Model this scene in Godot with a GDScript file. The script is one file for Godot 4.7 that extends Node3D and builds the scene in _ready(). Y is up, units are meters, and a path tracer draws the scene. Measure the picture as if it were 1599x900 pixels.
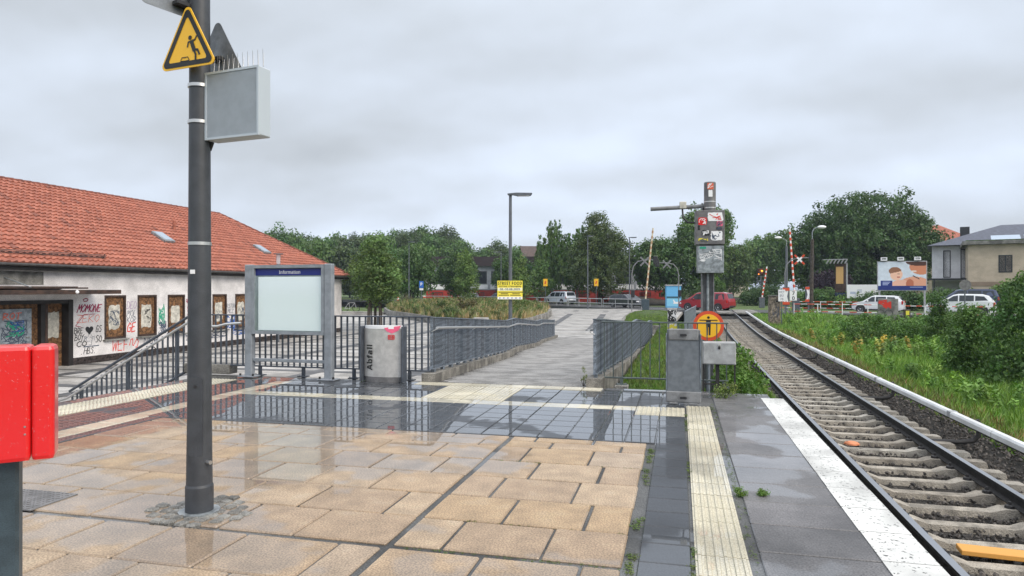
extends Node3D

# ------------------------------------------------------------------ mesh builder
class MB:
	var v := PackedVector3Array()
	var n := PackedVector3Array()
	var t := PackedVector2Array()
	var has_uv := false
	func tri(a: Vector3, b: Vector3, c: Vector3, na: Vector3, nb: Vector3, nc: Vector3) -> void:
		if (b - a).cross(c - a).dot(na + nb + nc) > 0.0:
			v.append_array([a, c, b]); n.append_array([na, nc, nb])
		else:
			v.append_array([a, b, c]); n.append_array([na, nb, nc])
		t.append_array([Vector2.ZERO, Vector2.ZERO, Vector2.ZERO])
	func flat(a: Vector3, b: Vector3, c: Vector3, outward: Vector3) -> void:
		var k := (b - a).cross(c - a)
		if k.length_squared() < 1e-14: return
		k = k.normalized()
		if k.dot(outward) < 0.0: k = -k
		tri(a, b, c, k, k, k)
	func quad(a: Vector3, b: Vector3, c: Vector3, d: Vector3, outward: Vector3) -> void:
		flat(a, b, c, outward); flat(a, c, d, outward)
	func quad_uv(a: Vector3, b: Vector3, c: Vector3, d: Vector3, outward: Vector3) -> void:
		# corners: top-left, top-right, bottom-right, bottom-left of the print
		has_uv = true
		var uv := [Vector2(0, 0), Vector2(1, 0), Vector2(1, 1), Vector2(0, 1)]
		var p := [a, b, c, d]
		for f in [[0, 1, 2], [0, 2, 3]]:
			var i: int = f[0]
			var j: int = f[1]
			var k: int = f[2]
			if (p[j] - p[i]).cross(p[k] - p[i]).dot(outward) > 0.0:
				var s := j; j = k; k = s
			for q in [i, j, k]:
				v.append(p[q]); n.append(outward.normalized()); t.append(uv[q])
	func box(c: Vector3, s: Vector3, b := Basis()) -> void:
		var h := s * 0.5
		for ax in 3:
			for sg in [-1.0, 1.0]:
				var o := Vector3.ZERO; o[ax] = sg
				var u := Vector3.ZERO; u[(ax + 1) % 3] = 1.0
				var w := Vector3.ZERO; w[(ax + 2) % 3] = 1.0
				quad(c + b * ((o - u - w) * h), c + b * ((o + u - w) * h), c + b * ((o + u + w) * h), c + b * ((o - u + w) * h), b * o)
	func bevel(c: Vector3, s: Vector3, e: float, b := Basis()) -> void:
		var h := s * 0.5
		e = minf(e, minf(h.x, minf(h.y, h.z)) * 0.9)
		for ax in 3:
			var i := (ax + 1) % 3
			var j := (ax + 2) % 3
			for sg in [-1.0, 1.0]:
				var q := []
				for k in [[-1.0, -1.0], [1.0, -1.0], [1.0, 1.0], [-1.0, 1.0]]:
					var p := Vector3.ZERO
					p[ax] = sg * h[ax]; p[i] = k[0] * (h[i] - e); p[j] = k[1] * (h[j] - e)
					q.append(c + b * p)
				var o := Vector3.ZERO; o[ax] = sg
				quad(q[0], q[1], q[2], q[3], b * o)
			for s1 in [-1.0, 1.0]:
				for s2 in [-1.0, 1.0]:
					var q := []
					for k in [[0, -1.0], [0, 1.0], [1, 1.0], [1, -1.0]]:
						var p := Vector3.ZERO
						p[ax] = k[1] * (h[ax] - e)
						p[i] = s1 * (h[i] - (e if k[0] == 1 else 0.0)); p[j] = s2 * (h[j] - (e if k[0] == 0 else 0.0))
						q.append(c + b * p)
					var o := Vector3.ZERO; o[i] = s1; o[j] = s2
					quad(q[0], q[1], q[2], q[3], b * o)
		for sx in [-1.0, 1.0]:
			for sy in [-1.0, 1.0]:
				for sz in [-1.0, 1.0]:
					var sg := Vector3(sx, sy, sz)
					flat(c + b * (sg * (h - Vector3(0, e, e))), c + b * (sg * (h - Vector3(e, 0, e))), c + b * (sg * (h - Vector3(e, e, 0))), b * sg)
	func tube(pts: Array, r: float, sides := 8, r2 := -1.0, caps := true) -> void:
		if r2 < 0.0: r2 = r
		var rings := []
		var last := Vector3.ZERO
		for i in pts.size():
			var dir: Vector3
			if i == 0: dir = pts[1] - pts[0]
			elif i == pts.size() - 1: dir = pts[i] - pts[i - 1]
			else: dir = (pts[i + 1] - pts[i]).normalized() + (pts[i] - pts[i - 1]).normalized()
			dir = dir.normalized()
			var side := dir.cross(Vector3.UP if absf(dir.y) < 0.95 else Vector3.RIGHT).normalized()
			if last != Vector3.ZERO:
				var k := last - dir * last.dot(dir)
				if k.length() > 0.01: side = k.normalized()
			last = side
			var up := side.cross(dir)
			var rr := lerpf(r, r2, float(i) / (pts.size() - 1))
			var ring := []
			for k in sides:
				var a := TAU * k / sides
				var o := side * cos(a) + up * sin(a)
				ring.append([pts[i] + o * rr, o])
			rings.append(ring)
			if caps and (i == 0 or i == pts.size() - 1):
				var o := -dir if i == 0 else dir
				for k in sides:
					tri(pts[i], ring[k][0], ring[(k + 1) % sides][0], o, o, o)
		for i in pts.size() - 1:
			for k in sides:
				var a = rings[i][k]
				var b = rings[i][(k + 1) % sides]
				var c = rings[i + 1][(k + 1) % sides]
				var d = rings[i + 1][k]
				tri(a[0], b[0], c[0], a[1], b[1], c[1]); tri(a[0], c[0], d[0], a[1], c[1], d[1])
	func lathe(prof: Array, sides: int, x := Transform3D()) -> void:
		# prof: Vector2(radius, y), turned round the y axis
		for i in prof.size() - 1:
			var p: Vector2 = prof[i]
			var q: Vector2 = prof[i + 1]
			var dn := Vector2(q.y - p.y, p.x - q.x).normalized()
			if dn == Vector2.ZERO: continue
			for k in sides:
				var a0 := TAU * k / sides
				var a1 := TAU * (k + 1) / sides
				var e0 := Vector3(cos(a0), 0, sin(a0))
				var e1 := Vector3(cos(a1), 0, sin(a1))
				var n0 := x.basis * (e0 * dn.x + Vector3.UP * dn.y)
				var n1 := x.basis * (e1 * dn.x + Vector3.UP * dn.y)
				var A := x * (e0 * p.x + Vector3.UP * p.y)
				var B := x * (e1 * p.x + Vector3.UP * p.y)
				var C := x * (e1 * q.x + Vector3.UP * q.y)
				var D := x * (e0 * q.x + Vector3.UP * q.y)
				if p.x > 1e-5: tri(A, B, C, n0, n1, n1)
				if q.x > 1e-5: tri(A, C, D, n0, n1, n0)
	func prism(poly: PackedVector2Array, depth: float, x := Transform3D()) -> void:
		# polygon in xy, from z = 0 back to z = -depth
		var f := Geometry2D.triangulate_polygon(poly)
		var zn := x.basis.z
		for i in range(0, f.size(), 3):
			var q := []
			for k in 3: q.append(Vector3(poly[f[i + k]].x, poly[f[i + k]].y, 0))
			flat(x * q[0], x * q[1], x * q[2], zn)
			for k in 3: q[k].z = -depth
			flat(x * q[0], x * q[1], x * q[2], -zn)
		var area := 0.0
		for i in poly.size():
			area += poly[i].cross(poly[(i + 1) % poly.size()])
		for i in poly.size():
			var a := poly[i]
			var b := poly[(i + 1) % poly.size()]
			var o := Vector2(b.y - a.y, a.x - b.x) * signf(area)
			quad(x * Vector3(a.x, a.y, 0), x * Vector3(b.x, b.y, 0), x * Vector3(b.x, b.y, -depth), x * Vector3(a.x, a.y, -depth), x.basis * Vector3(o.x, o.y, 0))
	func done() -> ArrayMesh:
		var a := []
		a.resize(Mesh.ARRAY_MAX)
		a[Mesh.ARRAY_VERTEX] = v
		a[Mesh.ARRAY_NORMAL] = n
		if has_uv: a[Mesh.ARRAY_TEX_UV] = t
		var m := ArrayMesh.new()
		m.add_surface_from_arrays(Mesh.PRIMITIVE_TRIANGLES, a)
		return m

# ------------------------------------------------------------------ nodes
var M := {}
var taken := {}
var rng := RandomNumberGenerator.new()

func numbered(called: String) -> String:
	var k: int = taken.get(called, -1) + 1
	taken[called] = k
	return called if k == 0 else "%s_%03d" % [called, k]

func tag(o: Node3D, label: String, category: String, group := "") -> Node3D:
	o.set_meta("label", label)
	o.set_meta("category", category)
	if group: o.set_meta("group", group)
	return o

func thing(called: String, label: String, category: String, at := Vector3.ZERO, turn := 0.0, group := "") -> Node3D:
	var o := Node3D.new()
	o.name = numbered(called)
	add_child(o)
	o.position = at
	o.rotation.y = turn
	return tag(o, label, category, group)

func part(p: Node, called: String, mesh: Mesh, m: Material, at := Vector3.ZERO, b := Basis()) -> MeshInstance3D:
	var o := MeshInstance3D.new()
	o.name = called
	o.mesh = mesh
	o.material_override = m
	o.transform = Transform3D(b, at)
	p.add_child(o, true)
	return o

func put(p: Node, called: String, mb: MB, m: Material, at := Vector3.ZERO, b := Basis()) -> MeshInstance3D:
	return part(p, called, mb.done(), m, at, b)

func setting(called: String, mesh: Mesh, m: Material) -> MeshInstance3D:
	var o := part(self, numbered(called), mesh, m)
	o.set_meta("kind", "structure")
	return o

func bx(s: Vector3, e := 0.0) -> ArrayMesh:
	var m := MB.new()
	if e > 0.0: m.bevel(Vector3.ZERO, s, e)
	else: m.box(Vector3.ZERO, s)
	return m.done()

func rod(a: Vector3, b: Vector3, r: float, sides := 8, r2 := -1.0) -> MB:
	var m := MB.new()
	m.tube([a, b], r, sides, r2)
	return m

func swarm(p: Node, called: String, mesh: Mesh, m: Material, xf: Array, tint: Array) -> MultiMeshInstance3D:
	var mm := MultiMesh.new()
	mm.transform_format = MultiMesh.TRANSFORM_3D
	mm.use_colors = tint.size() > 0
	mm.mesh = mesh
	mm.instance_count = xf.size()
	for i in xf.size():
		mm.set_instance_transform(i, xf[i])
		if tint.size() > 0: mm.set_instance_color(i, tint[i])
	var o := MultiMeshInstance3D.new()
	o.name = called
	o.multimesh = mm
	o.material_override = m
	p.add_child(o, true)
	return o

# many copies of a small mesh joined into one, each copy with its own tone
func merged(p: Node, called: String, mesh: Mesh, m: Material, xf: Array, tint: Array) -> MeshInstance3D:
	var src := mesh.surface_get_arrays(0)
	var V: PackedVector3Array = src[Mesh.ARRAY_VERTEX]
	var N: PackedVector3Array = src[Mesh.ARRAY_NORMAL]
	var vv := PackedVector3Array()
	var nn := PackedVector3Array()
	var cc := PackedColorArray()
	for i in xf.size():
		var x: Transform3D = xf[i]
		vv.append_array(x * V)
		nn.append_array(Transform3D(x.basis.orthonormalized(), Vector3.ZERO) * N)
		var c := PackedColorArray()
		c.resize(V.size())
		c.fill(tint[i])
		cc.append_array(c)
	var a := []
	a.resize(Mesh.ARRAY_MAX)
	a[Mesh.ARRAY_VERTEX] = vv
	a[Mesh.ARRAY_NORMAL] = nn
	a[Mesh.ARRAY_COLOR] = cc
	var am := ArrayMesh.new()
	am.add_surface_from_arrays(Mesh.PRIMITIVE_TRIANGLES, a)
	return part(p, called, am, m)

# ------------------------------------------------------------------ materials
func lin(r: float, g: float, b: float) -> Color:
	return Color(r, g, b).linear_to_srgb()

func plain(key: String, c: Color, rough := 0.7, metal := 0.0) -> StandardMaterial3D:
	var m := StandardMaterial3D.new()
	m.resource_name = key
	m.albedo_color = c
	m.roughness = rough
	m.metallic = metal
	M[key] = m
	return m

func noise_tex(size: int, freq: float, stops: Array, sd: int, oct := 5, kind := FastNoiseLite.TYPE_SIMPLEX_SMOOTH) -> NoiseTexture2D:
	var f := FastNoiseLite.new()
	f.seed = sd
	f.noise_type = kind
	f.frequency = freq
	f.fractal_octaves = oct
	f.fractal_gain = 0.6
	var x := NoiseTexture2D.new()
	x.width = size
	x.height = size
	x.seamless = true
	x.noise = f
	if stops.size() > 0:
		var g := Gradient.new()
		var off := PackedFloat32Array()
		var col := PackedColorArray()
		for s in stops:
			off.append(s[0]); col.append(s[1])
		g.offsets = off
		g.colors = col
		x.color_ramp = g
	return x

# a speckled material: coarse blotches times fine grain, both in world space
func grainy(key: String, c: Color, spread: float, rough: float, metres: float, bump := 0.0, fine := 0.25) -> StandardMaterial3D:
	var m := plain(key, c, rough)
	var lo := Color(1 - spread, 1 - spread, 1 - spread)
	m.albedo_texture = shared("blotch%.2f" % spread, func(): return noise_tex(512, 0.008, [[0.25, lo], [0.75, Color.WHITE]], 5))
	m.uv1_triplanar = true
	m.uv1_world_triplanar = true
	m.uv1_scale = Vector3.ONE / metres
	m.detail_enabled = true
	m.detail_blend_mode = BaseMaterial3D.BLEND_MODE_MUL
	m.detail_uv_layer = BaseMaterial3D.DETAIL_UV_2
	m.uv2_triplanar = true
	m.uv2_world_triplanar = true
	m.uv2_scale = Vector3.ONE / (metres * fine)
	m.detail_albedo = shared("speck%.2f" % spread, func(): return noise_tex(512, 0.06, [[0.3, Color(1 - spread * 0.8, 1 - spread * 0.8, 1 - spread * 0.8)], [0.6, Color.WHITE]], 9, 3))
	if bump > 0.0:
		m.heightmap_enabled = true
		m.heightmap_scale = bump
		m.heightmap_texture = shared("relief", func(): return noise_tex(1024, 0.05, [], 3, 5))
	return m

var store := {}
func shared(key: String, f: Callable):
	if not store.has(key): store[key] = f.call()
	return store[key]

# wet paving: water film (clear coat) where the picture of standing water says so
func wet(key: String, c: Color, spread: float, rough: float, film: Texture2D, bump: float) -> StandardMaterial3D:
	var m := grainy(key, c, spread, rough, 16.0, bump, 0.03)
	m.uv1_offset = Vector3(0.75, 0, 1.0)
	m.albedo_texture = shared("stain%.2f" % spread, func(): return noise_tex(1024, 0.012, [[0.2, Color(1 - spread, 1 - spread, 1 - spread)], [0.7, Color.WHITE]], 15, 7))
	if key.begins_with("tan"): m.albedo_texture = damp
	if bump > 0.0:
		m.heightmap_texture = shared("relief_fine", func(): return noise_tex(2048, 0.11, [], 31, 4))
	m.clearcoat_enabled = true
	m.clearcoat = 1.0
	m.clearcoat_roughness = 0.015
	m.clearcoat_texture = film
	return m

func pane(key: String, c: Color, a := 0.35) -> StandardMaterial3D:
	var m := plain(key, Color(c.r, c.g, c.b, a), 0.03)
	m.transparency = BaseMaterial3D.TRANSPARENCY_ALPHA
	return m

func leafy(key: String) -> StandardMaterial3D:
	var m := plain(key, Color.WHITE, 0.55)
	m.vertex_color_use_as_albedo = true
	m.cull_mode = BaseMaterial3D.CULL_DISABLED
	m.backlight_enabled = true
	m.backlight = lin(0.55, 0.6, 0.35)
	return m

var damp: ImageTexture
func film_picture() -> ImageTexture:
	# depth of the water film on the platform, 16 m square: x -12..4, z -16..0
	var n1 := FastNoiseLite.new(); n1.seed = 4; n1.frequency = 0.55; n1.fractal_octaves = 5
	var n2 := FastNoiseLite.new(); n2.seed = 8; n2.frequency = 2.2; n2.fractal_octaves = 4
	var im := Image.create(640, 640, false, Image.FORMAT_RGB8)
	var dk := Image.create(640, 640, false, Image.FORMAT_RGB8)      # soaked stone is a darker colour than drained stone
	for j in 640:
		var z := -16.0 + 16.0 * (j + 0.5) / 640.0
		for i in 640:
			var x := -12.0 + 16.0 * (i + 0.5) / 640.0
			var w := n1.get_noise_2d(x, z) + 0.35 * n2.get_noise_2d(x, z)
			var bias := 0.0
			if z < -6.38: bias = 0.62 - smoothstep(-3.0, 0.2, x) * 0.12       # dark tiles lie low
			else:
				bias = 0.40 - smoothstep(-2.6, -1.4, x) * 0.50              # tan field drains to the left
				bias += 0.28 * smoothstep(-5.0, -6.2, z) * smoothstep(-2.2, -3.6, x)
			if x > 0.0: bias = 0.05
			var d := smoothstep(-0.02, 0.10, w + bias * 0.75 - 0.12)
			d = 0.16 + 0.84 * d
			im.set_pixel(i, j, Color(d, d, d))
			var q := lerpf(0.97, 0.80, smoothstep(-0.35, 0.45, w + bias * 0.75 - 0.12)) * (1.0 + 0.14 * n2.get_noise_2d(x * 1.7 + 40.0, z * 1.7))
			dk.set_pixel(i, j, Color(q, q * 0.985, q * 0.96))
	damp = ImageTexture.create_from_image(dk)
	return ImageTexture.create_from_image(im)

func make_materials() -> void:
	var film := film_picture()
	for k in 6:
		wet("tan_stone_%d" % k, [lin(.48, .355, .235), lin(.45, .335, .23), lin(.50, .38, .26), lin(.46, .33, .20), lin(.42, .31, .21), lin(.46, .36, .265)][k], 0.28, 0.62, film, 0.22)
	for k in 2:
		wet("dark_tile_%d" % k, [lin(.050, .056, .066), lin(.040, .046, .056)][k], 0.25, 0.5, film, 0.15)
		wet("cream_tile_%d" % k, [lin(.66, .61, .47), lin(.60, .55, .41)][k], 0.2, 0.6, film, 0.3)
		wet("edge_slab_%d" % k, [lin(.19, .18, .18), lin(.165, .158, .158)][k], 0.3, 0.55, film, 0.5)
	wet("joint_grout", lin(.13, .13, .125), 0.4, 0.7, film, 0.6)
	var wl := grainy("white_line", lin(.66, .66, .63), 0.18, 0.6, 4.0, 0.3)
	wl.detail_albedo = noise_tex(512, 0.035, [[0.0, Color(.32, .32, .32)], [0.23, Color(.5, .5, .5)], [0.30, Color.WHITE]], 77, 5)
	wl.uv2_scale = Vector3.ONE / 0.8
	grainy("ramp_paver_0", lin(.36, .35, .335), 0.22, 0.75, 3.0, 0.6)
	grainy("ramp_paver_1", lin(.32, .31, .295), 0.22, 0.75, 3.0, 0.6)
	grainy("plaza_light", lin(.55, .53, .50), 0.22, 0.55, 6.0, 0.2)
	grainy("plaza_light_b", lin(.47, .445, .41), 0.22, 0.55, 6.0, 0.2)
	grainy("plaza_dark", lin(.13, .13, .135), 0.25, 0.5, 4.0, 0.2)
	grainy("plaza_joint", lin(.2, .19, .175), 0.3, 0.7, 4.0, 0.2)
	grainy("concrete", lin(.36, .35, .32), 0.35, 0.85, 3.0, 1.0)
	grainy("kerb_stone", lin(.34, .32, .28), 0.35, 0.85, 2.0, 1.0)
	grainy("asphalt", lin(.085, .085, .09), 0.3, 0.7, 5.0, 0.6)
	grainy("soil", lin(.11, .085, .055), 0.45, 0.95, 3.0, 3.0)
	grainy("meadow_soil", lin(.14, .22, .05), 0.35, 0.95, 5.0, 3.0)
	grainy("lawn_soil", lin(.12, .20, .04), 0.45, 0.95, 2.0, 3.0)
	grainy("gravel_bed", lin(.065, .055, .045), 0.5, 0.9, 1.5, 4.0)
	grainy("cobble", lin(.36, .35, .32), 0.35, 0.7, 1.0, 1.0)
	for k in 3: grainy("sleeper_concrete_%d" % k, [lin(.50, .45, .375), lin(.44, .39, .32), lin(.54, .50, .43)][k], 0.28, 0.85, 1.5, 1.0)
	plain("rail_steel", lin(.42, .43, .45), 0.28, 0.9)
	grainy("rail_rust", lin(.030, .026, .024), 0.4, 0.7, 0.6, 0.5)
	grainy("cover_plastic", lin(.74, .75, .75), 0.10, 0.45, 3.0)
	plain("cover_joint", lin(.30, .31, .32), 0.5)
	plain("bracket_black", lin(.022, .02, .02), 0.6)
	grainy("pole_paint", lin(.058, .064, .074), 0.15, 0.5, 0.8)
	grainy("railing_paint", lin(.085, .10, .125), 0.2, 0.5, 1.0)
	grainy("board_paint", lin(.27, .295, .325), 0.12, 0.45, 1.0)
	var gv := grainy("galvanised", lin(.27, .315, .37), 0.25, 0.5, 0.7)
	gv.metallic = 0.35
	for k in 4: grainy("galvanised_bar_%d" % k, [lin(.20, .24, .285), lin(.27, .315, .37), lin(.33, .38, .44), lin(.24, .27, .31)][k], 0.3, 0.5, 0.25).metallic = 0.3
	grainy("zinc", lin(.42, .46, .48), 0.25, 0.45, 0.5).metallic = 0.4
	plain("steel", lin(.60, .59, .57), 0.32, 0.85)
	var br := grainy("brushed_steel", lin(.62, .60, .57), 0.10, 0.36, 0.8); br.metallic = 0.35
	plain("bolt_steel", lin(.5, .5, .5), 0.35, 0.9)
	plain("black_plastic", lin(.02, .02, .022), 0.5)
	plain("white_plastic", lin(.78, .78, .78), 0.45)
	plain("red_plastic", lin(.60, .012, .012), 0.4)
	plain("blue_plastic", lin(.03, .12, .45), 0.4)
	plain("pink_plastic", lin(.75, .12, .22), 0.45)
	var rd := plain("red_enamel", lin(.68, .010, .012), 0.34); rd.clearcoat_enabled = true; rd.clearcoat = 0.6; rd.clearcoat_roughness = 0.12
	grainy("post_blue_grey", lin(.055, .085, .105), 0.2, 0.45, 0.8)
	plain("yellow_sign", lin(.85, .47, .02), 0.4)
	plain("sign_black", lin(.012, .012, .012), 0.5)
	plain("sign_red", lin(.60, .075, .025), 0.4)
	plain("sign_white", lin(.8, .8, .8), 0.4)
	grainy("sign_back", lin(.30, .32, .34), 0.2, 0.45, 0.6).metallic = 0.5
	var sp := grainy("speaker_mesh", lin(.42, .46, .50), 0.05, 0.5, 0.5)
	plain("speaker_case", lin(.46, .51, .55), 0.45, 0.1)
	plain("notice_paper", lin(.86, .91, .92), 0.5)
	plain("header_blue", lin(.012, .02, .17), 0.4)
	pane("board_glass", Color(.75, .9, .88), 0.06)
	grainy("plaster", lin(.82, .79, .78), 0.13, 0.9, 5.0, 0.4)
	grainy("plinth_brick", lin(.10, .075, .07), 0.5, 0.85, 0.8, 1.0)
	grainy("brown_wood", lin(.085, .045, .03), 0.35, 0.7, 1.5, 0.4)
	grainy("dark_fascia", lin(.028, .022, .02), 0.3, 0.6, 2.0)
	var osb := grainy("chipboard", lin(.46, .25, .11), 0.45, 0.85, 0.7, 0.8, 0.5)
	osb.detail_albedo = noise_tex(512, 0.05, [[0.3, Color(.6, .54, .48)], [0.55, Color.WHITE], [0.7, Color(.7, .6, .5)]], 41, 2, FastNoiseLite.TYPE_CELLULAR)
	grainy("poster_white", lin(.72, .69, .60), 0.2, 0.8, 1.0)
	grainy("door_grey", lin(.42, .48, .53), 0.25, 0.6, 1.0)
	for k in 4:
		grainy("roof_tile_%d" % k, [lin(.47, .152, .092), lin(.42, .132, .08), lin(.51, .175, .11), lin(.30, .10, .065)][k], 0.22, 0.75, 1.2, 0.3)
	grainy("ridge_tile", lin(.26, .075, .045), 0.3, 0.8, 1.2)
	grainy("gutter_metal", lin(.07, .065, .06), 0.3, 0.5, 1.0)
	pane("window_glass", Color(.10, .13, .16), 0.75)
	plain("skylight_glass", lin(.35, .42, .5), 0.05, 0.3)
	for c in [["paint_magenta", lin(.28, .01, .06)], ["paint_red", lin(.62, .03, .015)], ["paint_orange", lin(.65, .12, .06)], ["paint_black", lin(.012, .012, .014)], ["paint_blue", lin(.02, .09, .32)], ["paint_green", lin(.02, .30, .18)], ["paint_slate", lin(.05, .07, .11)], ["paint_violet", lin(.25, .12, .30)], ["paint_white", lin(.75, .75, .75)], ["paint_yellow", lin(.7, .6, .05)]]:
		plain(c[0], c[1], 0.7)
	grainy("bark", lin(.085, .07, .052), 0.4, 0.95, 0.8, 2.0)
	grainy("birch_bark", lin(.42, .40, .37), 0.5, 0.9, 0.8, 1.0)
	grainy("stake_wood", lin(.10, .075, .055), 0.3, 0.9, 0.8)
	leafy("leaf"); leafy("blade")
	grainy("tread_plate", lin(.16, .18, .20), 0.12, 0.5, 0.5)
	M.stone_tint = plain("stone_tint", Color.WHITE, 0.8); M.stone_tint.vertex_color_use_as_albedo = true
	grainy("wall_beige", lin(.58, .48, .36), 0.1, 0.9, 5.0, 0.3)
	grainy("wall_brown_band", lin(.33, .25, .18), 0.1, 0.9, 5.0, 0.3)
	grainy("wall_white", lin(.82, .82, .83), 0.08, 0.9, 5.0, 0.3)
	grainy("wall_cream", lin(.58, .52, .42), 0.1, 0.9, 5.0, 0.3)
	grainy("slate_roof", lin(.085, .095, .135), 0.25, 0.5, 2.0)
	grainy("brown_roof", lin(.13, .085, .07), 0.3, 0.7, 2.0)
	grainy("red_wall", lin(.42, .035, .02), 0.15, 0.7, 4.0)
	grainy("panel_grey", lin(.40, .42, .45), 0.1, 0.5, 4.0)
	grainy("roof_band", lin(.035, .02, .022), 0.2, 0.6, 4.0)
	plain("frame_dark", lin(.025, .028, .03), 0.5)
	grainy("rail_grey", lin(.45, .46, .46), 0.15, 0.5, 1.0)
	grainy("lamp_grey", lin(.13, .145, .165), 0.15, 0.5, 1.0)
	grainy("mast_grey", lin(.27, .275, .28), 0.2, 0.5, 0.8)
	grainy("box_grey", lin(.20, .195, .195), 0.2, 0.5, 0.8)
	grainy("old_wood_pole", lin(.12, .10, .08), 0.35, 0.9, 1.0)
	plain("tyre", lin(.018, .018, .018), 0.8)
	plain("rim", lin(.5, .5, .52), 0.3, 0.8)
	plain("car_glass", lin(.022, .028, .034), 0.04)
	plain("trim_black", lin(.02, .02, .022), 0.5)
	plain("lamp_clear", lin(.6, .6, .62), 0.1)
	plain("lamp_red", lin(.45, .01, .01), 0.2)
	for c in [["car_silver", lin(.46, .50, .56)], ["car_black", lin(.012, .014, .022)], ["car_red", lin(.30, .008, .02)], ["car_white", lin(.76, .77, .78)], ["car_slate", lin(.07, .09, .11)], ["car_navy", lin(.02, .035, .09)]]:
		var m := plain(c[0], c[1], 0.3); m.clearcoat_enabled = true; m.clearcoat = 1.0; m.clearcoat_roughness = 0.03

# ------------------------------------------------------------------ levels
func rail_y(z: float) -> float:      # top of rail, road and plaza edge rise gently towards the crossing
	return lerpf(-0.96, -0.58, smoothstep(-34.0, -64.0, z))

func track_x(z: float) -> float:
	var x := 3.05 + 0.0002 * z * z
	if z < -75.0:
		var s := -z - 75.0
		x = 4.175 + 0.03 * s + s * s / 320.0
	return x

func plaza_y(z: float) -> float:
	return lerpf(-1.2, -0.62, smoothstep(-38.0, -72.0, z))

func verge_y(x: float, z: float) -> float:
	return lerpf(-1.28, -0.72, smoothstep(-40.0, -62.0, z)) + 0.10 * sin(x * 0.7 + z * 0.21) * smoothstep(6.0, 9.0, x)

func ramp_y(z: float) -> float:
	var k := [[-10.0, 0.0], [-18.0, -0.42], [-19.8, -0.43], [-26.5, -0.83], [-28.3, -0.84], [-35.5, -1.19], [-40.0, -1.2]]
	for i in k.size() - 1:
		if z >= k[i + 1][0]:
			return lerpf(k[i][1], k[i + 1][1], clampf((k[i][0] - z) / (k[i][0] - k[i + 1][0]), 0.0, 1.0))
	return -1.2

func ramp_left(z: float) -> float:
	return lerpf(-3.72, -6.55, clampf((-9.7 - z) / 26.3, 0.0, 1.0))

const ROAD := [Vector2(70, -40), Vector2(44, -51), Vector2(22, -60.5), Vector2(10, -65), Vector2(2, -68.5), Vector2(-7, -79), Vector2(-18, -92.5), Vector2(-32, -104), Vector2(-55, -117), Vector2(-110, -140), Vector2(-200, -165)]

# a sheet that follows a list of left and right edge points
func sheet(left: Array, right: Array, thick := 0.0) -> MB:
	var m := MB.new()
	for i in left.size() - 1:
		m.quad(left[i], right[i], right[i + 1], left[i + 1], Vector3.UP)
		if thick > 0.0:
			var d := Vector3.DOWN * thick
			m.quad(left[i], left[i + 1], left[i + 1] + d, left[i] + d, left[i] - right[i])
			m.quad(right[i], right[i + 1], right[i + 1] + d, right[i] + d, right[i] - left[i])
	if thick > 0.0:
		var d := Vector3.DOWN * thick
		var e := left.size() - 1
		m.quad(left[0], right[0], right[0] + d, left[0] + d, left[0] - left[1])
		m.quad(left[e], right[e], right[e] + d, left[e] + d, left[e] - left[e - 1])
	return m

func sky_picture() -> ImageTexture:
	var w := 1024
	var h := 512
	var f := FastNoiseLite.new(); f.seed = 21; f.frequency = 0.85; f.fractal_octaves = 6; f.fractal_gain = 0.56
	var f2 := FastNoiseLite.new(); f2.seed = 5; f2.frequency = 0.22; f2.fractal_octaves = 3
	var im := Image.create(w, h, false, Image.FORMAT_RGBF)
	for j in h:
		var el := PI * 0.5 - PI * (j + 0.5) / h
		for i in w:
			var az := TAU * ((i + 0.5) / w - 0.5)
			if el < -0.02:
				im.set_pixel(i, j, Color(0.20, 0.21, 0.20)); continue
			var s := maxf(sin(el), 0.0)
			# a layer of stratus seen from below
			var k := 1.0 / (s + 0.22)
			var x := sin(az) * cos(el) * k
			var z := -cos(az) * cos(el) * k
			var c := f.get_noise_2d(x * 0.9, z * 1.25) * 0.75 + f2.get_noise_2d(x, z) * 0.9
			var L := (0.48 + 0.03 * s + 0.68 * smoothstep(0.3, 1.0, s)) * (1.0 + 0.36 * clampf(c, -0.8, 0.8))
			var blue := clampf(0.5 + c * 0.9, 0.0, 1.0)
			var thick := smoothstep(0.35, 1.0, s)
			var tone := Color(0.92, 1.0, 1.10).lerp(Color(0.89, 1.0, 1.18), blue).lerp(Color(0.97, 1.0, 1.06), thick)
			im.set_pixel(i, j, Color(L * tone.r, L * tone.g, L * tone.b))
	return ImageTexture.create_from_image(im)

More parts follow.
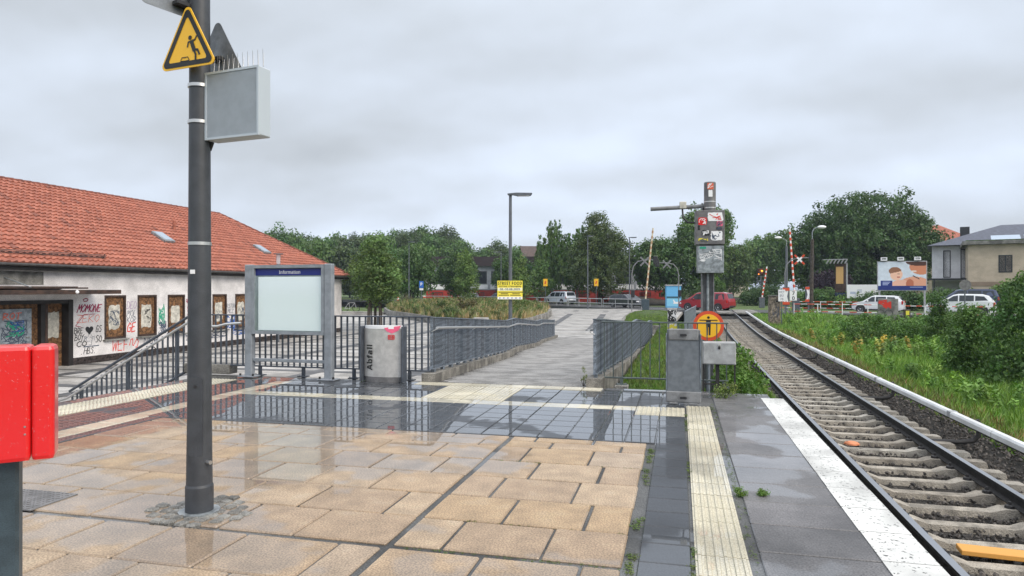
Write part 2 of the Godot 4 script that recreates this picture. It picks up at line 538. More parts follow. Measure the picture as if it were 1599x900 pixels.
func _ready() -> void:
	rng.seed = 20250808
	# ---- camera
	var cam := Camera3D.new()
	cam.name = "camera"
	cam.fov = 46.0
	cam.near = 0.05
	cam.far = 4000.0
	add_child(cam)
	cam.position = Vector3(0, 1.42, 0)
	cam.rotation = Vector3(deg_to_rad(0.108), deg_to_rad(13.88), 0)
	# ---- sky
	var we := WorldEnvironment.new()
	we.name = "environment"
	var env := Environment.new()
	env.background_mode = Environment.BG_SKY
	var sky := Sky.new()
	var sm := PanoramaSkyMaterial.new()
	sm.panorama = sky_picture()
	sky.sky_material = sm
	env.sky = sky
	env.tonemap_mode = Environment.TONE_MAPPER_LINEAR
	env.tonemap_exposure = 1.65
	env.sdfgi_enabled = true
	env.ssao_enabled = true
	env.ssil_enabled = true
	env.fog_enabled = true
	env.fog_density = 0.0003
	env.fog_light_color = Color(0.80, 0.85, 0.92)
	we.environment = env
	add_child(we)
	# ---- the sun behind the cloud
	var sun := DirectionalLight3D.new()
	sun.name = "sun"
	sun.light_energy = 0.5
	sun.light_angular_distance = 40.0
	sun.light_color = Color(1.0, 0.95, 0.88)
	sun.shadow_enabled = true
	add_child(sun)
	sun.look_at_from_position(Vector3.ZERO, Vector3(-1.0, -0.85, -0.5))
	make_materials()
	make_leaves()
	build_ground()
	build_platform()
	build_ramp()
	build_track()
	build_station_house()
	build_far_buildings()
	build_trees()
	build_plants()
	build_platform_things()
	build_crossing()
	build_street()
	build_cars()

# ------------------------------------------------------------------ ground, plaza, road
func build_ground() -> void:
	var g := MB.new()
	g.quad(Vector3(-2500, -1.9, 300), Vector3(2500, -1.9, 300), Vector3(2500, -1.9, -3000), Vector3(-2500, -1.9, -3000), Vector3.UP)
	setting("ground", g.done(), M.meadow_soil)
	# land beyond the road, at the road's level
	var fl := []
	var fr := []
	for p in ROAD:
		fl.append(Vector3(p.x, -0.70, p.y)); fr.append(Vector3(p.x * 1.6, -0.70, p.y - 400.0))
	setting("meadow", sheet(fl, fr).done(), M.meadow_soil)
	# verge on the right of the track
	var v := MB.new()
	var zs := []
	for i in 40: zs.append(6.0 - i * 2.0)
	for i in zs.size() - 1:
		var xs0 := verge_edge(zs[i])
		var xs1 := verge_edge(zs[i + 1])
		for j in 16:
			var a := j * 2.6
			var b := (j + 1) * 2.6
			v.quad(Vector3(xs0 + a, verge_y(xs0 + a, zs[i]), zs[i]), Vector3(xs0 + b, verge_y(xs0 + b, zs[i]), zs[i]), Vector3(xs1 + b, verge_y(xs1 + b, zs[i + 1]), zs[i + 1]), Vector3(xs1 + a, verge_y(xs1 + a, zs[i + 1]), zs[i + 1]), Vector3.UP)
	setting("verge", v.done(), M.meadow_soil)
	# road
	var l := []
	var r := []
	for i in ROAD.size():
		var a: Vector2 = ROAD[maxi(i - 1, 0)]
		var b: Vector2 = ROAD[mini(i + 1, ROAD.size() - 1)]
		var s := (b - a).normalized().orthogonal() * 3.9
		var y := -0.60
		l.append(Vector3(ROAD[i].x - s.x, y, ROAD[i].y - s.y)); r.append(Vector3(ROAD[i].x + s.x, y, ROAD[i].y + s.y))
	var road := setting("road", sheet(l, r, 0.3).done(), M.asphalt)
	for i in 6:      # dashed centre line
		for k in 3:
			var a: Vector2 = ROAD[i + 1].lerp(ROAD[i + 2], k / 3.0 + 0.06)
			var b: Vector2 = ROAD[i + 1].lerp(ROAD[i + 2], k / 3.0 + 0.24)
			var s := (b - a).normalized().orthogonal() * 0.07
			var m := MB.new()
			m.quad(Vector3(a.x - s.x, -0.596, a.y - s.y), Vector3(a.x + s.x, -0.596, a.y + s.y), Vector3(b.x + s.x, -0.596, b.y + s.y), Vector3(b.x - s.x, -0.596, b.y - s.y), Vector3.UP)
			put(road, "dash_line", m, M.sign_white)
	# plaza: pale paving with dark bands
	var pl := []
	var pr := []
	for i in 24:
		var z := -1.0 - i * 3.05
		pl.append(Vector3(-60.0 if z > -40 else lerpf(-60.0, -22.0, clampf((-40 - z) / 25.0, 0, 1)), plaza_y(z), z))
		pr.append(Vector3(-7.0 if z > -10 else (-3.0 if z > -36 else lerpf(-1.2, 0.6, (-36 - z) / 36.0)), plaza_y(z), z))
	var plaza := setting("plaza", sheet(pl, pr, 0.25).done(), M.plaza_light)
	for bxx in [-54.0, -48.5, -43.0, -37.5, -32.0, -26.5, -18.4, -14.8, -11.2, -8.0, -5.1, -2.2]:
		for seg in 12:
			var z0 := -1.2 - seg * 5.8
			var z1 := z0 - 5.8
			if bxx > -7.0 and z0 > -36.5: continue
			if bxx < -20.0 and z1 < -42.0: continue
			var w := 0.26
			var m := MB.new()
			var y0 := plaza_y(z0) + 0.004
			var y1 := plaza_y(z1) + 0.004
			var dx0 := -0.06 * maxf(0.0, -36.0 - z0)
			var dx1 := -0.06 * maxf(0.0, -36.0 - z1)
			m.quad(Vector3(bxx - w + dx0, y0, z0), Vector3(bxx + w + dx0, y0, z0), Vector3(bxx + w + dx1, y1, z1), Vector3(bxx - w + dx1, y1, z1), Vector3.UP)
			put(plaza, "dark_band", m, M.plaza_dark)
	for i in 44:
		var z := -6.0 - i * 1.5
		var big := i % 3 == 0 and z > -36
		var w := 0.2 if big else 0.08
		var x1 := -7.3 if z > -10.5 else (ramp_left(z) - 0.4 if z > -36.5 else lerpf(-1.4, 0.4, (-36 - z) / 36.0))
		var x0 := -20.2 if z > -39 else -24.0
		var m := MB.new()
		var y0 := plaza_y(z + w) + 0.008
		var y1 := plaza_y(z - w) + 0.008
		m.quad(Vector3(x0, y0, z + w), Vector3(x1, y0, z + w), Vector3(x1, y1, z - w), Vector3(x0, y1, z - w), Vector3.UP)
		put(plaza, "cross_band" if big else "paving_joint", m, M.plaza_dark if big else M.plaza_joint)
		if i % 2 == 0:
			var q := MB.new()
			y0 = plaza_y(z - 0.05) + 0.003
			y1 = plaza_y(z - 1.45) + 0.003
			q.quad(Vector3(x0, y0, z - 0.05), Vector3(x1, y0, z - 0.05), Vector3(x1, y1, z - 1.45), Vector3(x0, y1, z - 1.45), Vector3.UP)
			put(plaza, "paving_row", q, M.plaza_light_b)
	# lawn wedge between the ramp and the track, falling away from the platform
	var al := []
	var ar := []
	for i in 18:
		var z := -10.32 - i * 2.0
		al.append(Vector3(-1.02 if z > -33 else -0.4, lawn_y(z), z)); ar.append(Vector3(1.45, lawn_y(z) - 0.12, z))
	setting("lawn", sheet(al, ar, 0.4).done(), M.lawn_soil)

func lawn_y(z: float) -> float:
	return lerpf(-0.22, -0.62, smoothstep(-10.0, -45.0, z))

func verge_edge(z: float) -> float:
	return track_x(z) + 2.35

# ------------------------------------------------------------------ platform and its paving
var tile_meshes := {}
func slab_mesh(s: Vector3, e: float) -> ArrayMesh:
	var key := "%.2f %.2f %.2f" % [s.x, s.y, s.z]
	if not tile_meshes.has(key):
		tile_meshes[key] = bx(Vector3(snappedf(s.x, 0.01), s.y, snappedf(s.z, 0.01)), e)
	return tile_meshes[key]

func lay(p: Node, called: String, x0: float, x1: float, z0: float, z1: float, m: Material, gap := 0.008, lift := 0.0, e := 0.006) -> void:
	var s := Vector3(x1 - x0 - gap, 0.05, absf(z1 - z0) - gap)
	if s.x < 0.03 or s.z < 0.03: return
	var b := Basis.from_euler(Vector3(rng.randf_range(-.0025, .0025), 0, rng.randf_range(-.0025, .0025)))
	part(p, called, slab_mesh(s, e), m, Vector3((x0 + x1) / 2, -0.025 + lift + rng.randf_range(-.0015, .0015), (z0 + z1) / 2), b)

func ribbed_tile(w: float, along_z: bool) -> ArrayMesh:
	var m := MB.new()
	m.box(Vector3(0, -0.022, 0), Vector3(w, 0.044, w))
	for k in 6:
		var o := (k - 2.5) * w / 6.0
		if along_z: m.bevel(Vector3(o, 0.002, 0), Vector3(w / 12.0, 0.008, w - 0.004), 0.004)
		else: m.bevel(Vector3(0, 0.002, o), Vector3(w - 0.004, 0.008, w / 12.0), 0.004)
	return m.done()

func studded_tile(w: float) -> ArrayMesh:
	var m := MB.new()
	m.box(Vector3(0, -0.022, 0), Vector3(w, 0.044, w))
	for i in 5:
		for j in 5:
			var c := Vector3((i - 2) * w / 5.0, 0, (j - 2) * w / 5.0)
			m.lathe([Vector2(0.019, 0.0), Vector2(0.013, 0.006), Vector2(0.0, 0.007)], 6, Transform3D(Basis(), c))
	return m.done()

func build_platform() -> void:
	var b := MB.new()
	b.box(Vector3(-3.22, -0.68, -3.0), Vector3(8.75, 1.336, 13.6))
	b.box(Vector3(-2.46, -0.68, -9.93), Vector3(2.6, 1.336, 0.25))
	var P := setting("platform", b.done(), M.joint_grout)
	# tan stone field
	var rows := [[-6.38, -6.20], [-6.20, -5.96], [-5.96, -5.46], [-5.46, -4.97], [-4.97, -4.47], [-4.47, -3.98], [-3.98, -3.51], [-3.47, -2.98], [-2.98, -2.50], [-2.50, -2.02], [-2.02, -1.54]]
	for ri in rows.size():
		var z0: float = rows[ri][0]
		var z1: float = rows[ri][1]
		for blk in [[-5.58, -1.592], [-1.562, -0.285]]:
			var x: float = blk[1]
			var first := true
			while x > blk[0] + 0.02:
				var w := rng.randf_range(0.46, 0.60)
				if ri < 2: w *= 1.15
				if first and (ri % 2 == 1): w = rng.randf_range(0.2, 0.36)
				if blk[0] > -2.0 and first and ri % 2 == 0: w = rng.randf_range(0.42, 0.5)
				first = false
				if x - w < blk[0] + 0.16: w = x - blk[0]
				var in_cobble := x - w < -2.55 and x > -3.45 and z0 < -3.4 and z1 > -4.05
				if in_cobble and z0 > -3.6: z0 = rows[ri][0]
				var right: bool = blk[0] > -2.0
				lay(P, "stone_slab", x - w, x, z0, z1, M["tan_stone_%d" % rng.randi_range(0, 5)], rng.randf_range(0.012, 0.024) if right else rng.randf_range(0.010, 0.018), 0.0, 0.008)
				x -= w
	# dark tiles: cross field, column beside the tan field, and the strips to the stairs
	var T := 0.28
	var rib_z := ribbed_tile(0.272, true)
	var rib_x := ribbed_tile(0.272, false)
	var stud := studded_tile(0.272)
	for j in 12:
		var z := -6.40 - j * T
		for i in 21:
			var x := 0.06 - i * T
			var cream := j == 6
			var field := (j >= 7 and j <= 10 and i >= 8 and i <= 11) or (j == 11 and i >= 4 and i <= 13)
			if (j == 5 or j == 6) and i <= 1: field = true
			if field:
				part(P, "tactile_tile", rib_x if j == 11 else stud, M["cream_tile_%d" % (rng.randi() % 2)], Vector3(x - T / 2, 0.001, z - T / 2))
			elif cream:
				lay(P, "guide_tile", x - T, x, z, z - T, M["cream_tile_%d" % (rng.randi() % 2)], 0.006)
			else:
				lay(P, "dark_tile", x - T, x, z, z - T, M["dark_tile_%d" % (rng.randi() % 2)], 0.006)
	for j in 20:
		var z := -0.8 - j * T
		if z - T < -6.4: break
		lay(P, "dark_tile", -0.215, 0.062, z, z - T, M["dark_tile_%d" % (rng.randi() % 2)], 0.007)
	for j in 27:
		part(P, "tactile_tile", rib_z, M["cream_tile_%d" % (rng.randi() % 2)], Vector3(0.215, rng.randf_range(-.002, .002), -1.0 - (j + 0.5) * T + 0.04))
	for j in 15:       # strips in front of the stairs
		var z := -1.5 - j * 0.56
		if z - 0.56 > -9.6:
			lay(P, "kerb_tile", -7.58, -7.33, z, z - 0.56, M.edge_slab_0, 0.008)
			lay(P, "dark_tile", -6.74, -6.06, z, z - 0.56, M["dark_tile_%d" % (j % 2)], 0.008)
			for k in 2:
				lay(P, "guide_tile", -6.05, -5.77, z - 0.28 * k, z - 0.28 * (k + 1), M["cream_tile_%d" % (rng.randi() % 2)], 0.006)
				for q in 2:
					part(P, "tactile_tile", stud, M["cream_tile_%d" % (rng.randi() % 2)], Vector3(-7.18 + q * 0.283, 0.001, z - 0.14 - 0.28 * k))
			if z > -6.5: lay(P, "dark_tile", -5.76, -5.59, z, maxf(z - 0.56, -6.38), M["dark_tile_%d" % (j % 2)], 0.008)
	# edge slabs, painted white along the track side
	for j in 22:
		var z := 0.2 - j * 0.455
		if z - 0.455 < -9.62: break
		lay(P, "edge_slab", 0.415, 1.302, z, z - 0.455, M["edge_slab_%d" % (rng.randi() % 2)], 0.012, 0.0, 0.005)
		var w := bx(Vector3(0.275 + rng.randf_range(-.004, .004), 0.004, 0.445))
		part(P, "white_line", w, M.white_line, Vector3(1.160, 0.0042, z - 0.2275))
	lay(P, "edge_slab", -1.02, 0.40, -9.62, -9.80, M.edge_slab_1, 0.01)
	# small cobbles set round the lamp post's foot
	var cob := MB.new()
	cob.bevel(Vector3.ZERO, Vector3(0.074, 0.05, 0.070), 0.010)
	var cm := cob.done()
	for i in 13:
		for j in 7:
			var c := Vector3(-3.55 + i * 0.088 + rng.randf_range(-.01, .01), -0.017 + rng.randf_range(0, .008), -4.02 + j * 0.085 + rng.randf_range(-.008, .008))
			if Vector2(c.x + 2.97, c.z + 3.72).length() < 0.11 or absf(c.x + 2.97) + absf(c.z + 3.72) * 1.0 > 0.40: continue
			part(P, "cobble", cm, M.cobble, c, Basis.from_euler(Vector3(rng.randf_range(-.12, .12), rng.randf_range(-.25, .25), rng.randf_range(-.12, .12))))
	# stairs down to the plaza
	var st := MB.new()
	st.box(Vector3(-8.7, -1.6, -5.0), Vector3(2.1, 0.7, 9.4))
	var S := setting("stairs", st.done(), M.concrete)
	for k in 6:
		part(S, "step", bx(Vector3(0.32, 0.16, 9.4), 0.01), M.concrete, Vector3(-7.77 - k * 0.31, -0.25 - k * 0.17, -5.0))
	part(S, "landing_kerb", bx(Vector3(0.9, 0.16, 0.22), 0.01), M.kerb_stone, Vector3(-7.75, 0.08, -9.98))

# ------------------------------------------------------------------ ramp down to the plaza
func build_ramp() -> void:
	var zs := [-9.72, -11.0, -14.0, -18.0, -19.8, -23.0, -26.5, -28.3, -32.0, -35.5, -36.4]
	var l := []
	var r := []
	for z in zs:
		l.append(Vector3(ramp_left(z), ramp_y(z) - 0.012, z)); r.append(Vector3(-1.12, ramp_y(z) - 0.012, z))
	var R := setting("ramp", sheet(l, r, 0.9).done(), M.joint_grout)
	# pavers, nearest ones singly
	var n := 0
	var far_xf := []
	var pm := bx(Vector3(0.196, 0.04, 0.096), 0.004)
	var rows := 150
	for j in rows:
		var z := -9.80 - (j + 0.5) * 0.1
		if z < -24.0: break
		var slope := atan2(ramp_y(z - 0.05) - ramp_y(z + 0.05), 0.1)
		var x := -1.14 - (0.1 if j % 2 == 0 else 0.0)
		while x - 0.2 > ramp_left(z) + 0.16:
			var xf := Transform3D(Basis(Vector3.RIGHT, slope), Vector3(x - 0.1, ramp_y(z) - 0.013 + rng.randf_range(-.001, .001), z))
			if n < 300:
				part(R, "paver", pm, M["ramp_paver_%d" % (rng.randi() % 2)], xf.origin, xf.basis); n += 1
			else: far_xf.append(xf)
			x -= 0.2
	var o := swarm(R, "farther_pavers", pm, M.ramp_paver_0, far_xf, [])
	o.set_meta("kind", "stuff")
	var l2 := []
	var r2 := []
	for z in [-24.0, -26.5, -28.3, -32.0, -35.5, -36.5]:
		l2.append(Vector3(ramp_left(z), ramp_y(z) + 0.006, z)); r2.append(Vector3(-1.12, ramp_y(z) + 0.006, z))
	put(R, "lower_paving", sheet(l2, r2), M.ramp_paver_1)
	# kerbs
	for side in 2:
		var kl := []
		var kr := []
		for i in 28:
			var z := -9.75 - i * 0.99
			var x := ramp_left(z) if side == 0 else -1.2
			kl.append(Vector3(x - 0.11, ramp_y(z) + 0.13, z)); kr.append(Vector3(x + 0.11, ramp_y(z) + 0.13, z))
		put(R, "ramp_kerb", sheet(kl, kr, 0.4), M.kerb_stone)
	ramp_railing("galvanised bar railing with steel handrail along the left side of the paved ramp", 0, -9.95, -36.0)
	ramp_railing("galvanised bar railing between the paved ramp and the small lawn", 1, -9.9, -31.0)

func ramp_railing(label: String, side: int, z0: float, z1: float) -> void:
	var t := thing("ramp_railing", label, "railing", Vector3(ramp_left(z0) if side == 0 else -1.2, ramp_y(z0) + 0.13, z0), 0.0, "railings of the ramp")
	var o := t.position
	var at := func(z: float, h: float) -> Vector3: return Vector3(ramp_left(z) if side == 0 else -1.2, ramp_y(z) + h, z) - o
	var bar := bx(Vector3(0.05, 0.80, 0.010))
	var z := z0
	while z > z1:
		var dir: float = 0.107 if side == 0 else 0.0
		part(t, "bar", bar, M["galvanised_bar_%d" % (int(rng.randf() * 1.6 + absf(sin(z * 2.1)) * 2.4) % 4)], at.call(z, 0.575), Basis(Vector3.UP, dir))
		z -= 0.095 if side == 0 else 0.085
	for h in [0.185, 0.985]:
		var m := MB.new()
		var pts := []
		var zz := z0 + 0.03
		while zz > z1 - 0.05:
			pts.append(at.call(zz, h)); zz -= 0.9
		for i in pts.size() - 1:
			var c: Vector3 = (pts[i] + pts[i + 1]) / 2
			var d: Vector3 = pts[i + 1] - pts[i]
			m.box(c, Vector3(0.06, 0.016, d.length() + 0.004), Basis.looking_at(d))
		put(t, "bottom_rail" if h < 0.5 else "top_rail", m, M.galvanised)
	z = z0 - 0.12
	var post := bx(Vector3(0.05, 0.11, 0.09))
	while z > z1:
		part(t, "post_foot", post, M.galvanised, at.call(z, 0.13)); z -= 0.6
	var hp := []
	z = z0 + 0.0
	while z > z1 - 0.3:
		hp.append(at.call(z, 0.82) + Vector3(0.09 if side == 0 else -0.09, 0, 0)); z -= 0.8
	var hm := MB.new()
	hm.tube(hp, 0.021, 8)
	var hr := put(t, "handrail", hm, M.steel)
	for i in range(0, hp.size(), 2):
		var bm := rod(hp[i] + Vector3(0, -0.015, 0), hp[i] + Vector3(-0.09 if side == 0 else 0.09, -0.06, 0), 0.008, 6)
		put(hr, "bracket", bm, M.steel)

# ------------------------------------------------------------------ railway
func build_track() -> void:
	# ballast bed
	var l := []
	var r := []
	for i in 70:
		var z := 6.0 - i * 2.4
		l.append(Vector3(track_x(z) - (1.85 if z > -9.8 else 2.2), rail_y(z) - 0.25, z)); r.append(Vector3(track_x(z) + 2.5, rail_y(z) - 0.28, z))
	var bed := setting("track_bed", sheet(l, r, 0.3).done(), M.gravel_bed)
	var t := thing("railway_track", "single railway track on concrete sleepers curving away past the platform", "railway track", Vector3(track_x(0), rail_y(0), 0))
	var o := t.position
	# rails
	var prof := [Vector2(-.036, 0), Vector2(.036, 0), Vector2(.036, -.035), Vector2(.010, -.048), Vector2(.010, -.12), Vector2(.07, -.138), Vector2(.07, -.15), Vector2(-.07, -.15), Vector2(-.07, -.138), Vector2(-.010, -.12), Vector2(-.010, -.048), Vector2(-.036, -.035)]
	for s in [-1.0, 1.0]:
		var m := MB.new()
		var top := MB.new()
		var z := 4.0
		while z > -165.0:
			var dz := 1.5 if z > -20 else 3.0
			var a := rail_point(z, s)
			var b := rail_point(z - dz, s)
			for i in prof.size():
				var p: Vector2 = prof[i]
				var q: Vector2 = prof[(i + 1) % prof.size()]
				var dn := Vector3(q.y - p.y, p.x - q.x, 0) * -1.0
				(top if i == 0 else m).quad(a + Vector3(p.x, p.y, 0) - o, a + Vector3(q.x, q.y, 0) - o, b + Vector3(q.x, q.y, 0) - o, b + Vector3(p.x, p.y, 0) - o, dn)
			z -= dz
		var rl := put(t, "rail", m, M.rail_rust)
		put(rl, "running_surface", top, M.rail_steel)
	# sleepers
	var sm := MB.new()
	var xs := [-1.3, -1.28, -1.0, -0.55, -0.42, 0.42, 0.55, 1.0, 1.28, 1.3]
	var ys := [-0.06, 0.0, 0.01, 0.01, -0.035, -0.035, 0.01, 0.01, 0.0, -0.06]
	var ws := [0.10, 0.104, 0.104, 0.10, 0.08, 0.08, 0.10, 0.104, 0.104, 0.10]
	for i in xs.size() - 1:
		for q in [[ws[i], ys[i], ws[i + 1], ys[i + 1], 0], ]:
			var A := Vector3(xs[i], ys[i], -ws[i])
			var B := Vector3(xs[i], ys[i], ws[i])
			var C := Vector3(xs[i + 1], ys[i + 1], ws[i + 1])
			var D := Vector3(xs[i + 1], ys[i + 1], -ws[i + 1])
			var dn := Vector3(0, -0.18, 0)
			sm.quad(A, B, C, D, Vector3.UP)
			sm.quad(B, C, C + dn + Vector3(0, 0, .02), B + dn + Vector3(0, 0, .02), Vector3.BACK)
			sm.quad(A, D, D + dn - Vector3(0, 0, .02), A + dn - Vector3(0, 0, .02), Vector3.FORWARD)
	sm.quad(Vector3(-1.3, -.06, -.125), Vector3(-1.3, -.06, .125), Vector3(-1.3, -.24, .14), Vector3(-1.3, -.24, -.14), Vector3.LEFT)
	sm.quad(Vector3(1.3, -.06, -.125), Vector3(1.3, -.06, .125), Vector3(1.3, -.24, .14), Vector3(1.3, -.24, -.14), Vector3.RIGHT)
	var smesh := sm.done()
	var clip := MB.new()
	clip.lathe([Vector2(.055, -.01), Vector2(.05, .03), Vector2(.02, .04), Vector2(.016, .075), Vector2(0, .078)], 8)
	var cmesh := clip.done()
	for j in 92:
		var z := 0.6 - j * 0.6
		var sl := part(t, "sleeper", smesh, M["sleeper_concrete_%d" % (rng.randi() % 3)], Vector3(track_x(z), rail_y(z) - 0.158, z) - o, Basis(Vector3.UP, rng.randf_range(-.006, .006)))
		if z > -24.0:
			for cx in [-0.865, -0.635, 0.635, 0.865]: part(sl, "rail_clip", cmesh, M.bracket_black, Vector3(cx, 0.01, 0))
	# ballast stones
	var variants := []
	for k in 3:
		var pts := []
		var lr := RandomNumberGenerator.new(); lr.seed = 90 + k
		var m := MB.new()
		var ring := []
		for i in 5: ring.append(Vector3(cos(i * 1.2566) * lr.randf_range(.7, 1.15), lr.randf_range(-.25, .25), sin(i * 1.2566) * lr.randf_range(.6, 1.0)))
		var tp := Vector3(lr.randf_range(-.3, .3), lr.randf_range(.5, .75), lr.randf_range(-.3, .3))
		var bt := Vector3(0, -.6, 0)
		for i in 5:
			m.flat(ring[i], ring[(i + 1) % 5], tp, ring[i] + ring[(i + 1) % 5] + tp); m.flat(ring[i], ring[(i + 1) % 5], bt, ring[i] + ring[(i + 1) % 5] + bt)
		variants.append(m.done())
	var B := Node3D.new(); B.name = "ballast_stones"; B.set_meta("kind", "stuff"); B.set_meta("label", "dark crushed stone ballast between and beside the sleepers"); B.set_meta("category", "ballast"); add_child(B)
	for k in 3:
		var xf := []
		var tint := []
		for i in 13000:
			var z := -1.5 - pow(rng.randf(), 1.7) * 52.0
			var left := -1.75 if z > -9.8 else -2.15
			var x := rng.randf_range(left, 2.55)
			var on_sleeper := absf(fposmod(z - 0.6 + 0.3, 0.6) - 0.3) < 0.15 and absf(x) < 1.3
			if on_sleeper and rng.randf() < 0.97: continue
			if absf(absf(x) - 0.75) < 0.1: continue
			var s := rng.randf_range(0.020, 0.042)
			var y := rail_y(z) - 0.235 + rng.randf_range(-.02, .03)
			if x > 1.5: y += 0.04 * sin((x - 1.5) * 3.0)
			xf.append(Transform3D(Basis.from_euler(Vector3(rng.randf() * 6.0, rng.randf() * 6.0, rng.randf() * 6.0)).scaled(Vector3(s, s, s)), Vector3(track_x(z) + x, y, z)))
			var g := rng.randf_range(0.025, 0.10)
			tint.append(Color(g * 1.14, g, g * 0.88))
		var sw := swarm(B, "stone", variants[k], M.stone_tint, xf, tint)
		sw.set_meta("kind", "stuff")
	# conductor rail with its pale cover, on black brackets
	var c := thing("conductor_rail", "conductor rail under a pale plastic cover beside the track", "conductor rail", Vector3(track_x(0) + 1.55, rail_y(0), 0))
	var co := c.position
	var z := 2.4
	var k := 0
	while z > -55.0:
		var a := Vector3(track_x(z) + 1.55, rail_y(z) + 0.20, z) - co
		var b := Vector3(track_x(z - 4.7) + 1.55, rail_y(z - 4.7) + 0.20, z - 4.7) - co
		var d := b - a
		var m := MB.new()
		var bs := Basis.looking_at(d)
		var poly := PackedVector2Array([Vector2(-.065, -.055), Vector2(-.065, .015), Vector2(-.04, .045), Vector2(.04, .045), Vector2(.065, .015), Vector2(.065, -.055)])
		m.prism(poly, d.length() - 0.016, Transform3D(bs, a))
		put(c, "cover", m, M.cover_plastic)
		part(c, "joint_sleeve", bx(Vector3(0.138, 0.106, 0.14), 0.01), M.cover_joint, a.lerp(b, 0.36) + Vector3(0, -0.003, 0), bs)
		var rm := MB.new(); rm.box((a + b) / 2 + Vector3(0, -0.07, 0), Vector3(0.05, 0.05, d.length()), bs)
		put(c, "contact_rail", rm, M.rail_rust)
		var q := a.lerp(b, 0.22)
		var bm := MB.new()
		bm.tube([q + Vector3(-0.62, -0.36, 0), q + Vector3(-0.10, -0.36, 0), q + Vector3(0.08, -0.33, 0), q + Vector3(0.16, -0.24, 0), q + Vector3(0.17, -0.05, 0), q + Vector3(0.13, 0.02, 0)], 0.04, 6)
		put(c, "bracket", bm, M.bracket_black)
		z -= 4.7; k += 1
	# objects lying in the track
	var w := thing("wooden_board", "short yellow ochre board lying between the rails on a sleeper", "board", Vector3(2.94, -1.105, -7.42), -0.1)
	var wm := plain("ochre_board", lin(.62, .30, .06), 0.6)
	part(w, "plank", bx(Vector3(0.62, 0.05, 0.2), 0.006), wm)
	part(w, "end_strip", bx(Vector3(0.02, 0.055, 0.2), 0.004), M.stake_wood, Vector3(0.322, 0, 0))
	var bag := MB.new()
	bag.lathe([Vector2(0, .05), Vector2(.05, .045), Vector2(.09, .02), Vector2(.10, -.01), Vector2(.0, -.02)], 7, Transform3D(Basis.from_euler(Vector3(.2, .6, .1)).scaled(Vector3(1.3, .7, .8)), Vector3.ZERO))
	var om := plain("orange_scrap", lin(.62, .22, .10), 0.6)
	var ob := put(self, numbered("crumpled_wrapper"), bag, om, Vector3(2.75, -1.12, -12.2))
	tag(ob, "small crumpled orange wrapper lying between the rails", "litter")

func rail_point(z: float, s: float) -> Vector3:
	return Vector3(track_x(z) + s * 0.7535, rail_y(z), z)

# ------------------------------------------------------------------ leaves, trees, plants
var clump := []
var strand: ArrayMesh
var tuft: ArrayMesh
var weed: ArrayMesh

func make_leaves() -> void:
	var lr := RandomNumberGenerator.new()
	lr.seed = 77
	for k in 3:
		var m := MB.new()
		for i in 30:
			var d := Vector3(lr.randfn(), lr.randfn(), lr.randfn()).normalized()
			var p := d * pow(lr.randf(), 0.45)
			leaf(m, p, (d + Vector3.UP * 0.5 + Vector3(lr.randfn(), lr.randfn(), lr.randfn()) * 0.6).normalized(), lr.randf_range(0.34, 0.58), lr)
		clump.append(m.done())
	var s := MB.new()
	for i in 34:
		var y := -lr.randf() * 2.4
		var a := lr.randf() * TAU
		var p := Vector3(cos(a) * 0.35 * lr.randf(), y + 0.6, sin(a) * 0.35 * lr.randf())
		leaf(s, p, Vector3(cos(a), 0.15, sin(a)), lr.randf_range(0.3, 0.48), lr, true)
	strand = s.done()
	var t := MB.new()
	for i in 16:
		var a := lr.randf() * TAU
		var b := Vector3(cos(a), 0, sin(a)) * lr.randf() * 0.35
		var lean := Vector3(cos(a + lr.randf_range(-1, 1)), 0, sin(a + lr.randf_range(-1, 1))) * lr.randf_range(0.1, 0.55)
		var h := lr.randf_range(0.5, 1.0)
		var side := Vector3(-sin(a), 0, cos(a)) * 0.028
		var mid := b + lean * 0.35 + Vector3.UP * h * 0.6
		var tip := b + lean + Vector3.UP * h
		var nn := Vector3(cos(a), 1.1, sin(a)).normalized()
		t.tri(b - side, b + side, mid + side * .8, nn, nn, nn); t.tri(b - side, mid + side * .8, mid - side * .8, nn, nn, nn); t.tri(mid - side * .8, mid + side * .8, tip, nn, nn, nn)
	tuft = t.done()
	var w := MB.new()
	for st in 4:
		var a := lr.randf() * TAU
		var b := Vector3(cos(a), 0, sin(a)) * 0.18
		var tip := b * 2.2 + Vector3.UP * lr.randf_range(0.8, 1.1)
		w.tube([b, tip], 0.012, 3, 0.004, false)
		for i in 13:
			var f := lr.randf_range(0.15, 1.0)
			var d := Vector3(lr.randfn(), 0.4, lr.randfn()).normalized()
			leaf(w, b.lerp(tip, f) + d * 0.09, (d + Vector3.UP).normalized(), lr.randf_range(0.14, 0.26), lr)
	weed = w.done()

func leaf(m: MB, p: Vector3, nn: Vector3, s: float, lr: RandomNumberGenerator, hang := false) -> void:
	var u := nn.cross(Vector3(lr.randfn(), lr.randfn(), lr.randfn())).normalized()
	if hang: u = (Vector3.DOWN + u * 0.35).normalized()
	var w := nn.cross(u).normalized() * s * 0.32
	var fold := nn * s * 0.1
	var a := p - u * s * 0.5
	var c := p + u * s * 0.5
	m.flat(a, p + w + fold, c, nn); m.flat(a, p - w + fold, c, nn)

func tint(c: Color, spread: float) -> Color:
	var k := 1.0 + rng.randf_range(-spread, spread)
	var h := rng.randf_range(-0.12, 0.12)
	return Color(c.r * k * (1.0 + h), c.g * k, c.b * k * (1.0 - h))

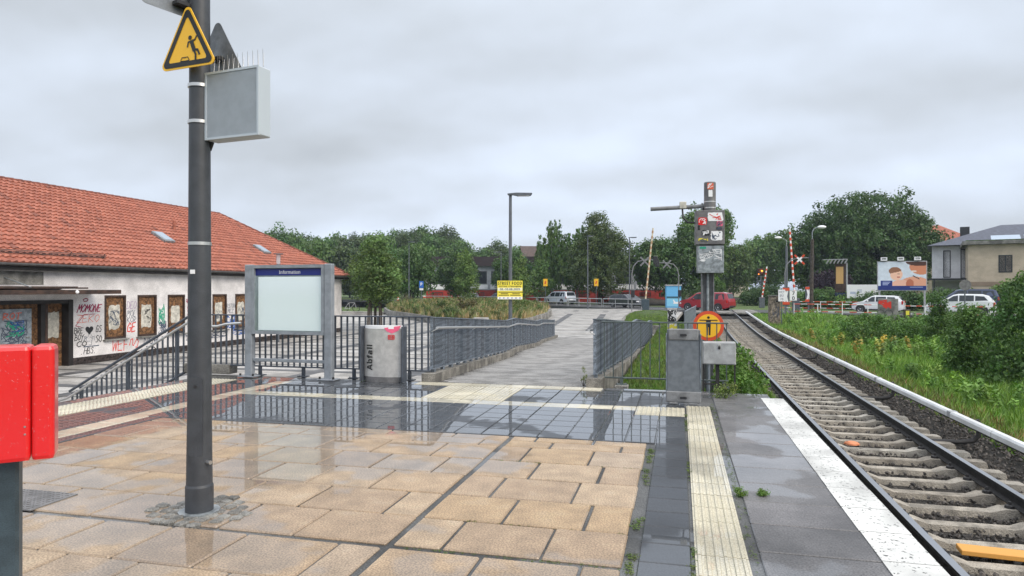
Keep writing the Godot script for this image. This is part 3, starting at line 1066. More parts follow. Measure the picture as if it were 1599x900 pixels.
# blobs: [centre above the foot, radii, how many clumps]
func crown_of(p: Node, blobs: Array, size: float, c: Color, sd: int, spread := 0.35, called := "crown", hang := false) -> void:
	var nz := FastNoiseLite.new(); nz.seed = sd; nz.frequency = 0.9
	var xf := []
	var tn := []
	for b in blobs:
		var ctr: Vector3 = b[0]
		var rad: Vector3 = b[1]
		for i in int(b[2] * 1.35):
			var d := Vector3(rng.randfn(), rng.randfn(), rng.randfn()).normalized()
			var r := (0.72 + 0.28 * rng.randf()) if rng.randf() < 0.72 else pow(rng.randf(), 0.4) * 0.75
			r *= 1.0 + 0.42 * nz.get_noise_3d(d.x * 2 + ctr.x, d.y * 2 + ctr.y, d.z * 2 + ctr.z)
			var s := size * rng.randf_range(0.6, 1.25)
			var e := Vector3(0, rng.randf() * TAU, 0) if hang else Vector3(rng.randf_range(-.6, .6), rng.randf() * TAU, rng.randf_range(-.6, .6))
			xf.append(Transform3D(Basis.from_euler(e).scaled(Vector3(s, s, s)), ctr + d * r * rad))
			tn.append(tint(c, spread))
	merged(p, called, strand if hang else clump[sd % 3], M.leaf, xf, tn)

func trunk_of(p: Node, h: float, r: float, m: Material, spread := 1.5, limbs := 6, called := "trunk") -> void:
	var t := MB.new()
	t.tube([Vector3(0, -0.3, 0), Vector3(0.03 * h * 0.3, h * 0.35, 0.02 * h * 0.2), Vector3(-0.02, h * 0.75, 0.03), Vector3(0, h, 0)], r, 8, r * 0.35)
	var tr := put(p, called, t, m)
	for i in limbs:
		var a := i * 2.4 + 0.5
		var y := h * (0.4 + 0.5 * i / limbs)
		var l := MB.new()
		l.tube([Vector3(0, y, 0), Vector3(cos(a) * spread * .5, y + spread * .5, sin(a) * spread * .5), Vector3(cos(a) * spread, y + spread * 1.1, sin(a) * spread)], r * 0.4, 5, r * 0.12, false)
		put(tr, "limb", l, m)

func tree(called: String, label: String, at: Vector3, h: float, r: float, blobs: Array, size: float, c: Color, sd: int, group := "", bark := "bark", hang := false, spread := 0.35) -> Node3D:
	var t := thing(called, label, "tree", at, 0.0, group)
	trunk_of(t, h * 0.8, r, M[bark], h * 0.16)
	crown_of(t, blobs, size, c, sd, spread, "crown", hang)
	return t

const GREEN_DARK := Color(.062, .122, .030)
const GREEN_MID := Color(.095, .172, .040)
const GREEN_LIGHT := Color(.15, .245, .05)

func build_trees() -> void:
	var dome := func(h: float, w: float, n: int) -> Array:
		return [[Vector3(0, h * .55, 0), Vector3(w, h * .36, w), n], [Vector3(w * .3, h * .75, w * .1), Vector3(w * .6, h * .24, w * .6), n / 3], [Vector3(-w * .35, h * .66, -w * .2), Vector3(w * .6, h * .26, w * .6), n / 3]]
	var cone := func(h: float, w: float, n: int) -> Array:
		return [[Vector3(0, h * .36, 0), Vector3(w, h * .22, w), n / 2], [Vector3(0, h * .55, 0), Vector3(w * .8, h * .22, w * .8), n / 3], [Vector3(0, h * .76, 0), Vector3(w * .45, h * .22, w * .45), n / 5]]
	# young street trees by the plaza
	var y := thing("lime_tree", "round young lime tree held by wooden stakes beyond the rubbish bin", "tree", Vector3(-18.4, -1.15, -39.0), 0.0)
	trunk_of(y, 4.3, 0.07, M.bark, 0.7, 5)
	crown_of(y, [[Vector3(0, 3.3, 0), Vector3(1.75, 1.6, 1.75), 170], [Vector3(0, 5.0, 0), Vector3(.7, 1.0, .7), 46], [Vector3(.5, 2.8, .3), Vector3(1.0, .9, 1.0), 50]], 0.36, Color(.105, .175, .045), 2, 0.5)
	for k in 4:
		var a := k * 1.57 + 0.5
		put(y, "stake", rod(Vector3(cos(a) * .5, -.2, sin(a) * .5), Vector3(cos(a) * .42, 1.9, sin(a) * .42), 0.045, 6), M.stake_wood)
	var y2 := thing("lime_tree", "staked young lime tree just behind the round one", "tree", Vector3(-20.6, -1.15, -43.5), 0.0)
	trunk_of(y2, 4.0, 0.07, M.bark, 0.7, 5)
	crown_of(y2, [[Vector3(0, 3.4, 0), Vector3(1.5, 1.5, 1.5), 130], [Vector3(0, 4.6, 0), Vector3(.8, .8, .8), 40]], 0.36, Color(.08, .125, .036), 1, 0.4)
	for k in 3:
		var a := k * 2.1 + 0.3
		put(y2, "stake", rod(Vector3(cos(a) * .5, -.2, sin(a) * .5), Vector3(cos(a) * .42, 1.9, sin(a) * .42), 0.045, 6), M.stake_wood)
	# trees in front of the red and grey building
	tree("maple_tree", "dense round maple left of the pale car, before the red school", Vector3(-35.5, -.7, -86), 7.4, .2, dome.call(7.6, 3.6, 190), 0.75, GREEN_DARK * 1.15, 0, "trees along the school street")
	tree("maple_tree", "dark broad maple just right of the blue parking sign", Vector3(-31.0, -.7, -92), 7.2, .2, dome.call(7.2, 2.9, 160), 0.7, GREEN_DARK, 1, "trees along the school street")
	tree("hornbeam_tree", "light green narrow hornbeam above the pale parked car", Vector3(-28.3, -.7, -88), 7.6, .12, cone.call(7.8, 1.7, 130), 0.55, GREEN_LIGHT * .8, 2, "trees along the school street")
	tree("maple_tree", "broad dark green maple left of the tall lamp pole", Vector3(-25.0, -.7, -101), 7.6, .2, dome.call(8.0, 3.0, 170), 0.7, GREEN_DARK * 1.2, 0, "trees along the school street")
	tree("hornbeam_tree", "small bright hornbeam directly behind the yellow festival sign", Vector3(-20.7, -.7, -88), 5.8, .1, cone.call(6.2, 1.4, 100), 0.5, GREEN_LIGHT * .8, 1, "trees along the school street")
	tree("hornbeam_tree", "medium green hornbeam between the tall lamp pole and the birches", Vector3(-19.0, -.7, -93), 6.6, .1, cone.call(6.8, 1.9, 120), 0.55, GREEN_MID, 0, "trees along the school street")
	tree("birch_tree", "tall slender weeping birch with hanging branches left of its twin", Vector3(-18.4, -.7, -99), 12.5, .2, [[Vector3(-.2, 5.6, 0), Vector3(2.3, 3.4, 2.3), 110], [Vector3(.5, 9.6, 0), Vector3(1.3, 2.6, 1.2), 55], [Vector3(-1.3, 8.0, .4), Vector3(1.2, 2.0, 1.2), 40], [Vector3(1.5, 6.0, .4), Vector3(1.2, 2.6, 1.2), 40]], 0.75, GREEN_MID * .95, 1, "pair of weeping birches", "birch_bark", true)
	tree("birch_tree", "weeping birch beside the big lime, right one of the pair", Vector3(-14.8, -.7, -100), 12.0, .2, [[Vector3(0, 5.4, 0), Vector3(2.5, 3.4, 2.4), 120], [Vector3(.9, 9.4, 0), Vector3(1.4, 2.0, 1.3), 50], [Vector3(-1.2, 8.6, 0), Vector3(1.3, 2.2, 1.2), 45], [Vector3(2.0, 6.6, 0), Vector3(1.2, 2.2, 1.2), 40]], 0.75, GREEN_DARK * 1.25, 2, "pair of weeping birches", "birch_bark", true)
	tree("linden_tree", "large pointed linden behind the silver van and the black estate car", Vector3(-10.6, -.7, -93), 12.2, .3, [[Vector3(0, 5.0, 0), Vector3(4.4, 3.6, 4.0), 330], [Vector3(.2, 8.2, 0), Vector3(3.1, 3.0, 3.0), 200], [Vector3(-.3, 10.8, 0), Vector3(1.5, 2.2, 1.5), 70], [Vector3(2.6, 7.6, -.6), Vector3(1.6, 2.2, 1.6), 70], [Vector3(-2.6, 7.0, .4), Vector3(1.6, 2.0, 1.6), 70]], 0.62, Color(.090, .130, .040), 2, "", "bark", false, 0.5)
	tree("chestnut_tree", "dark broad chestnut behind the raised barrier and the blue kiosk", Vector3(-1.2, -.7, -96), 10.0, .35, [[Vector3(0, 5.2, 0), Vector3(5.4, 3.9, 4.6), 380], [Vector3(-2.6, 6.4, 0), Vector3(3.0, 2.8, 3.0), 150], [Vector3(2.4, 7.2, 0), Vector3(2.8, 2.6, 2.8), 140]], 0.8, GREEN_DARK * 1.05, 0)
	tree("ash_tree", "tall leafy ash rising behind the sticker covered control mast", Vector3(3.4, -.7, -99), 13.5, .3, [[Vector3(0, 9.6, 0), Vector3(3.9, 3.7, 3.6), 260], [Vector3(-1.0, 6.0, 0), Vector3(3.4, 3.2, 3.2), 160], [Vector3(1.8, 11.4, 0), Vector3(2.0, 2.0, 2.0), 70]], 0.7, GREEN_MID, 1)
	# by the railway beyond the crossing
	tree("acacia_tree", "pale green bushy tree on the embankment left of the track curve", Vector3(8.5, -.6, -136), 11, .25, dome.call(10.5, 5.2, 260), 1.0, GREEN_LIGHT * .62, 0, "trees on the railway embankment")
	tree("acacia_tree", "rounded green tree above the orange railway signal", Vector3(18.0, -.6, -150), 13, .25, dome.call(14.0, 5.6, 280), 1.1, GREEN_MID * 1.1, 1, "trees on the railway embankment")
	tree("acacia_tree", "bright bushy tree right of the railway signal", Vector3(24.0, -.6, -138), 11, .25, dome.call(11.5, 4.6, 220), 1.0, GREEN_LIGHT * .7, 2, "trees on the railway embankment")
	tree("acacia_tree", "dim olive tree filling the gap behind the signal", Vector3(12.5, -.6, -172), 12, .25, dome.call(12.0, 6.0, 220), 1.2, GREEN_MID * .85, 2, "trees on the railway embankment")
	# the great tree on the right
	tree("plane_tree", "huge dark dome shaped tree behind the billboard", Vector3(24.2, -.7, -104), 15.0, .55, [[Vector3(0, 7.2, 0), Vector3(10.2, 5.6, 8.0), 820], [Vector3(1.0, 11.0, 0), Vector3(7.4, 4.6, 6.0), 460], [Vector3(-6.6, 7.4, 1.0), Vector3(4.2, 4.4, 4.0), 220], [Vector3(6.4, 8.4, 1.0), Vector3(4.2, 4.2, 4.0), 220], [Vector3(0, 3.6, 2.0), Vector3(9.0, 2.6, 5.0), 260]], 0.85, GREEN_DARK * .95, 0)
	tree("plum_tree", "small dark purple leaved tree between the info pillar and the billboard", Vector3(17.5, -.7, -88), 4.2, .12, dome.call(4.4, 2.4, 110), 0.5, Color(.030, .016, .030), 1)
	# the wooded rise behind the station, every crown on its own
	var spots := [[432, 150, 15.6, 0], [455, 158, 15.0, 1], [476, 164, 15.2, 2], [500, 160, 14.2, 0], [522, 172, 16.0, 1], [546, 165, 15.4, 2], [566, 178, 16.8, 0], [590, 160, 15.0, 1], [612, 176, 17.4, 0], [632, 168, 16.8, 2], [652, 180, 18.6, 1], [672, 164, 15.6, 0], [694, 178, 18.8, 2], [712, 160, 13.0, 1], [486, 130, 10.5, 1], [530, 132, 10.0, 2], [600, 128, 9.6, 0], [645, 130, 10.5, 1], [770, 165, 13.4, 2], [742, 160, 11.5, 0], [800, 170, 12.5, 1]]
	var say := ["at the far left edge above the roof hip", "second from the roof hip", "third from the roof hip", "fourth from the roof hip", "fifth from the roof hip", "sixth from the roof hip", "behind the round lime tree's tip", "just right of the round lime tree's tip", "in the middle of the rise", "tall one right of the middle", "highest one on the wooded rise", "below and right of the highest one", "dark one closing the rise", "low one right of the dark one", "pale low one behind the information board", "low one left of the round lime tree", "low one right of the round lime tree", "low one before the highest one", "lone one behind the school roof", "low one over the school roof", "half hidden by the tall lamp pole"]
	for i in spots.size():
		var s: Array = spots[i]
		var a := atan2((s[0] - 799.5) / 1060.0, 1.0) - deg_to_rad(13.88)
		var d: float = s[1] / cos(atan2((s[0] - 799.5) / 1060.0, 1.0))
		var h: float = s[2]
		var cc: Color = [GREEN_DARK * 1.25, GREEN_MID * .95, Color(.075, .115, .042)][s[3]]
		tree("wood_tree", "green tree of the wooded rise, " + say[i], Vector3(sin(a) * d, -0.7, -cos(a) * d), h * .95, .25, [[Vector3(0, h * .5, 0), Vector3(4.6, h * .42, 4.6), 150], [Vector3(1.2, h * .8, .5), Vector3(3.0, h * .2, 3.0), 50], [Vector3(-1.6, h * .7, 0), Vector3(2.6, h * .22, 2.6), 40]], 1.25, cc, s[3], "trees of the wooded rise", "bark", false, 0.3)

func shrub(called: String, label: String, at: Vector3, blobs: Array, size: float, c: Color, sd: int, group := "", spread := 0.35) -> void:
	var t := thing(called, label, "shrub", at, 0.0, group)
	var st := MB.new()
	var top: Vector3 = blobs[0][0]
	var k0 := clampf(blobs[0][1].y, 0.02, 1.0)
	for k in 4:
		var a := k * 1.6
		st.tube([Vector3(0, -.1 * k0, 0), Vector3(cos(a) * .2 * k0, top.y * .6, sin(a) * .2 * k0) + top * Vector3(.3, 0, .3), top + Vector3(cos(a), .2, sin(a)) * .3 * k0], 0.03 * k0, 5, 0.01 * k0, false)
	put(t, "stem", st, M.bark)
	crown_of(t, blobs, size, c, sd, spread, "foliage")

func grass_patch(p: Node, called: String, n: int, where: Callable, h0: float, h1: float, cols: Array, mesh: Mesh) -> void:
	var xf := []
	var tn := []
	for i in n:
		var q: Variant = where.call()
		if q == null: continue
		var h := rng.randf_range(h0, h1)
		xf.append(Transform3D(Basis(Vector3.UP, rng.randf() * TAU).scaled(Vector3(h * rng.randf_range(.7, 1.2), h, h * rng.randf_range(.7, 1.2))), q))
		tn.append(tint(cols[rng.randi() % cols.size()], 0.3))
	var o := swarm(p, called, mesh, M.blade, xf, tn)
	o.set_meta("kind", "stuff")
	if p == self:
		o.set_meta("category", "grass")

func build_plants() -> void:
	var pn := FastNoiseLite.new(); pn.seed = 12; pn.frequency = 0.16
	var verge_at := func() -> Variant:
		var z := -4.5 - pow(rng.randf(), 1.5) * 56.0
		var reach := clampf(6.0 + (-z) * 0.55, 7.0, 34.0)
		var x := verge_edge(z) - 0.25 + rng.randf() * reach
		var road_z := -50.0 - (44.0 - x) * 0.45
		if z < road_z + 6.0: return null
		return Vector3(x, verge_y(x, z) - 0.02, z)
	grass_patch(self, "verge_grass", 36000, verge_at, 0.16, 0.40, [Color(.20, .37, .045), Color(.17, .33, .045), Color(.25, .39, .075), Color(.14, .28, .04)], tuft)
	get_child(-1).set_meta("label", "bright green meadow grass on the verge right of the track")
	var weed_at := func() -> Variant:
		var q: Variant = verge_at.call()
		if q == null or q.x < verge_edge(q.z) + 0.9 or pn.get_noise_2d(q.x, q.z) < 0.02: return null
		return q
	grass_patch(self, "verge_weeds", 5200, weed_at, 0.3, 0.65, [Color(.16, .30, .04), Color(.12, .24, .035), Color(.20, .33, .06)], weed)
	get_child(-1).set_meta("label", "leafy wild plants growing through the verge grass")
	var dry_at := func() -> Variant:
		var z := -5.0 - rng.randf() * 40.0
		return Vector3(verge_edge(z) - 0.15 + rng.randf() * 0.75, -1.28, z)
	grass_patch(self, "dry_grass", 800, dry_at, 0.18, 0.42, [Color(.30, .22, .09), Color(.24, .19, .07), Color(.15, .17, .05)], tuft)
	get_child(-1).set_meta("label", "straw coloured dry grass along the ballast edge")
	var gold_at := func() -> Variant:
		var z := -29.0 - rng.randf() * 12.0
		return Vector3(track_x(z) + 3.0 + rng.randf() * 3.6, verge_y(8, z) - .02, z)
	grass_patch(self, "goldenrod", 20, gold_at, 0.5, 0.8, [Color(.42, .34, .05), Color(.34, .32, .06), Color(.16, .22, .05)], weed)
	get_child(-1).set_meta("label", "yellow flowering weeds beside the conductor rail")
	# lawn between ramp and track
	var lawn_at := func() -> Variant:
		var z := -10.4 - pow(rng.randf(), 1.4) * 33.0
		var x := rng.randf_range(-0.98, 1.5)
		return Vector3(x, lawn_y(z) - 0.06 * clampf((x + 1) / 2.4, 0, 1) * 2.0 - 0.01, z)
	grass_patch(self, "lawn_grass", 7000, lawn_at, 0.07, 0.15, [Color(.14, .27, .03), Color(.11, .22, .03), Color(.20, .28, .06), Color(.17, .20, .07)], tuft)
	get_child(-1).set_meta("label", "short lawn grass between the ramp railing and the track")
	# climbing weeds by the control box
	shrub("ivy_shrub", "leafy creeper growing behind the grey key box beside the track", Vector3(1.0, -1.0, -11.0), [[Vector3(-.1, .9, 0), Vector3(.32, .6, .5), 70], [Vector3(.1, .45, -1.4), Vector3(.3, .5, 1.0), 60], [Vector3(.2, .25, -3.2), Vector3(.25, .3, 1.2), 40]], 0.13, Color(.10, .20, .03), 1)
	shrub("weed_clump", "small green weed growing at the platform end by the control posts", Vector3(0.58, -0.02, -9.25), [[Vector3(0, .12, 0), Vector3(.14, .14, .10), 22]], 0.06, Color(.16, .21, .05), 2)
	for w in [[0.405, -4.92, .05, "single weed tuft growing in the joint beside the ribbed tiles"], [0.56, -4.95, .035, "second smaller weed tuft on the edge slab joint"]]:
		shrub("weed_clump", w[3], Vector3(w[0], 0.0, w[1]), [[Vector3(0, .02, 0), Vector3(w[2], w[2] * .6, w[2] * .7), 14]], 0.025, Color(.11, .20, .03), 1)
	shrub("weed_clump", "thin tall weed at the foot of the ramp's right kerb", Vector3(-1.36, 0.0, -9.86), [[Vector3(0, .13, 0), Vector3(.035, .15, .035), 9]], 0.035, Color(.15, .2, .04), 0)
	# moss in the joints
	var moss := []
	var mt := []
	for i in 520:
		var line := rng.randi() % 4
		var p := Vector3(-0.25 + rng.randfn() * .012, 0, -3.0 - rng.randf() * 3.3)
		if line == 1: p = Vector3(0.070 + rng.randfn() * .010, 0, -3.0 - pow(rng.randf(), 1.6) * 5.0)
		if line == 2: p = Vector3(0.385 + rng.randfn() * .015, 0, -3.2 - rng.randf() * 5.6)
		if line == 3: p = Vector3(rng.randf_range(-1.5, -.3), 0, [-3.49, -5.46, -4.47, -3.98][rng.randi() % 4] + rng.randfn() * .006)
		if line != 2 and sin(p.z * 7.0 + line * 2.0) + sin(p.z * 3.1) < 0.1: continue
		var s := rng.randf_range(0.006, 0.020) * (1.5 if line == 0 or line == 1 else 0.8)
		moss.append(Transform3D(Basis(Vector3.UP, rng.randf() * TAU).scaled(Vector3(s * 1.2, s * .55, s * 1.2)), p + Vector3(0, -.004, 0)))
		mt.append(tint(Color(.10, .15, .025), 0.4))
	var mo := swarm(self, "joint_moss", clump[0], M.leaf, moss, mt)
	mo.set_meta("kind", "stuff"); mo.set_meta("label", "green moss growing in the joints of the platform paving"); mo.set_meta("category", "moss")
	# shrubs on the right verge
	shrub("elder_shrub", "tall leafy elder shrub standing alone on the verge near the white suv", Vector3(8.6, -1.25, -23.4), [[Vector3(0, .95, 0), Vector3(.72, .75, .65), 100], [Vector3(-.1, 1.65, 0), Vector3(.45, .55, .42), 50], [Vector3(.1, .45, 0), Vector3(.9, .55, .75), 80]], 0.20, Color(.09, .18, .036), 0)
	shrub("elder_shrub", "dark green shrub cut off by the right edge of the view", Vector3(9.05, -1.25, -21.3), [[Vector3(0, 1.4, 0), Vector3(.9, 1.3, .9), 150], [Vector3(.4, 2.4, 0), Vector3(.7, .8, .7), 60], [Vector3(.2, .5, .4), Vector3(1.2, .7, 1.0), 100]], 0.20, Color(.075, .155, .034), 1)
	shrub("elder_shrub", "small shrub sprouting in front of the white suv's bonnet", Vector3(11.6, -1.2, -35.0), [[Vector3(0, 1.0, 0), Vector3(.6, .9, .55), 70], [Vector3(-.1, 1.9, 0), Vector3(.35, .5, .3), 24]], 0.22, Color(.075, .15, .03), 2)
	shrub("bramble_shrub", "low bramble thicket between the track and the graffitied cabinet", Vector3(9.6, -1.2, -37.5), [[Vector3(0, .7, 0), Vector3(1.9, .7, 1.6), 130], [Vector3(2.2, .5, 1.0), Vector3(1.6, .6, 1.4), 90]], 0.24, Color(.09, .18, .034), 0)
	shrub("bramble_shrub", "low bramble thicket right of the graffitied cabinet", Vector3(14.5, -1.1, -41.0), [[Vector3(0, .6, 0), Vector3(2.4, .6, 1.8), 150]], 0.26, Color(.085, .17, .034), 1)
	# hedges and bushes beyond the road
	var far_bush := [[Vector3(14.5, -.7, -79), 2.6, 1.9, 0, "bushy green hedge behind the lowered striped barrier"], [Vector3(18.0, -.7, -77.5), 2.4, 1.6, 1, "clipped bush left of the white site board"], [Vector3(20.5, -.7, -75), 3.2, 1.7, 2, "dark clipped hedge under the billboard"], [Vector3(25.5, -.7, -74), 3.4, 1.9, 0, "ivy covered hedge right of the billboard's posts"], [Vector3(30.5, -.7, -73), 2.4, 2.6, 1, "rounded light green bush before the beige house"], [Vector3(9.5, -.7, -92), 2.0, 1.8, 2, "small bush right of the far track crossing"], [Vector3(-2.8, -.7, -118), 4.0, 3.0, 0, "leafy thicket left of the track beyond the crossing"], [Vector3(4.2, -.7, -110), 3.0, 3.6, 1, "bright bush at the bend of the track, left side"], [Vector3(13.8, -.7, -122), 3.2, 2.6, 2, "dark bush at the foot of the railway signal"]]
	for b in far_bush:
		var w: float = b[1]
		var h: float = b[2]
		shrub("hedge_bush", b[4], b[0], [[Vector3(0, h * .5, 0), Vector3(w, h * .55, 1.4), int(60 * w)], [Vector3(w * .3, h * .75, 0), Vector3(w * .5, h * .35, 1.0), int(18 * w)]], 0.5, [Color(.085, .17, .034), Color(.115, .21, .04), Color(.055, .11, .028)][b[3]], b[3], "bushes beyond the road")
	# slope of the embankment beyond the crossing
	var em := MB.new()
	em.quad(Vector3(-8, -.7, -84), Vector3(3.2, -.7, -90), Vector3(14, -.7, -150), Vector3(-20, 4.5, -150), Vector3.UP)
	setting("embankment", em.done(), M.soil)

# ------------------------------------------------------------------ sprayed lettering: strokes of paint on a wall
const GLYPH := {
	"A": [[0, 0, .5, 1, 1, 0], [.2, .4, .8, .4]], "B": [[0, 0, 0, 1, .7, .9, .6, .55, 0, .5], [.6, .55, .9, .3, .6, 0, 0, 0]], "D": [[0, 0, 0, 1, .6, .9, .9, .5, .6, .1, 0, 0]],
	"E": [[.8, 1, 0, .95, 0, 0, .85, .05], [0, .5, .6, .55]], "F": [[.9, 1, 0, .95, .05, 0], [0, .5, .6, .52]], "H": [[0, 0, .1, 1], [.8, 0, .9, 1], [.05, .5, .85, .55]],
	"I": [[.4, 0, .5, 1]], "K": [[0, 0, 0, 1], [.8, 1, .1, .5, .9, 0]], "L": [[.1, 1, 0, 0, .8, .05]], "M": [[0, 0, .15, 1, .5, .4, .85, 1, 1, 0]], "N": [[0, 0, .1, 1, .8, 0, .9, 1]],
	"O": [[.5, 1, .1, .75, .05, .3, .5, 0, .9, .3, .9, .7, .5, 1]], "R": [[0, 0, .05, 1, .75, .85, .6, .5, .05, .45, .9, 0]], "S": [[.85, .9, .4, 1, .1, .75, .8, .4, .6, .05, 0, .1]],
	"T": [[0, .95, .95, 1], [.5, 1, .45, 0]], "U": [[0, 1, .05, .2, .45, 0, .8, .2, .9, 1]], "W": [[0, 1, .2, 0, .5, .7, .75, 0, 1, 1.05]], "Y": [[0, 1, .5, .5, 1, 1], [.5, .5, .3, -.2]],
	"Z": [[0, 1, .9, .95, .05, .05, 1, 0]], "C": [[.9, .85, .5, 1, .1, .7, .1, .3, .5, 0, .9, .15]], "G": [[.9, .85, .5, 1, .1, .6, .2, .1, .7, .05, .9, .45, .5, .45]], "X": [[0, 0, 1, 1], [0, 1, 1, 0]],
	"~": [[0, .4, .2, .9, .5, .9, .6, .4, .9, .3, 1.2, .7, 1.5, .9, 1.8, .6, 1.6, .1, 1.3, .2]], "o": [[.5, .7, .1, .5, .3, .1, .8, .1, 1, .4, .8, .7, .4, .7]], "-": [[0, .3, 1, .35]], ".": [[.2, 0, .3, .08]],
}

func stroke(m: MB, pts: Array, w: float, x: Transform3D) -> void:
	for i in pts.size() - 1:
		var a: Vector2 = pts[i]
		var b: Vector2 = pts[i + 1]
		var d := (b - a)
		if d.length() < 1e-4: continue
		var s := d.normalized().orthogonal() * w * 0.5
		var e := d.normalized() * w * 0.35
		m.quad(x * Vector3(a.x - s.x - e.x, a.y - s.y - e.y, 0), x * Vector3(a.x + s.x - e.x, a.y + s.y - e.y, 0), x * Vector3(b.x + s.x + e.x, b.y + s.y + e.y, 0.0006), x * Vector3(b.x - s.x + e.x, b.y - s.y + e.y, 0.0006), x.basis.z)

# writes letters on the plane of x (its x axis to the right, y up), each stroke with an uneven hand
func spray(p: Node, word: String, x: Transform3D, size: Vector2, w: float, m: Material, lean := 0.15) -> void:
	var mb := MB.new()
	var u := 0.0
	for ch in word:
		if GLYPH.has(ch):
			for s in GLYPH[ch]:
				var pts := []
				for i in range(0, s.size(), 2):
					pts.append(Vector2(u + s[i] * size.x + s[i + 1] * size.y * lean, s[i + 1] * size.y) + Vector2(rng.randfn(), rng.randfn()) * size.y * 0.025)
				stroke(mb, pts, w, x)
		u += size.x * 1.12
	if mb.v.size() > 0: put(p, "graffiti", mb, m)

func scrawl(p: Node, x: Transform3D, size: Vector2, n: int, w: float, m: Material, sd: int) -> void:
	var lr := RandomNumberGenerator.new(); lr.seed = sd
	var mb := MB.new()
	for k in n:
		var pts := []
		var c := Vector2(lr.randf() * size.x, lr.randf() * size.y)
		for i in lr.randi_range(3, 6):
			pts.append(c); c += Vector2(lr.randf_range(-.35, .45) * size.x, lr.randf_range(-.35, .35) * size.y)
			c = c.clamp(Vector2.ZERO, size)
		stroke(mb, pts, w, x)
	put(p, "graffiti", mb, m)

# a plate with an uneven torn outline, for pasted paper
func torn(w: float, h: float, sd: int) -> MB:
	var lr := RandomNumberGenerator.new(); lr.seed = sd
	var poly := PackedVector2Array()
	for i in 22:
		var a := TAU * i / 22.0
		var c := Vector2(cos(a), sin(a))
		c /= maxf(absf(c.x), absf(c.y))
		poly.append(c * Vector2(w, h) * 0.5 * lr.randf_range(0.84, 1.0))
	var m := MB.new()
	m.prism(poly, 0.004)
	return m

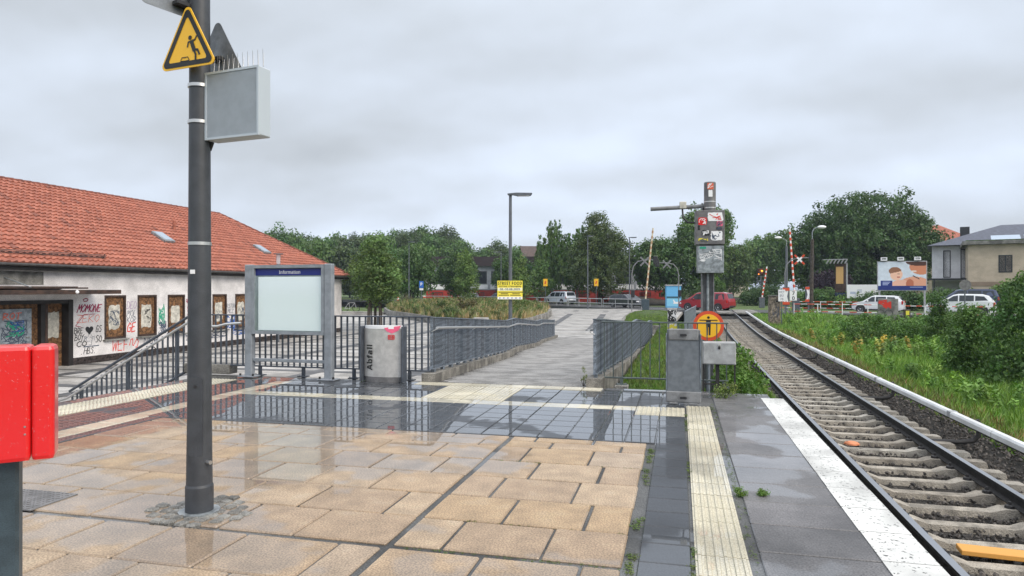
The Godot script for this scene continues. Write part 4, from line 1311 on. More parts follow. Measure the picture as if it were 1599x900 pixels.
func build_station_house() -> void:
	var o := Vector3(-20.3, -1.2, -24.0)
	var t := thing("station_building", "white plastered station building with red tiled hip roof and boarded windows", "building", o)
	var wins := [-20.88, -22.43, -24.02, -26.75, -28.35, -29.95, -31.6, -33.2]
	var zw := func(z: float) -> float: return z - o.z
	# front wall, left open at the door and the windows
	var w := MB.new()
	var wall := func(z0: float, z1: float, y0: float, y1: float) -> void:
		w.box(Vector3(-0.2, (y0 + y1) / 2 - o.y, (z0 + z1) / 2 - o.z), Vector3(0.4, y1 - y0, absf(z1 - z0)))
	wall.call(-6.0, -38.2, 1.2, 2.2)
	wall.call(-6.0, -13.0, -1.2, 1.2)
	wall.call(-13.0, -19.06, 1.05, 1.2)
	var z := -19.06
	for c in wins:
		wall.call(z, c + 0.49, -0.95, 1.2)
		wall.call(c + 0.49, c - 0.49, -0.95, -0.4)
		z = c - 0.49
	wall.call(z, -38.2, -0.95, 1.2)
	w.box(Vector3(-6.0, 1.7, -38.0 - o.z), Vector3(11.6, 3.4, 0.4))
	w.box(Vector3(-6.0, 1.7, -6.2 - o.z), Vector3(11.6, 3.4, 0.4))
	w.box(Vector3(-11.7, 1.7, -22.1 - o.z), Vector3(0.4, 3.4, 31.4))
	put(t, "wall", w, M.plaster)
	var plm := MB.new()
	plm.box(Vector3(-0.19, 0.125, (-19.06 - 38.2) / 2 - o.z), Vector3(0.42, 0.25, 19.14))
	var plinth := put(t, "plinth", plm, M.plinth_brick)
	var brick := bx(Vector3(0.03, 0.075, 0.22), 0.008)
	for r in 2:
		for k in 50:
			part(plinth, "brick", brick, M.plinth_brick, Vector3(0.022, 0.06 + r * 0.1, zw.call(-19.25) - k * 0.25 - r * 0.12), Basis(Vector3.UP, rng.randf_range(-.02, .02)))
	# boarded windows
	var face := Basis(Vector3(0, 0, -1), Vector3.UP, Vector3.RIGHT)     # local x to the right along the wall, z out of it
	for i in wins.size():
		var c: float = zw.call(wins[i])
		var win := put(t, "window", rect_frame(0.98, 1.6, 0.07, 0.08), M.brown_wood, Vector3(0.02, 1.6, c), face)
		part(win, "chipboard_panel", bx(Vector3(0.84, 1.46, 0.02)), M.chipboard, Vector3(0, 0, -0.08))
		var pp := put(win, "torn_poster", torn(0.56, 0.95 if i != 2 else 0.8, 60 + i), M.poster_white, Vector3(0.0, -0.02, -0.062))
		part(win, "sill", bx(Vector3(1.12, 0.06, 0.16), 0.01), M.concrete, Vector3(0, -0.84, 0.02))
		if i != 2: scrawl(pp, Transform3D(Basis(), Vector3(-.22, -.3, 0.003)), Vector2(.44, .55), 16 if i == 0 else 9, 0.018, M.paint_slate if i != 1 else M.paint_black, 10 + i)
	# boarded entrance under its canopy
	var d0: float = zw.call(-13.0)
	var d1: float = zw.call(-19.06)
	part(t, "boarding", bx(Vector3(0.05, 2.25, absf(d1 - d0))), M.chipboard, Vector3(-0.3, 1.125, (d0 + d1) / 2))
	var fr := MB.new()
	fr.box(Vector3(-0.12, 1.13, d1 + 0.09), Vector3(0.3, 2.26, 0.18))
	fr.box(Vector3(-0.12, 2.2, (d0 + d1) / 2 + 0.1), Vector3(0.3, 0.12, absf(d1 - d0) - 0.2))
	put(t, "door_frame", fr, M.dark_fascia)
	part(t, "boarding_post", bx(Vector3(0.16, 2.13, 0.14)), M.dark_fascia, Vector3(-0.2, 1.065, zw.call(-18.05)))
	part(t, "boarding_post", bx(Vector3(0.12, 2.13, 0.10)), M.brown_wood, Vector3(-0.2, 1.065, zw.call(-18.2)))
	put(t, "torn_poster", torn(0.5, 0.95, 91), M.poster_white, Vector3(-0.27, 1.42, zw.call(-18.56)), face)
	var dr := part(t, "metal_door", bx(Vector3(0.06, 1.75, 1.15), 0.01), M.door_grey, Vector3(-0.24, 1.12, zw.call(-17.15)))
	part(dr, "handle", bx(Vector3(0.05, 0.03, 0.12), 0.008), M.steel, Vector3(0.05, -0.05, -0.42))
	var dx := Transform3D(face, Vector3(0.034, -0.3, 0.45))
	scrawl(dr, dx, Vector2(.85, .8), 26, 0.022, M.paint_slate, 51)
	scrawl(dr, Transform3D(face, Vector3(0.036, 0.0, 0.3)), Vector2(.6, .5), 9, 0.03, M.paint_green, 52)
	spray(dr, "ROT", Transform3D(face, Vector3(0.037, 0.55, 0.4)), Vector2(.18, .2), 0.03, M.paint_orange)
	scrawl(dr, Transform3D(face, Vector3(0.038, .15, .2)), Vector2(.5, .35), 9, 0.02, M.paint_blue, 53)
	var cn := MB.new()
	cn.box(Vector3(0.55, 2.53, zw.call(-15.6)), Vector3(1.5, 0.14, 8.4))
	var cano := put(t, "canopy", cn, M.brown_wood)
	for k in 3:
		part(cano, "board", bx(Vector3(0.4, 0.05, 6.8), 0.008), M.brown_wood, Vector3(0.1 + k * 0.42, 2.66 + 0.03 * (k % 2), zw.call(-15.2)))
	put(cano, "tie_rod", rod(Vector3(0.02, 3.0, zw.call(-16.6)), Vector3(0.9, 2.62, zw.call(-16.9)), 0.02, 6), M.zinc)
	part(cano, "round_lamp", sphere_mesh(0.06), M.sign_white, Vector3(1.31, 2.53, zw.call(-18.0)))
	part(t, "wall_vent", bx(Vector3(0.03, 0.42, 1.5), 0.01), M.concrete, Vector3(0.005, 2.98, zw.call(-17.2)))
	for k in 2: put(t, "camera_hook", rod(Vector3(0.0, 3.12, zw.call(-24.9) - k * .3), Vector3(0.12, 3.06, zw.call(-24.9) - k * .3), 0.02, 6), M.black_plastic)
	# roof
	var E := 2.22 - o.y
	var Rg := 5.78 - o.y
	var xe := 0.34
	var xr := -5.7
	var ze: float = zw.call(-38.9)
	var zr: float = zw.call(-34.2)
	var zs: float = zw.call(-5.4)
	var rf := MB.new()
	var up := Vector3(0.5, 0.85, 0)
	rf.quad(Vector3(xe, E, zs), Vector3(xe, E, ze), Vector3(xr, Rg, zr), Vector3(xr, Rg, zs), up)
	rf.flat(Vector3(xe, E, ze), Vector3(-11.95, E, ze), Vector3(xr, Rg, zr), Vector3(0, .8, -.6))
	rf.quad(Vector3(-11.95, E, zs), Vector3(-11.95, E, ze), Vector3(xr, Rg, zr), Vector3(xr, Rg, zs), Vector3(-.5, .85, 0))
	rf.flat(Vector3(xe, E, zs), Vector3(-11.95, E, zs), Vector3(xr, Rg, zs), Vector3.BACK)
	rf.quad(Vector3(xe, E - .05, zs), Vector3(xe, E - .05, ze), Vector3(-11.95, E - .05, ze), Vector3(-11.95, E - .05, zs), Vector3.DOWN)
	var roof := put(t, "roof", rf, M.roof_tile_1)
	# pantiles
	var slope_dir := (Vector3(xr, Rg, 0) - Vector3(xe, E, 0))
	var len := slope_dir.length()
	slope_dir = slope_dir.normalized()
	var nrm := Vector3(-slope_dir.y, slope_dir.x, 0) * -1.0
	var tb := Basis(Vector3(0, 0, -1), nrm, slope_dir)       # x along the eave, y off the roof, z up the slope
	if tb.determinant() < 0: tb.x = -tb.x
	var tm := MB.new()
	var pr := [Vector2(-.15, .012), Vector2(-.11, .05), Vector2(-.05, .062), Vector2(0.0, .04), Vector2(.06, .012), Vector2(.15, .006)]
	for i in pr.size() - 1:
		var a: Vector2 = pr[i]
		var b: Vector2 = pr[i + 1]
		tm.quad(Vector3(a.x, a.y + .055, -.20), Vector3(b.x, b.y + .055, -.20), Vector3(b.x, b.y, .20), Vector3(a.x, a.y, .20), Vector3(b.y - a.y, 1, 0) * Vector3(-1, 1, 1))
		tm.quad(Vector3(a.x, a.y + .055, -.20), Vector3(b.x, b.y + .055, -.20), Vector3(b.x, -.01, -.20), Vector3(a.x, -.01, -.20), Vector3(0, 0, -1))
	for i in tm.v.size(): tm.v[i] = tm.v[i] * Vector3(.81, .9, .87)
	var tile := tm.done()
	var spots := []
	var rows := int(len / 0.30)
	for r in rows:
		var f := (r + 0.55) / rows
		var zend := lerpf(ze, zr, f) + 0.15
		var zz: float = zw.call(-11.0)
		while zz > zend:
			var p := Vector3(xe, E, 0).lerp(Vector3(xr, Rg, 0), f) + nrm * 0.012
			spots.append([Vector3(p.x, p.y, zz), (Vector3(p.x, p.y, zz) + o - Vector3(0, 1.42, 0)).length() + (1000.0 if zz + o.z > -15.5 else 0.0)])
			zz -= 0.235
	spots.sort_custom(func(a, b): return a[1] < b[1])
	var rest := [[], [], [], []]
	for i in spots.size():
		var k := rng.randi() % 3 if rng.randf() > 0.03 else 3
		var bs := tb * Basis(Vector3.UP, rng.randf_range(-.02, .02))
		if i < 300: part(roof, "roof_tile", tile, M["roof_tile_%d" % k], spots[i][0], bs)
		else: rest[k].append(Transform3D(bs, spots[i][0]))
	for k in 4:
		swarm(roof, "farther_roof_tiles", tile, M["roof_tile_%d" % k], rest[k], []).set_meta("kind", "stuff")
	# ridge and hip caps
	var cap := MB.new()
	cap.lathe([Vector2(.10, -.2), Vector2(.12, .2)], 10)
	var cm := cap.done()
	var line := func(a: Vector3, b: Vector3) -> void:
		var n := int((b - a).length() / 0.38)
		for i in n:
			var q := a.lerp(b, (i + .5) / n)
			var d := (b - a).normalized()
			var s := d.cross(Vector3.UP).normalized()
			part(roof, "ridge_tile", cm, M.ridge_tile, q, Basis(s, d, s.cross(d)))
	line.call(Vector3(xr, Rg, zw.call(-14.0)), Vector3(xr, Rg, zr))
	line.call(Vector3(xr, Rg, zr), Vector3(xe, E + .03, ze))
	var gt := MB.new()
	gt.tube([Vector3(xe + .06, E - .03, zs), Vector3(xe + .06, E - .03, ze)], 0.055, 8)
	put(t, "gutter", gt, M.gutter_metal)
	part(t, "fascia", bx(Vector3(0.04, 0.16, absf(ze - zs))), M.dark_fascia, Vector3(xe - 0.05, E - 0.11, (ze + zs) / 2))
	var sof := MB.new(); sof.box(Vector3(xe / 2 - .02, E - .17, (ze + zs) / 2), Vector3(xe, 0.04, absf(ze - zs) - .1))
	put(t, "soffit", sof, M.dark_fascia)
	for k in 2:
		var f: float = [0.40, 0.36][k]
		var p := Vector3(xe, E, 0).lerp(Vector3(xr, Rg, 0), f) + nrm * 0.11
		var sk := part(roof, "skylight", bx(Vector3(0.62, 0.12, 0.85), 0.01), M.zinc, Vector3(p.x, p.y, zw.call([-25.6, -32.6][k])), tb)
		part(sk, "pane", bx(Vector3(0.5, 0.02, 0.7)), M.skylight_glass, Vector3(0, 0.062, 0.02))
	var vp := Vector3(xe, E, 0).lerp(Vector3(xr, Rg, 0), 0.55)
	put(roof, "vent_pipe", rod(Vector3(vp.x, vp.y, zw.call(-27.4)), Vector3(vp.x, vp.y + .5, zw.call(-27.4)), 0.07, 10), M.roof_tile_0)
	for k in 3:
		var gp := Vector3(xe, E, 0).lerp(Vector3(xr, Rg, 0), 0.075) + nrm * (.1 + .05 * k)
		put(roof, "snow_guard", rod(Vector3(gp.x, gp.y, zw.call(-14.5)), Vector3(gp.x, gp.y, zw.call(-20.5)), 0.014, 5), M.gutter_metal)
	for k in 5:
		var gp := Vector3(xe, E, 0).lerp(Vector3(xr, Rg, 0), 0.075)
		put(roof, "guard_bracket", rod(Vector3(gp.x, gp.y, zw.call(-14.8 - k * 1.4)), Vector3(gp.x, gp.y, zw.call(-14.8 - k * 1.4)) + nrm * .26, 0.012, 5), M.gutter_metal)
	# graffiti on the plaster
	var on := func(zz: float, y: float) -> Transform3D: return Transform3D(face, Vector3(0.004, y - o.y, zw.call(zz)))
	spray(t, "MOMONE", on.call(-19.22, 0.62), Vector2(.15, .26), .035, M.paint_magenta, .35)
	spray(t, "o", on.call(-19.45, 0.98), Vector2(.22, .16), .03, M.paint_magenta)
	spray(t, "--", on.call(-19.5, 0.5), Vector2(.22, .12), .02, M.paint_magenta)
	spray(t, "ZEKO", on.call(-19.2, 0.26), Vector2(.22, .26), .018, M.paint_orange, .2)
	spray(t, "Z", on.call(-19.18, 0.12), Vector2(.22, .4), .025, M.paint_magenta, .3)
	spray(t, "BRE", on.call(-19.12, -0.12), Vector2(.11, .2), .026, M.paint_black)
	spray(t, "BOY", on.call(-19.14, -0.36), Vector2(.11, .2), .026, M.paint_black)
	spray(t, "CO", on.call(-19.2, -0.58), Vector2(.2, .18), .032, M.paint_black)
	spray(t, "GS", on.call(-20.0, -0.12), Vector2(.12, .24), .026, M.paint_black)
	spray(t, "SO", on.call(-20.0, -0.48), Vector2(.12, .24), .026, M.paint_black)
	spray(t, ".HBS.", on.call(-19.38, -0.86), Vector2(.12, .22), .022, M.paint_black)
	spray(t, "--", on.call(-19.5, -0.62), Vector2(.3, .06), .035, M.paint_slate)
	var heart := PackedVector2Array()
	for i in 26:
		var a := TAU * i / 26.0
		heart.append(Vector2(16 * pow(sin(a), 3), 13 * cos(a) - 5 * cos(2 * a) - 2 * cos(3 * a) - cos(4 * a)) * 0.0105)
	var hm := MB.new(); hm.prism(heart, 0.003, Transform3D(face, Vector3(0.006, -0.02 - o.y, zw.call(-19.74))))
	put(t, "painted_heart", hm, M.paint_black)
	scrawl(t, on.call(-19.5, -0.55), Vector2(.45, .5), 7, .012, M.paint_slate, 71)
	spray(t, "WEF~", on.call(-20.72, -0.86), Vector2(.24, .42), .03, M.paint_red, .1)
	spray(t, "NUR", on.call(-22.25, -0.74), Vector2(.24, .3), .026, M.paint_slate, .1)
	spray(t, "DEO", on.call(-21.42, 0.68), Vector2(.14, .28), .016, M.paint_violet)
	spray(t, "MOL", on.call(-21.42, 0.38), Vector2(.14, .24), .018, M.paint_slate)
	spray(t, "KOR", on.call(-21.42, 0.16), Vector2(.14, .2), .018, M.paint_slate)
	spray(t, "GE", on.call(-21.42, -0.2), Vector2(.2, .34), .04, M.paint_red, .1)
	scrawl(t, on.call(-23.05, 0.05), Vector2(.3, .85), 16, .03, M.paint_green, 72)
	scrawl(t, on.call(-23.02, -0.35), Vector2(.42, .5), 22, .022, M.paint_slate, 73)
	scrawl(t, on.call(-24.6, 0.2), Vector2(.3, .8), 10, .018, M.paint_magenta, 74)
	spray(t, "RSTON", on.call(-27.25, 0.55), Vector2(.11, .2), .018, M.paint_slate)
	spray(t, "MEZ", on.call(-27.3, 0.32), Vector2(.13, .18), .018, M.paint_slate)
	scrawl(t, on.call(-27.26, -0.4), Vector2(.55, .6), 16, .05, M.paint_blue, 75)
	scrawl(t, on.call(-24.6, -0.75), Vector2(2.6, .35), 24, .018, M.paint_slate, 76)
	scrawl(t, on.call(-27.6, -0.75), Vector2(2.6, .4), 24, .025, M.paint_blue, 77)

func sphere_mesh(r: float) -> ArrayMesh:
	var m := MB.new()
	var pr := []
	for i in 9: pr.append(Vector2(sin(PI * (1.0 - i / 8.0)) * r, cos(PI * (1.0 - i / 8.0)) * r))
	m.lathe(pr, 12)
	return m.done()

func rect_frame(w: float, h: float, e: float, d: float) -> MB:
	var m := MB.new()
	m.box(Vector3(-w / 2 + e / 2, 0, -d / 2), Vector3(e, h, d)); m.box(Vector3(w / 2 - e / 2, 0, -d / 2), Vector3(e, h, d))
	m.box(Vector3(0, h / 2 - e / 2, -d / 2), Vector3(w - 2 * e, e, d)); m.box(Vector3(0, -h / 2 + e / 2, -d / 2), Vector3(w - 2 * e, e, d))
	return m

# a window set into a far wall: frame, pane behind it
func far_window(p: Node, at: Vector3, b: Basis, w: float, h: float, bars := 1) -> void:
	var f := put(p, "window", rect_frame(w, h, 0.09, 0.10), M.frame_dark, at + b * Vector3(0, 0, 0.03), b)
	part(f, "pane", bx(Vector3(w - .18, h - .18, .02)), M.window_glass, Vector3(0, 0, -0.04))
	for k in bars - 1:
		part(f, "mullion", bx(Vector3(0.07, h - .18, .05)), M.frame_dark, Vector3((k + 1) * w / bars - w / 2, 0, -0.03))

func hip_roof(w: float, d: float, h: float, over: float) -> MB:
	var m := MB.new()
	var x := w / 2 + over
	var z := d / 2 + over
	var r := maxf(x - z, 0.0)
	var a := Vector3(-r, h, 0)
	var b := Vector3(r, h, 0)
	m.quad(Vector3(-x, 0, z), Vector3(x, 0, z), b, a, Vector3(0, 1, 1)); m.quad(Vector3(-x, 0, -z), Vector3(x, 0, -z), b, a, Vector3(0, 1, -1))
	m.flat(Vector3(-x, 0, z), Vector3(-x, 0, -z), a, Vector3(-1, 1, 0)); m.flat(Vector3(x, 0, z), Vector3(x, 0, -z), b, Vector3(1, 1, 0))
	m.quad(Vector3(-x, -.02, z), Vector3(x, -.02, z), Vector3(x, -.02, -z), Vector3(-x, -.02, -z), Vector3.DOWN)
	return m

func build_far_buildings() -> void:
	# low school building with red ground floor and dark roof band
	var s := thing("school_building", "low grey school building with red ground floor and dark roof band", "building", Vector3(-21.0, -0.7, -112.0), deg_to_rad(12))
	put(s, "red_storey", boxes([[Vector3(0, 1.0, 0), Vector3(40, 2.0, 12)]]), M.red_wall)
	put(s, "grey_storey", boxes([[Vector3(0, 3.9, 0), Vector3(40.1, 3.8, 12.1)]]), M.panel_grey)
	put(s, "roof_band", boxes([[Vector3(0, 6.55, 0), Vector3(41.5, 1.5, 13.5)]]), M.roof_band)
	for k in 12:
		var x := -18.2 + k * 3.3
		far_window(s, Vector3(x, 4.0, 6.06), Basis(), 2.6, 2.0, 2)
		part(s, "wall_panel", bx(Vector3(2.9, 0.7, 0.06)), M.wall_white, Vector3(x, 2.5, 6.08))
		far_window(s, Vector3(x, 1.3, 6.0), Basis(), 1.8, 0.7, 2)
	# gabled house behind it
	var h := thing("gabled_house", "cream house with brown gabled roof peeping over the school", "house", Vector3(-25.5, -0.7, -128.0), deg_to_rad(20))
	put(h, "wall", boxes([[Vector3(0, 3.4, 0), Vector3(8, 6.8, 8)]]), M.wall_cream)
	var gm := MB.new()
	gm.prism(PackedVector2Array([Vector2(-4, 6.8), Vector2(4, 6.8), Vector2(0, 10.2)]), 8.0, Transform3D(Basis(Vector3.UP, -PI / 2), Vector3(-4, 0, 0)))
	put(h, "gable", gm, M.wall_cream)
	var rm := MB.new()
	for sg in [-1.0, 1.0]:
		rm.quad(Vector3(-4.4, 6.5, sg * 4.5), Vector3(4.4, 6.5, sg * 4.5), Vector3(4.4, 10.4, 0), Vector3(-4.4, 10.4, 0), Vector3(0, 1, sg))
	put(h, "roof", rm, M.brown_roof)
	far_window(h, Vector3(-4.02, 7.8, 0), Basis(Vector3.UP, -PI / 2), 1.0, 1.0)
	# beige house on the right with flat green roof
	var b := thing("beige_house", "beige rendered house with flat roof and dark framed windows", "house", Vector3(37.0, -0.4, -78.0), deg_to_rad(-18))
	put(b, "wall", boxes([[Vector3(0, 3.1, 0), Vector3(16.4, 6.2, 9)]]), M.wall_beige)
	put(b, "brown_band", boxes([[Vector3(0, 2.35, 4.52), Vector3(16.4, 0.4, 0.06)]]), M.wall_brown_band)
	put(b, "flat_roof", boxes([[Vector3(0, 6.4, 0), Vector3(17.4, 0.34, 10)]]), M.concrete)
	put(b, "roof_greenery", boxes([[Vector3(-0.4, 6.62, 0), Vector3(16, 0.12, 9)]]), M.lawn_soil)
	for k in 5:
		part(b, "solar_panel", bx(Vector3(2.4, 0.06, 1.6)), M.skylight_glass, Vector3(-5.0 + k * 2.7, 6.95, 2.0), Basis(Vector3.RIGHT, 0.4))
	far_window(b, Vector3(-5.2, 4.3, 4.5), Basis(), 1.1, 1.7, 2)
	far_window(b, Vector3(1.2, 4.7, 4.5), Basis(), 2.4, 1.35, 2)
	far_window(b, Vector3(2.6, 1.2, 4.5), Basis(), 1.6, 0.8, 2)
	far_window(b, Vector3(6.4, 4.7, 4.5), Basis(), 1.8, 1.35, 2)
	for k in 2: part(b, "wall_lamp", bx(Vector3(.3, .12, .2), .02), M.white_plastic, Vector3(-3.0 + k * 1.0, 2.0, 4.62))
	put(b, "retaining_wall", boxes([[Vector3(-1.0, .35, 6.4), Vector3(7, 1.1, .3)]]), M.concrete)
	# white house beside it
	var w := thing("white_house", "white house with dark slate hip roof beside the beige house", "house", Vector3(32.6, -0.4, -88.0), deg_to_rad(-18))
	put(w, "wall", boxes([[Vector3(0, 3.3, 0), Vector3(8.0, 6.6, 10)]]), M.wall_white)
	var hr := part(w, "roof", hip_roof(16.5, 13.0, 2.5, 0.6).done(), M.slate_roof, Vector3(4.4, 6.62, -1.0))
	put(hr, "chimney", boxes([[Vector3(-5.2, 1.5, 1.0), Vector3(.9, 1.7, .9)]]), M.frame_dark)
	far_window(w, Vector3(-2.6, 4.6, 5.0), Basis(), 0.7, 3.0)
	far_window(w, Vector3(-.9, 4.6, 5.0), Basis(), 0.9, 3.2)
	var pg := MB.new()
	pg.box(Vector3(-2.4, 2.9, 6.8), Vector3(9.0, 0.16, 3.4))
	for k in 4: pg.box(Vector3(-6.6 + k * 2.8, 1.4, 8.3), Vector3(.12, 2.85, .12))
	put(w, "pergola", pg, M.frame_dark)
	# red roofed house behind
	var r := thing("red_roof_house", "house with red tiled hip roof behind the slate roofed house", "house", Vector3(35.0, -0.4, -112.0), deg_to_rad(-10))
	put(r, "wall", boxes([[Vector3(0, 3.8, 0), Vector3(14, 7.6, 10)]]), M.wall_cream)
	part(r, "roof", hip_roof(14, 10, 3.6, 0.6).done(), M.roof_tile_0, Vector3(0, 7.62, 0))
	# grey gable above the track curve
	var g := thing("grey_house", "grey roofed house half hidden by trees above the railway curve", "house", Vector3(11.5, -0.4, -185.0), deg_to_rad(15))
	put(g, "wall", boxes([[Vector3(0, 4, 0), Vector3(9, 8, 9)]]), M.wall_cream)
	part(g, "roof", hip_roof(9, 9, 5.0, 0.5).done(), M.slate_roof, Vector3(0, 8.02, 0))

func boxes(list: Array) -> MB:
	var m := MB.new()
	for b in list: m.box(b[0], b[1])
	return m

# ------------------------------------------------------------------ lettering
var fonts := {}
func text(p: Node, called: String, s: String, cap: float, m: Material, at: Vector3, b := Basis(), bold := false, depth := 0.002) -> MeshInstance3D:
	var key := "b" if bold else "n"
	if not fonts.has(key):
		var f := SystemFont.new()
		f.font_names = PackedStringArray(["Droid Sans"])
		if bold: f.font_weight = 700
		fonts[key] = f
	var t := TextMesh.new()
	t.text = s
	t.font = fonts[key]
	t.font_size = 48
	t.pixel_size = cap / (0.71 * 48.0)
	t.depth = depth
	t.curve_step = 2.0
	return part(p, called, t, m, at, b)

func disc(r: float, th: float, sides := 32) -> ArrayMesh:
	var m := MB.new()
	m.lathe([Vector2(0, 0), Vector2(r, 0), Vector2(r, th), Vector2(0, th)], sides, Transform3D(Basis(Vector3.RIGHT, PI / 2), Vector3.ZERO))
	return m.done()

func rounded(w: float, h: float, r: float, n := 5) -> PackedVector2Array:
	var p := PackedVector2Array()
	for c in [[1, 1, 0.0], [-1, 1, PI / 2], [-1, -1, PI], [1, -1, PI * 1.5]]:
		for i in n + 1:
			var a: float = c[2] + PI / 2 * i / n
			p.append(Vector2(c[0] * (w / 2 - r) + cos(a) * r, c[1] * (h / 2 - r) + sin(a) * r))
	return p

func triangle(side: float, r: float, n := 5) -> PackedVector2Array:
	var p := PackedVector2Array()
	var R := side / sqrt(3.0) - r * 2.0
	for k in 3:
		var a0 := PI / 2 + k * TAU / 3
		for i in n + 1:
			var a := a0 - PI / 3 + TAU / 3 * i / n
			p.append(Vector2(cos(a0), sin(a0)) * R + Vector2(cos(a), sin(a)) * r)
	return p

func flatplate(poly: PackedVector2Array, th: float) -> ArrayMesh:
	var m := MB.new()
	m.prism(poly, th)
	return m.done()

# ------------------------------------------------------------------ things on the platform
func build_platform_things() -> void:
	# lamp and sign post
	var post := thing("lamp_post", "dark grey tapered lamp post rising through the top of the view", "lamp post", Vector3(-2.97, 0, -3.72))
	var pm := MB.new()
	pm.lathe([Vector2(.084, -.1), Vector2(.084, .17), Vector2(.078, .185), Vector2(.073, .6), Vector2(.066, 1.9), Vector2(.060, 3.4), Vector2(.055, 4.6), Vector2(0, 4.62)], 28)
	put(post, "shaft", pm, M.pole_paint)
	var hm := MB.new()
	hm.prism(rounded(.085, .50, .02), 0.02)
	var hatch := put(post, "hatch_door", hm, M.pole_paint, Vector3(sin(.35) * .0745, .62, cos(.35) * .0745), Basis(Vector3.UP, .35))
	put(hatch, "lock", rod(Vector3(.0, .19, 0), Vector3(.0, .19, .004), .010, 10), M.black_plastic)
	put(post, "bolt", rod(Vector3(.07, .33, .02), Vector3(.105, .33, .03), .013, 8), M.bolt_steel)
	for y in [1.71, 2.48, 2.71]:
		var bm := MB.new(); bm.lathe([Vector2(.0, -.01), Vector2(.071, -.01), Vector2(.071, .01), Vector2(.0, .01)], 24)
		put(post, "steel_band", bm, M.steel, Vector3(0, y, 0))
	put(post, "foot_seal", rod(Vector3(0, -.02, 0), Vector3(0, .015, 0), .125, 14), M.zinc)
	part(post, "sticker", bx(Vector3(.034, .026, .002)), M.sign_white, Vector3(.004, 1.53, .0695), Basis(Vector3.UP, .05))
	# warning triangle: a figure slipping
	var face := Basis(Vector3.UP, deg_to_rad(-8))
	var sg := thing("warning_sign", "yellow triangular warning sign of a falling figure on the lamp post", "sign", Vector3(-2.962, 2.93, -3.60), deg_to_rad(-8))
	part(sg, "plate", flatplate(triangle(.47, .030), .006), M.yellow_sign)
	var bp := triangle(.43, .024)
	var bi := triangle(.325, .012)
	var br := MB.new()
	for i in bp.size():
		var j := (i + 1) % bp.size()
		br.quad(Vector3(bp[i].x, bp[i].y, .002), Vector3(bp[j].x, bp[j].y, .002), Vector3(bi[j].x, bi[j].y, .002), Vector3(bi[i].x, bi[i].y, .002), Vector3.BACK)
	put(sg, "black_border", br, M.sign_black)
	var fig := MB.new()
	var X := Transform3D(Basis(), Vector3(0, 0, .003))
	stroke(fig, [Vector2(.035, .02), Vector2(.055, -.03)], .028, X)
	stroke(fig, [Vector2(.035, .025), Vector2(.008, .02), Vector2(.002, -.008)], .010, X)
	stroke(fig, [Vector2(.04, .025), Vector2(.062, .03), Vector2(.075, .05)], .010, X)
	stroke(fig, [Vector2(.055, -.03), Vector2(.085, -.035), Vector2(.098, -.062)], .014, X)
	stroke(fig, [Vector2(.052, -.03), Vector2(.068, -.06), Vector2(.068, -.095)], .014, X)
	fig.prism(circle2(.014, Vector2(.022, .047)), .001, X)
	fig.quad(Vector3(.068, -.108, .003), Vector3(.10, -.104, .003), Vector3(.10, -.094, .003), Vector3(.068, -.098, .003), Vector3.BACK)
	stroke(fig, [Vector2(-.055, -.092), Vector2(-.045, -.07), Vector2(.005, -.07), Vector2(.015, -.092), Vector2(-.055, -.092)], .005, X)
	put(sg, "pictogram", fig, M.sign_black)
	var s2 := thing("warning_sign", "grey back of a second triangular sign behind the lamp post", "sign", Vector3(-2.93, 2.92, -3.84), deg_to_rad(-8))
	part(s2, "plate", flatplate(triangle(.47, .030), .004), M.sign_back)
	part(s2, "clamp", bx(Vector3(.10, .03, .05), .006), M.black_plastic, Vector3(.02, -.01, .03))
	var s3 := thing("square_sign", "grey back of a rounded square sign cut off at the top", "sign", Vector3(-3.06, 3.33, -3.66), deg_to_rad(72))
	part(s3, "plate", flatplate(rounded(.40, .40, .04), .004), M.sign_back, Vector3(-.06, .02, 0), Basis(Vector3(0, 0, 1), -.0))
	part(s3, "clamp", bx(Vector3(.12, .03, .06), .006), M.black_plastic, Vector3(.0, -.12, .03))
	# loudspeaker box
	var sp := thing("loudspeaker_box", "flat grey loudspeaker box with bird spikes clamped to the lamp post", "loudspeaker", Vector3(-2.69, 2.36, -3.72), deg_to_rad(-8))
	part(sp, "case", bx(Vector3(.43, .425, .10), .006), M.speaker_case, Vector3(0, .213, 0))
	var fr := rect_frame(.43, .425, .014, .01)
	put(sp, "front_frame", fr, M.speaker_case, Vector3(0, .213, .060))
	var gr := MB.new()
	gr.box(Vector3(0, .213, .052), Vector3(.402, .397, .003))
	for k in 88: gr.box(Vector3(0, .018 + k * .0044, .0538), Vector3(.40, .0022, .0014))
	put(sp, "grille", gr, M.speaker_mesh)
	part(sp, "mounting_plate", bx(Vector3(.05, .30, .03), .004), M.speaker_case, Vector3(-.235, .22, -.01))
	put(sp, "cable", rod(Vector3(-.21, .0, 0), Vector3(-.235, -.05, 0), .012, 6), M.black_plastic)
	var spk := MB.new()
	for k in 11:
		var x := -.20 + k * .040
		for q in [-1, 1]:
			spk.tube([Vector3(x, .425, 0), Vector3(x + q * .022, .425 + .105, q * .03)], .0014, 4, .001, false)
	put(sp, "bird_spikes", spk, M.steel)
	# information board
	var ib := thing("information_board", "grey framed information board with blue header and empty white panel", "notice board", Vector3(-6.06, 0, -9.665), -0.05)
	for s in [-1.0, 1.0]:
		part(ib, "post", bx(Vector3(.135, 1.82, .10), .012), M.board_paint, Vector3(s * .735, .91, 0))
		var fp := part(ib, "foot_plate", bx(Vector3(.30, .02, .2), .004), M.board_paint, Vector3(s * .735, .012, .02))
		for q in [-1.0, 1.0]: put(fp, "bolt", rod(Vector3(q * .12, .0, .06), Vector3(q * .12, .045, .06), .017, 6), M.black_plastic)
	put(ib, "frame", rect_frame(1.335, 1.11, .05, .10), M.board_paint, Vector3(0, 1.255, .05))
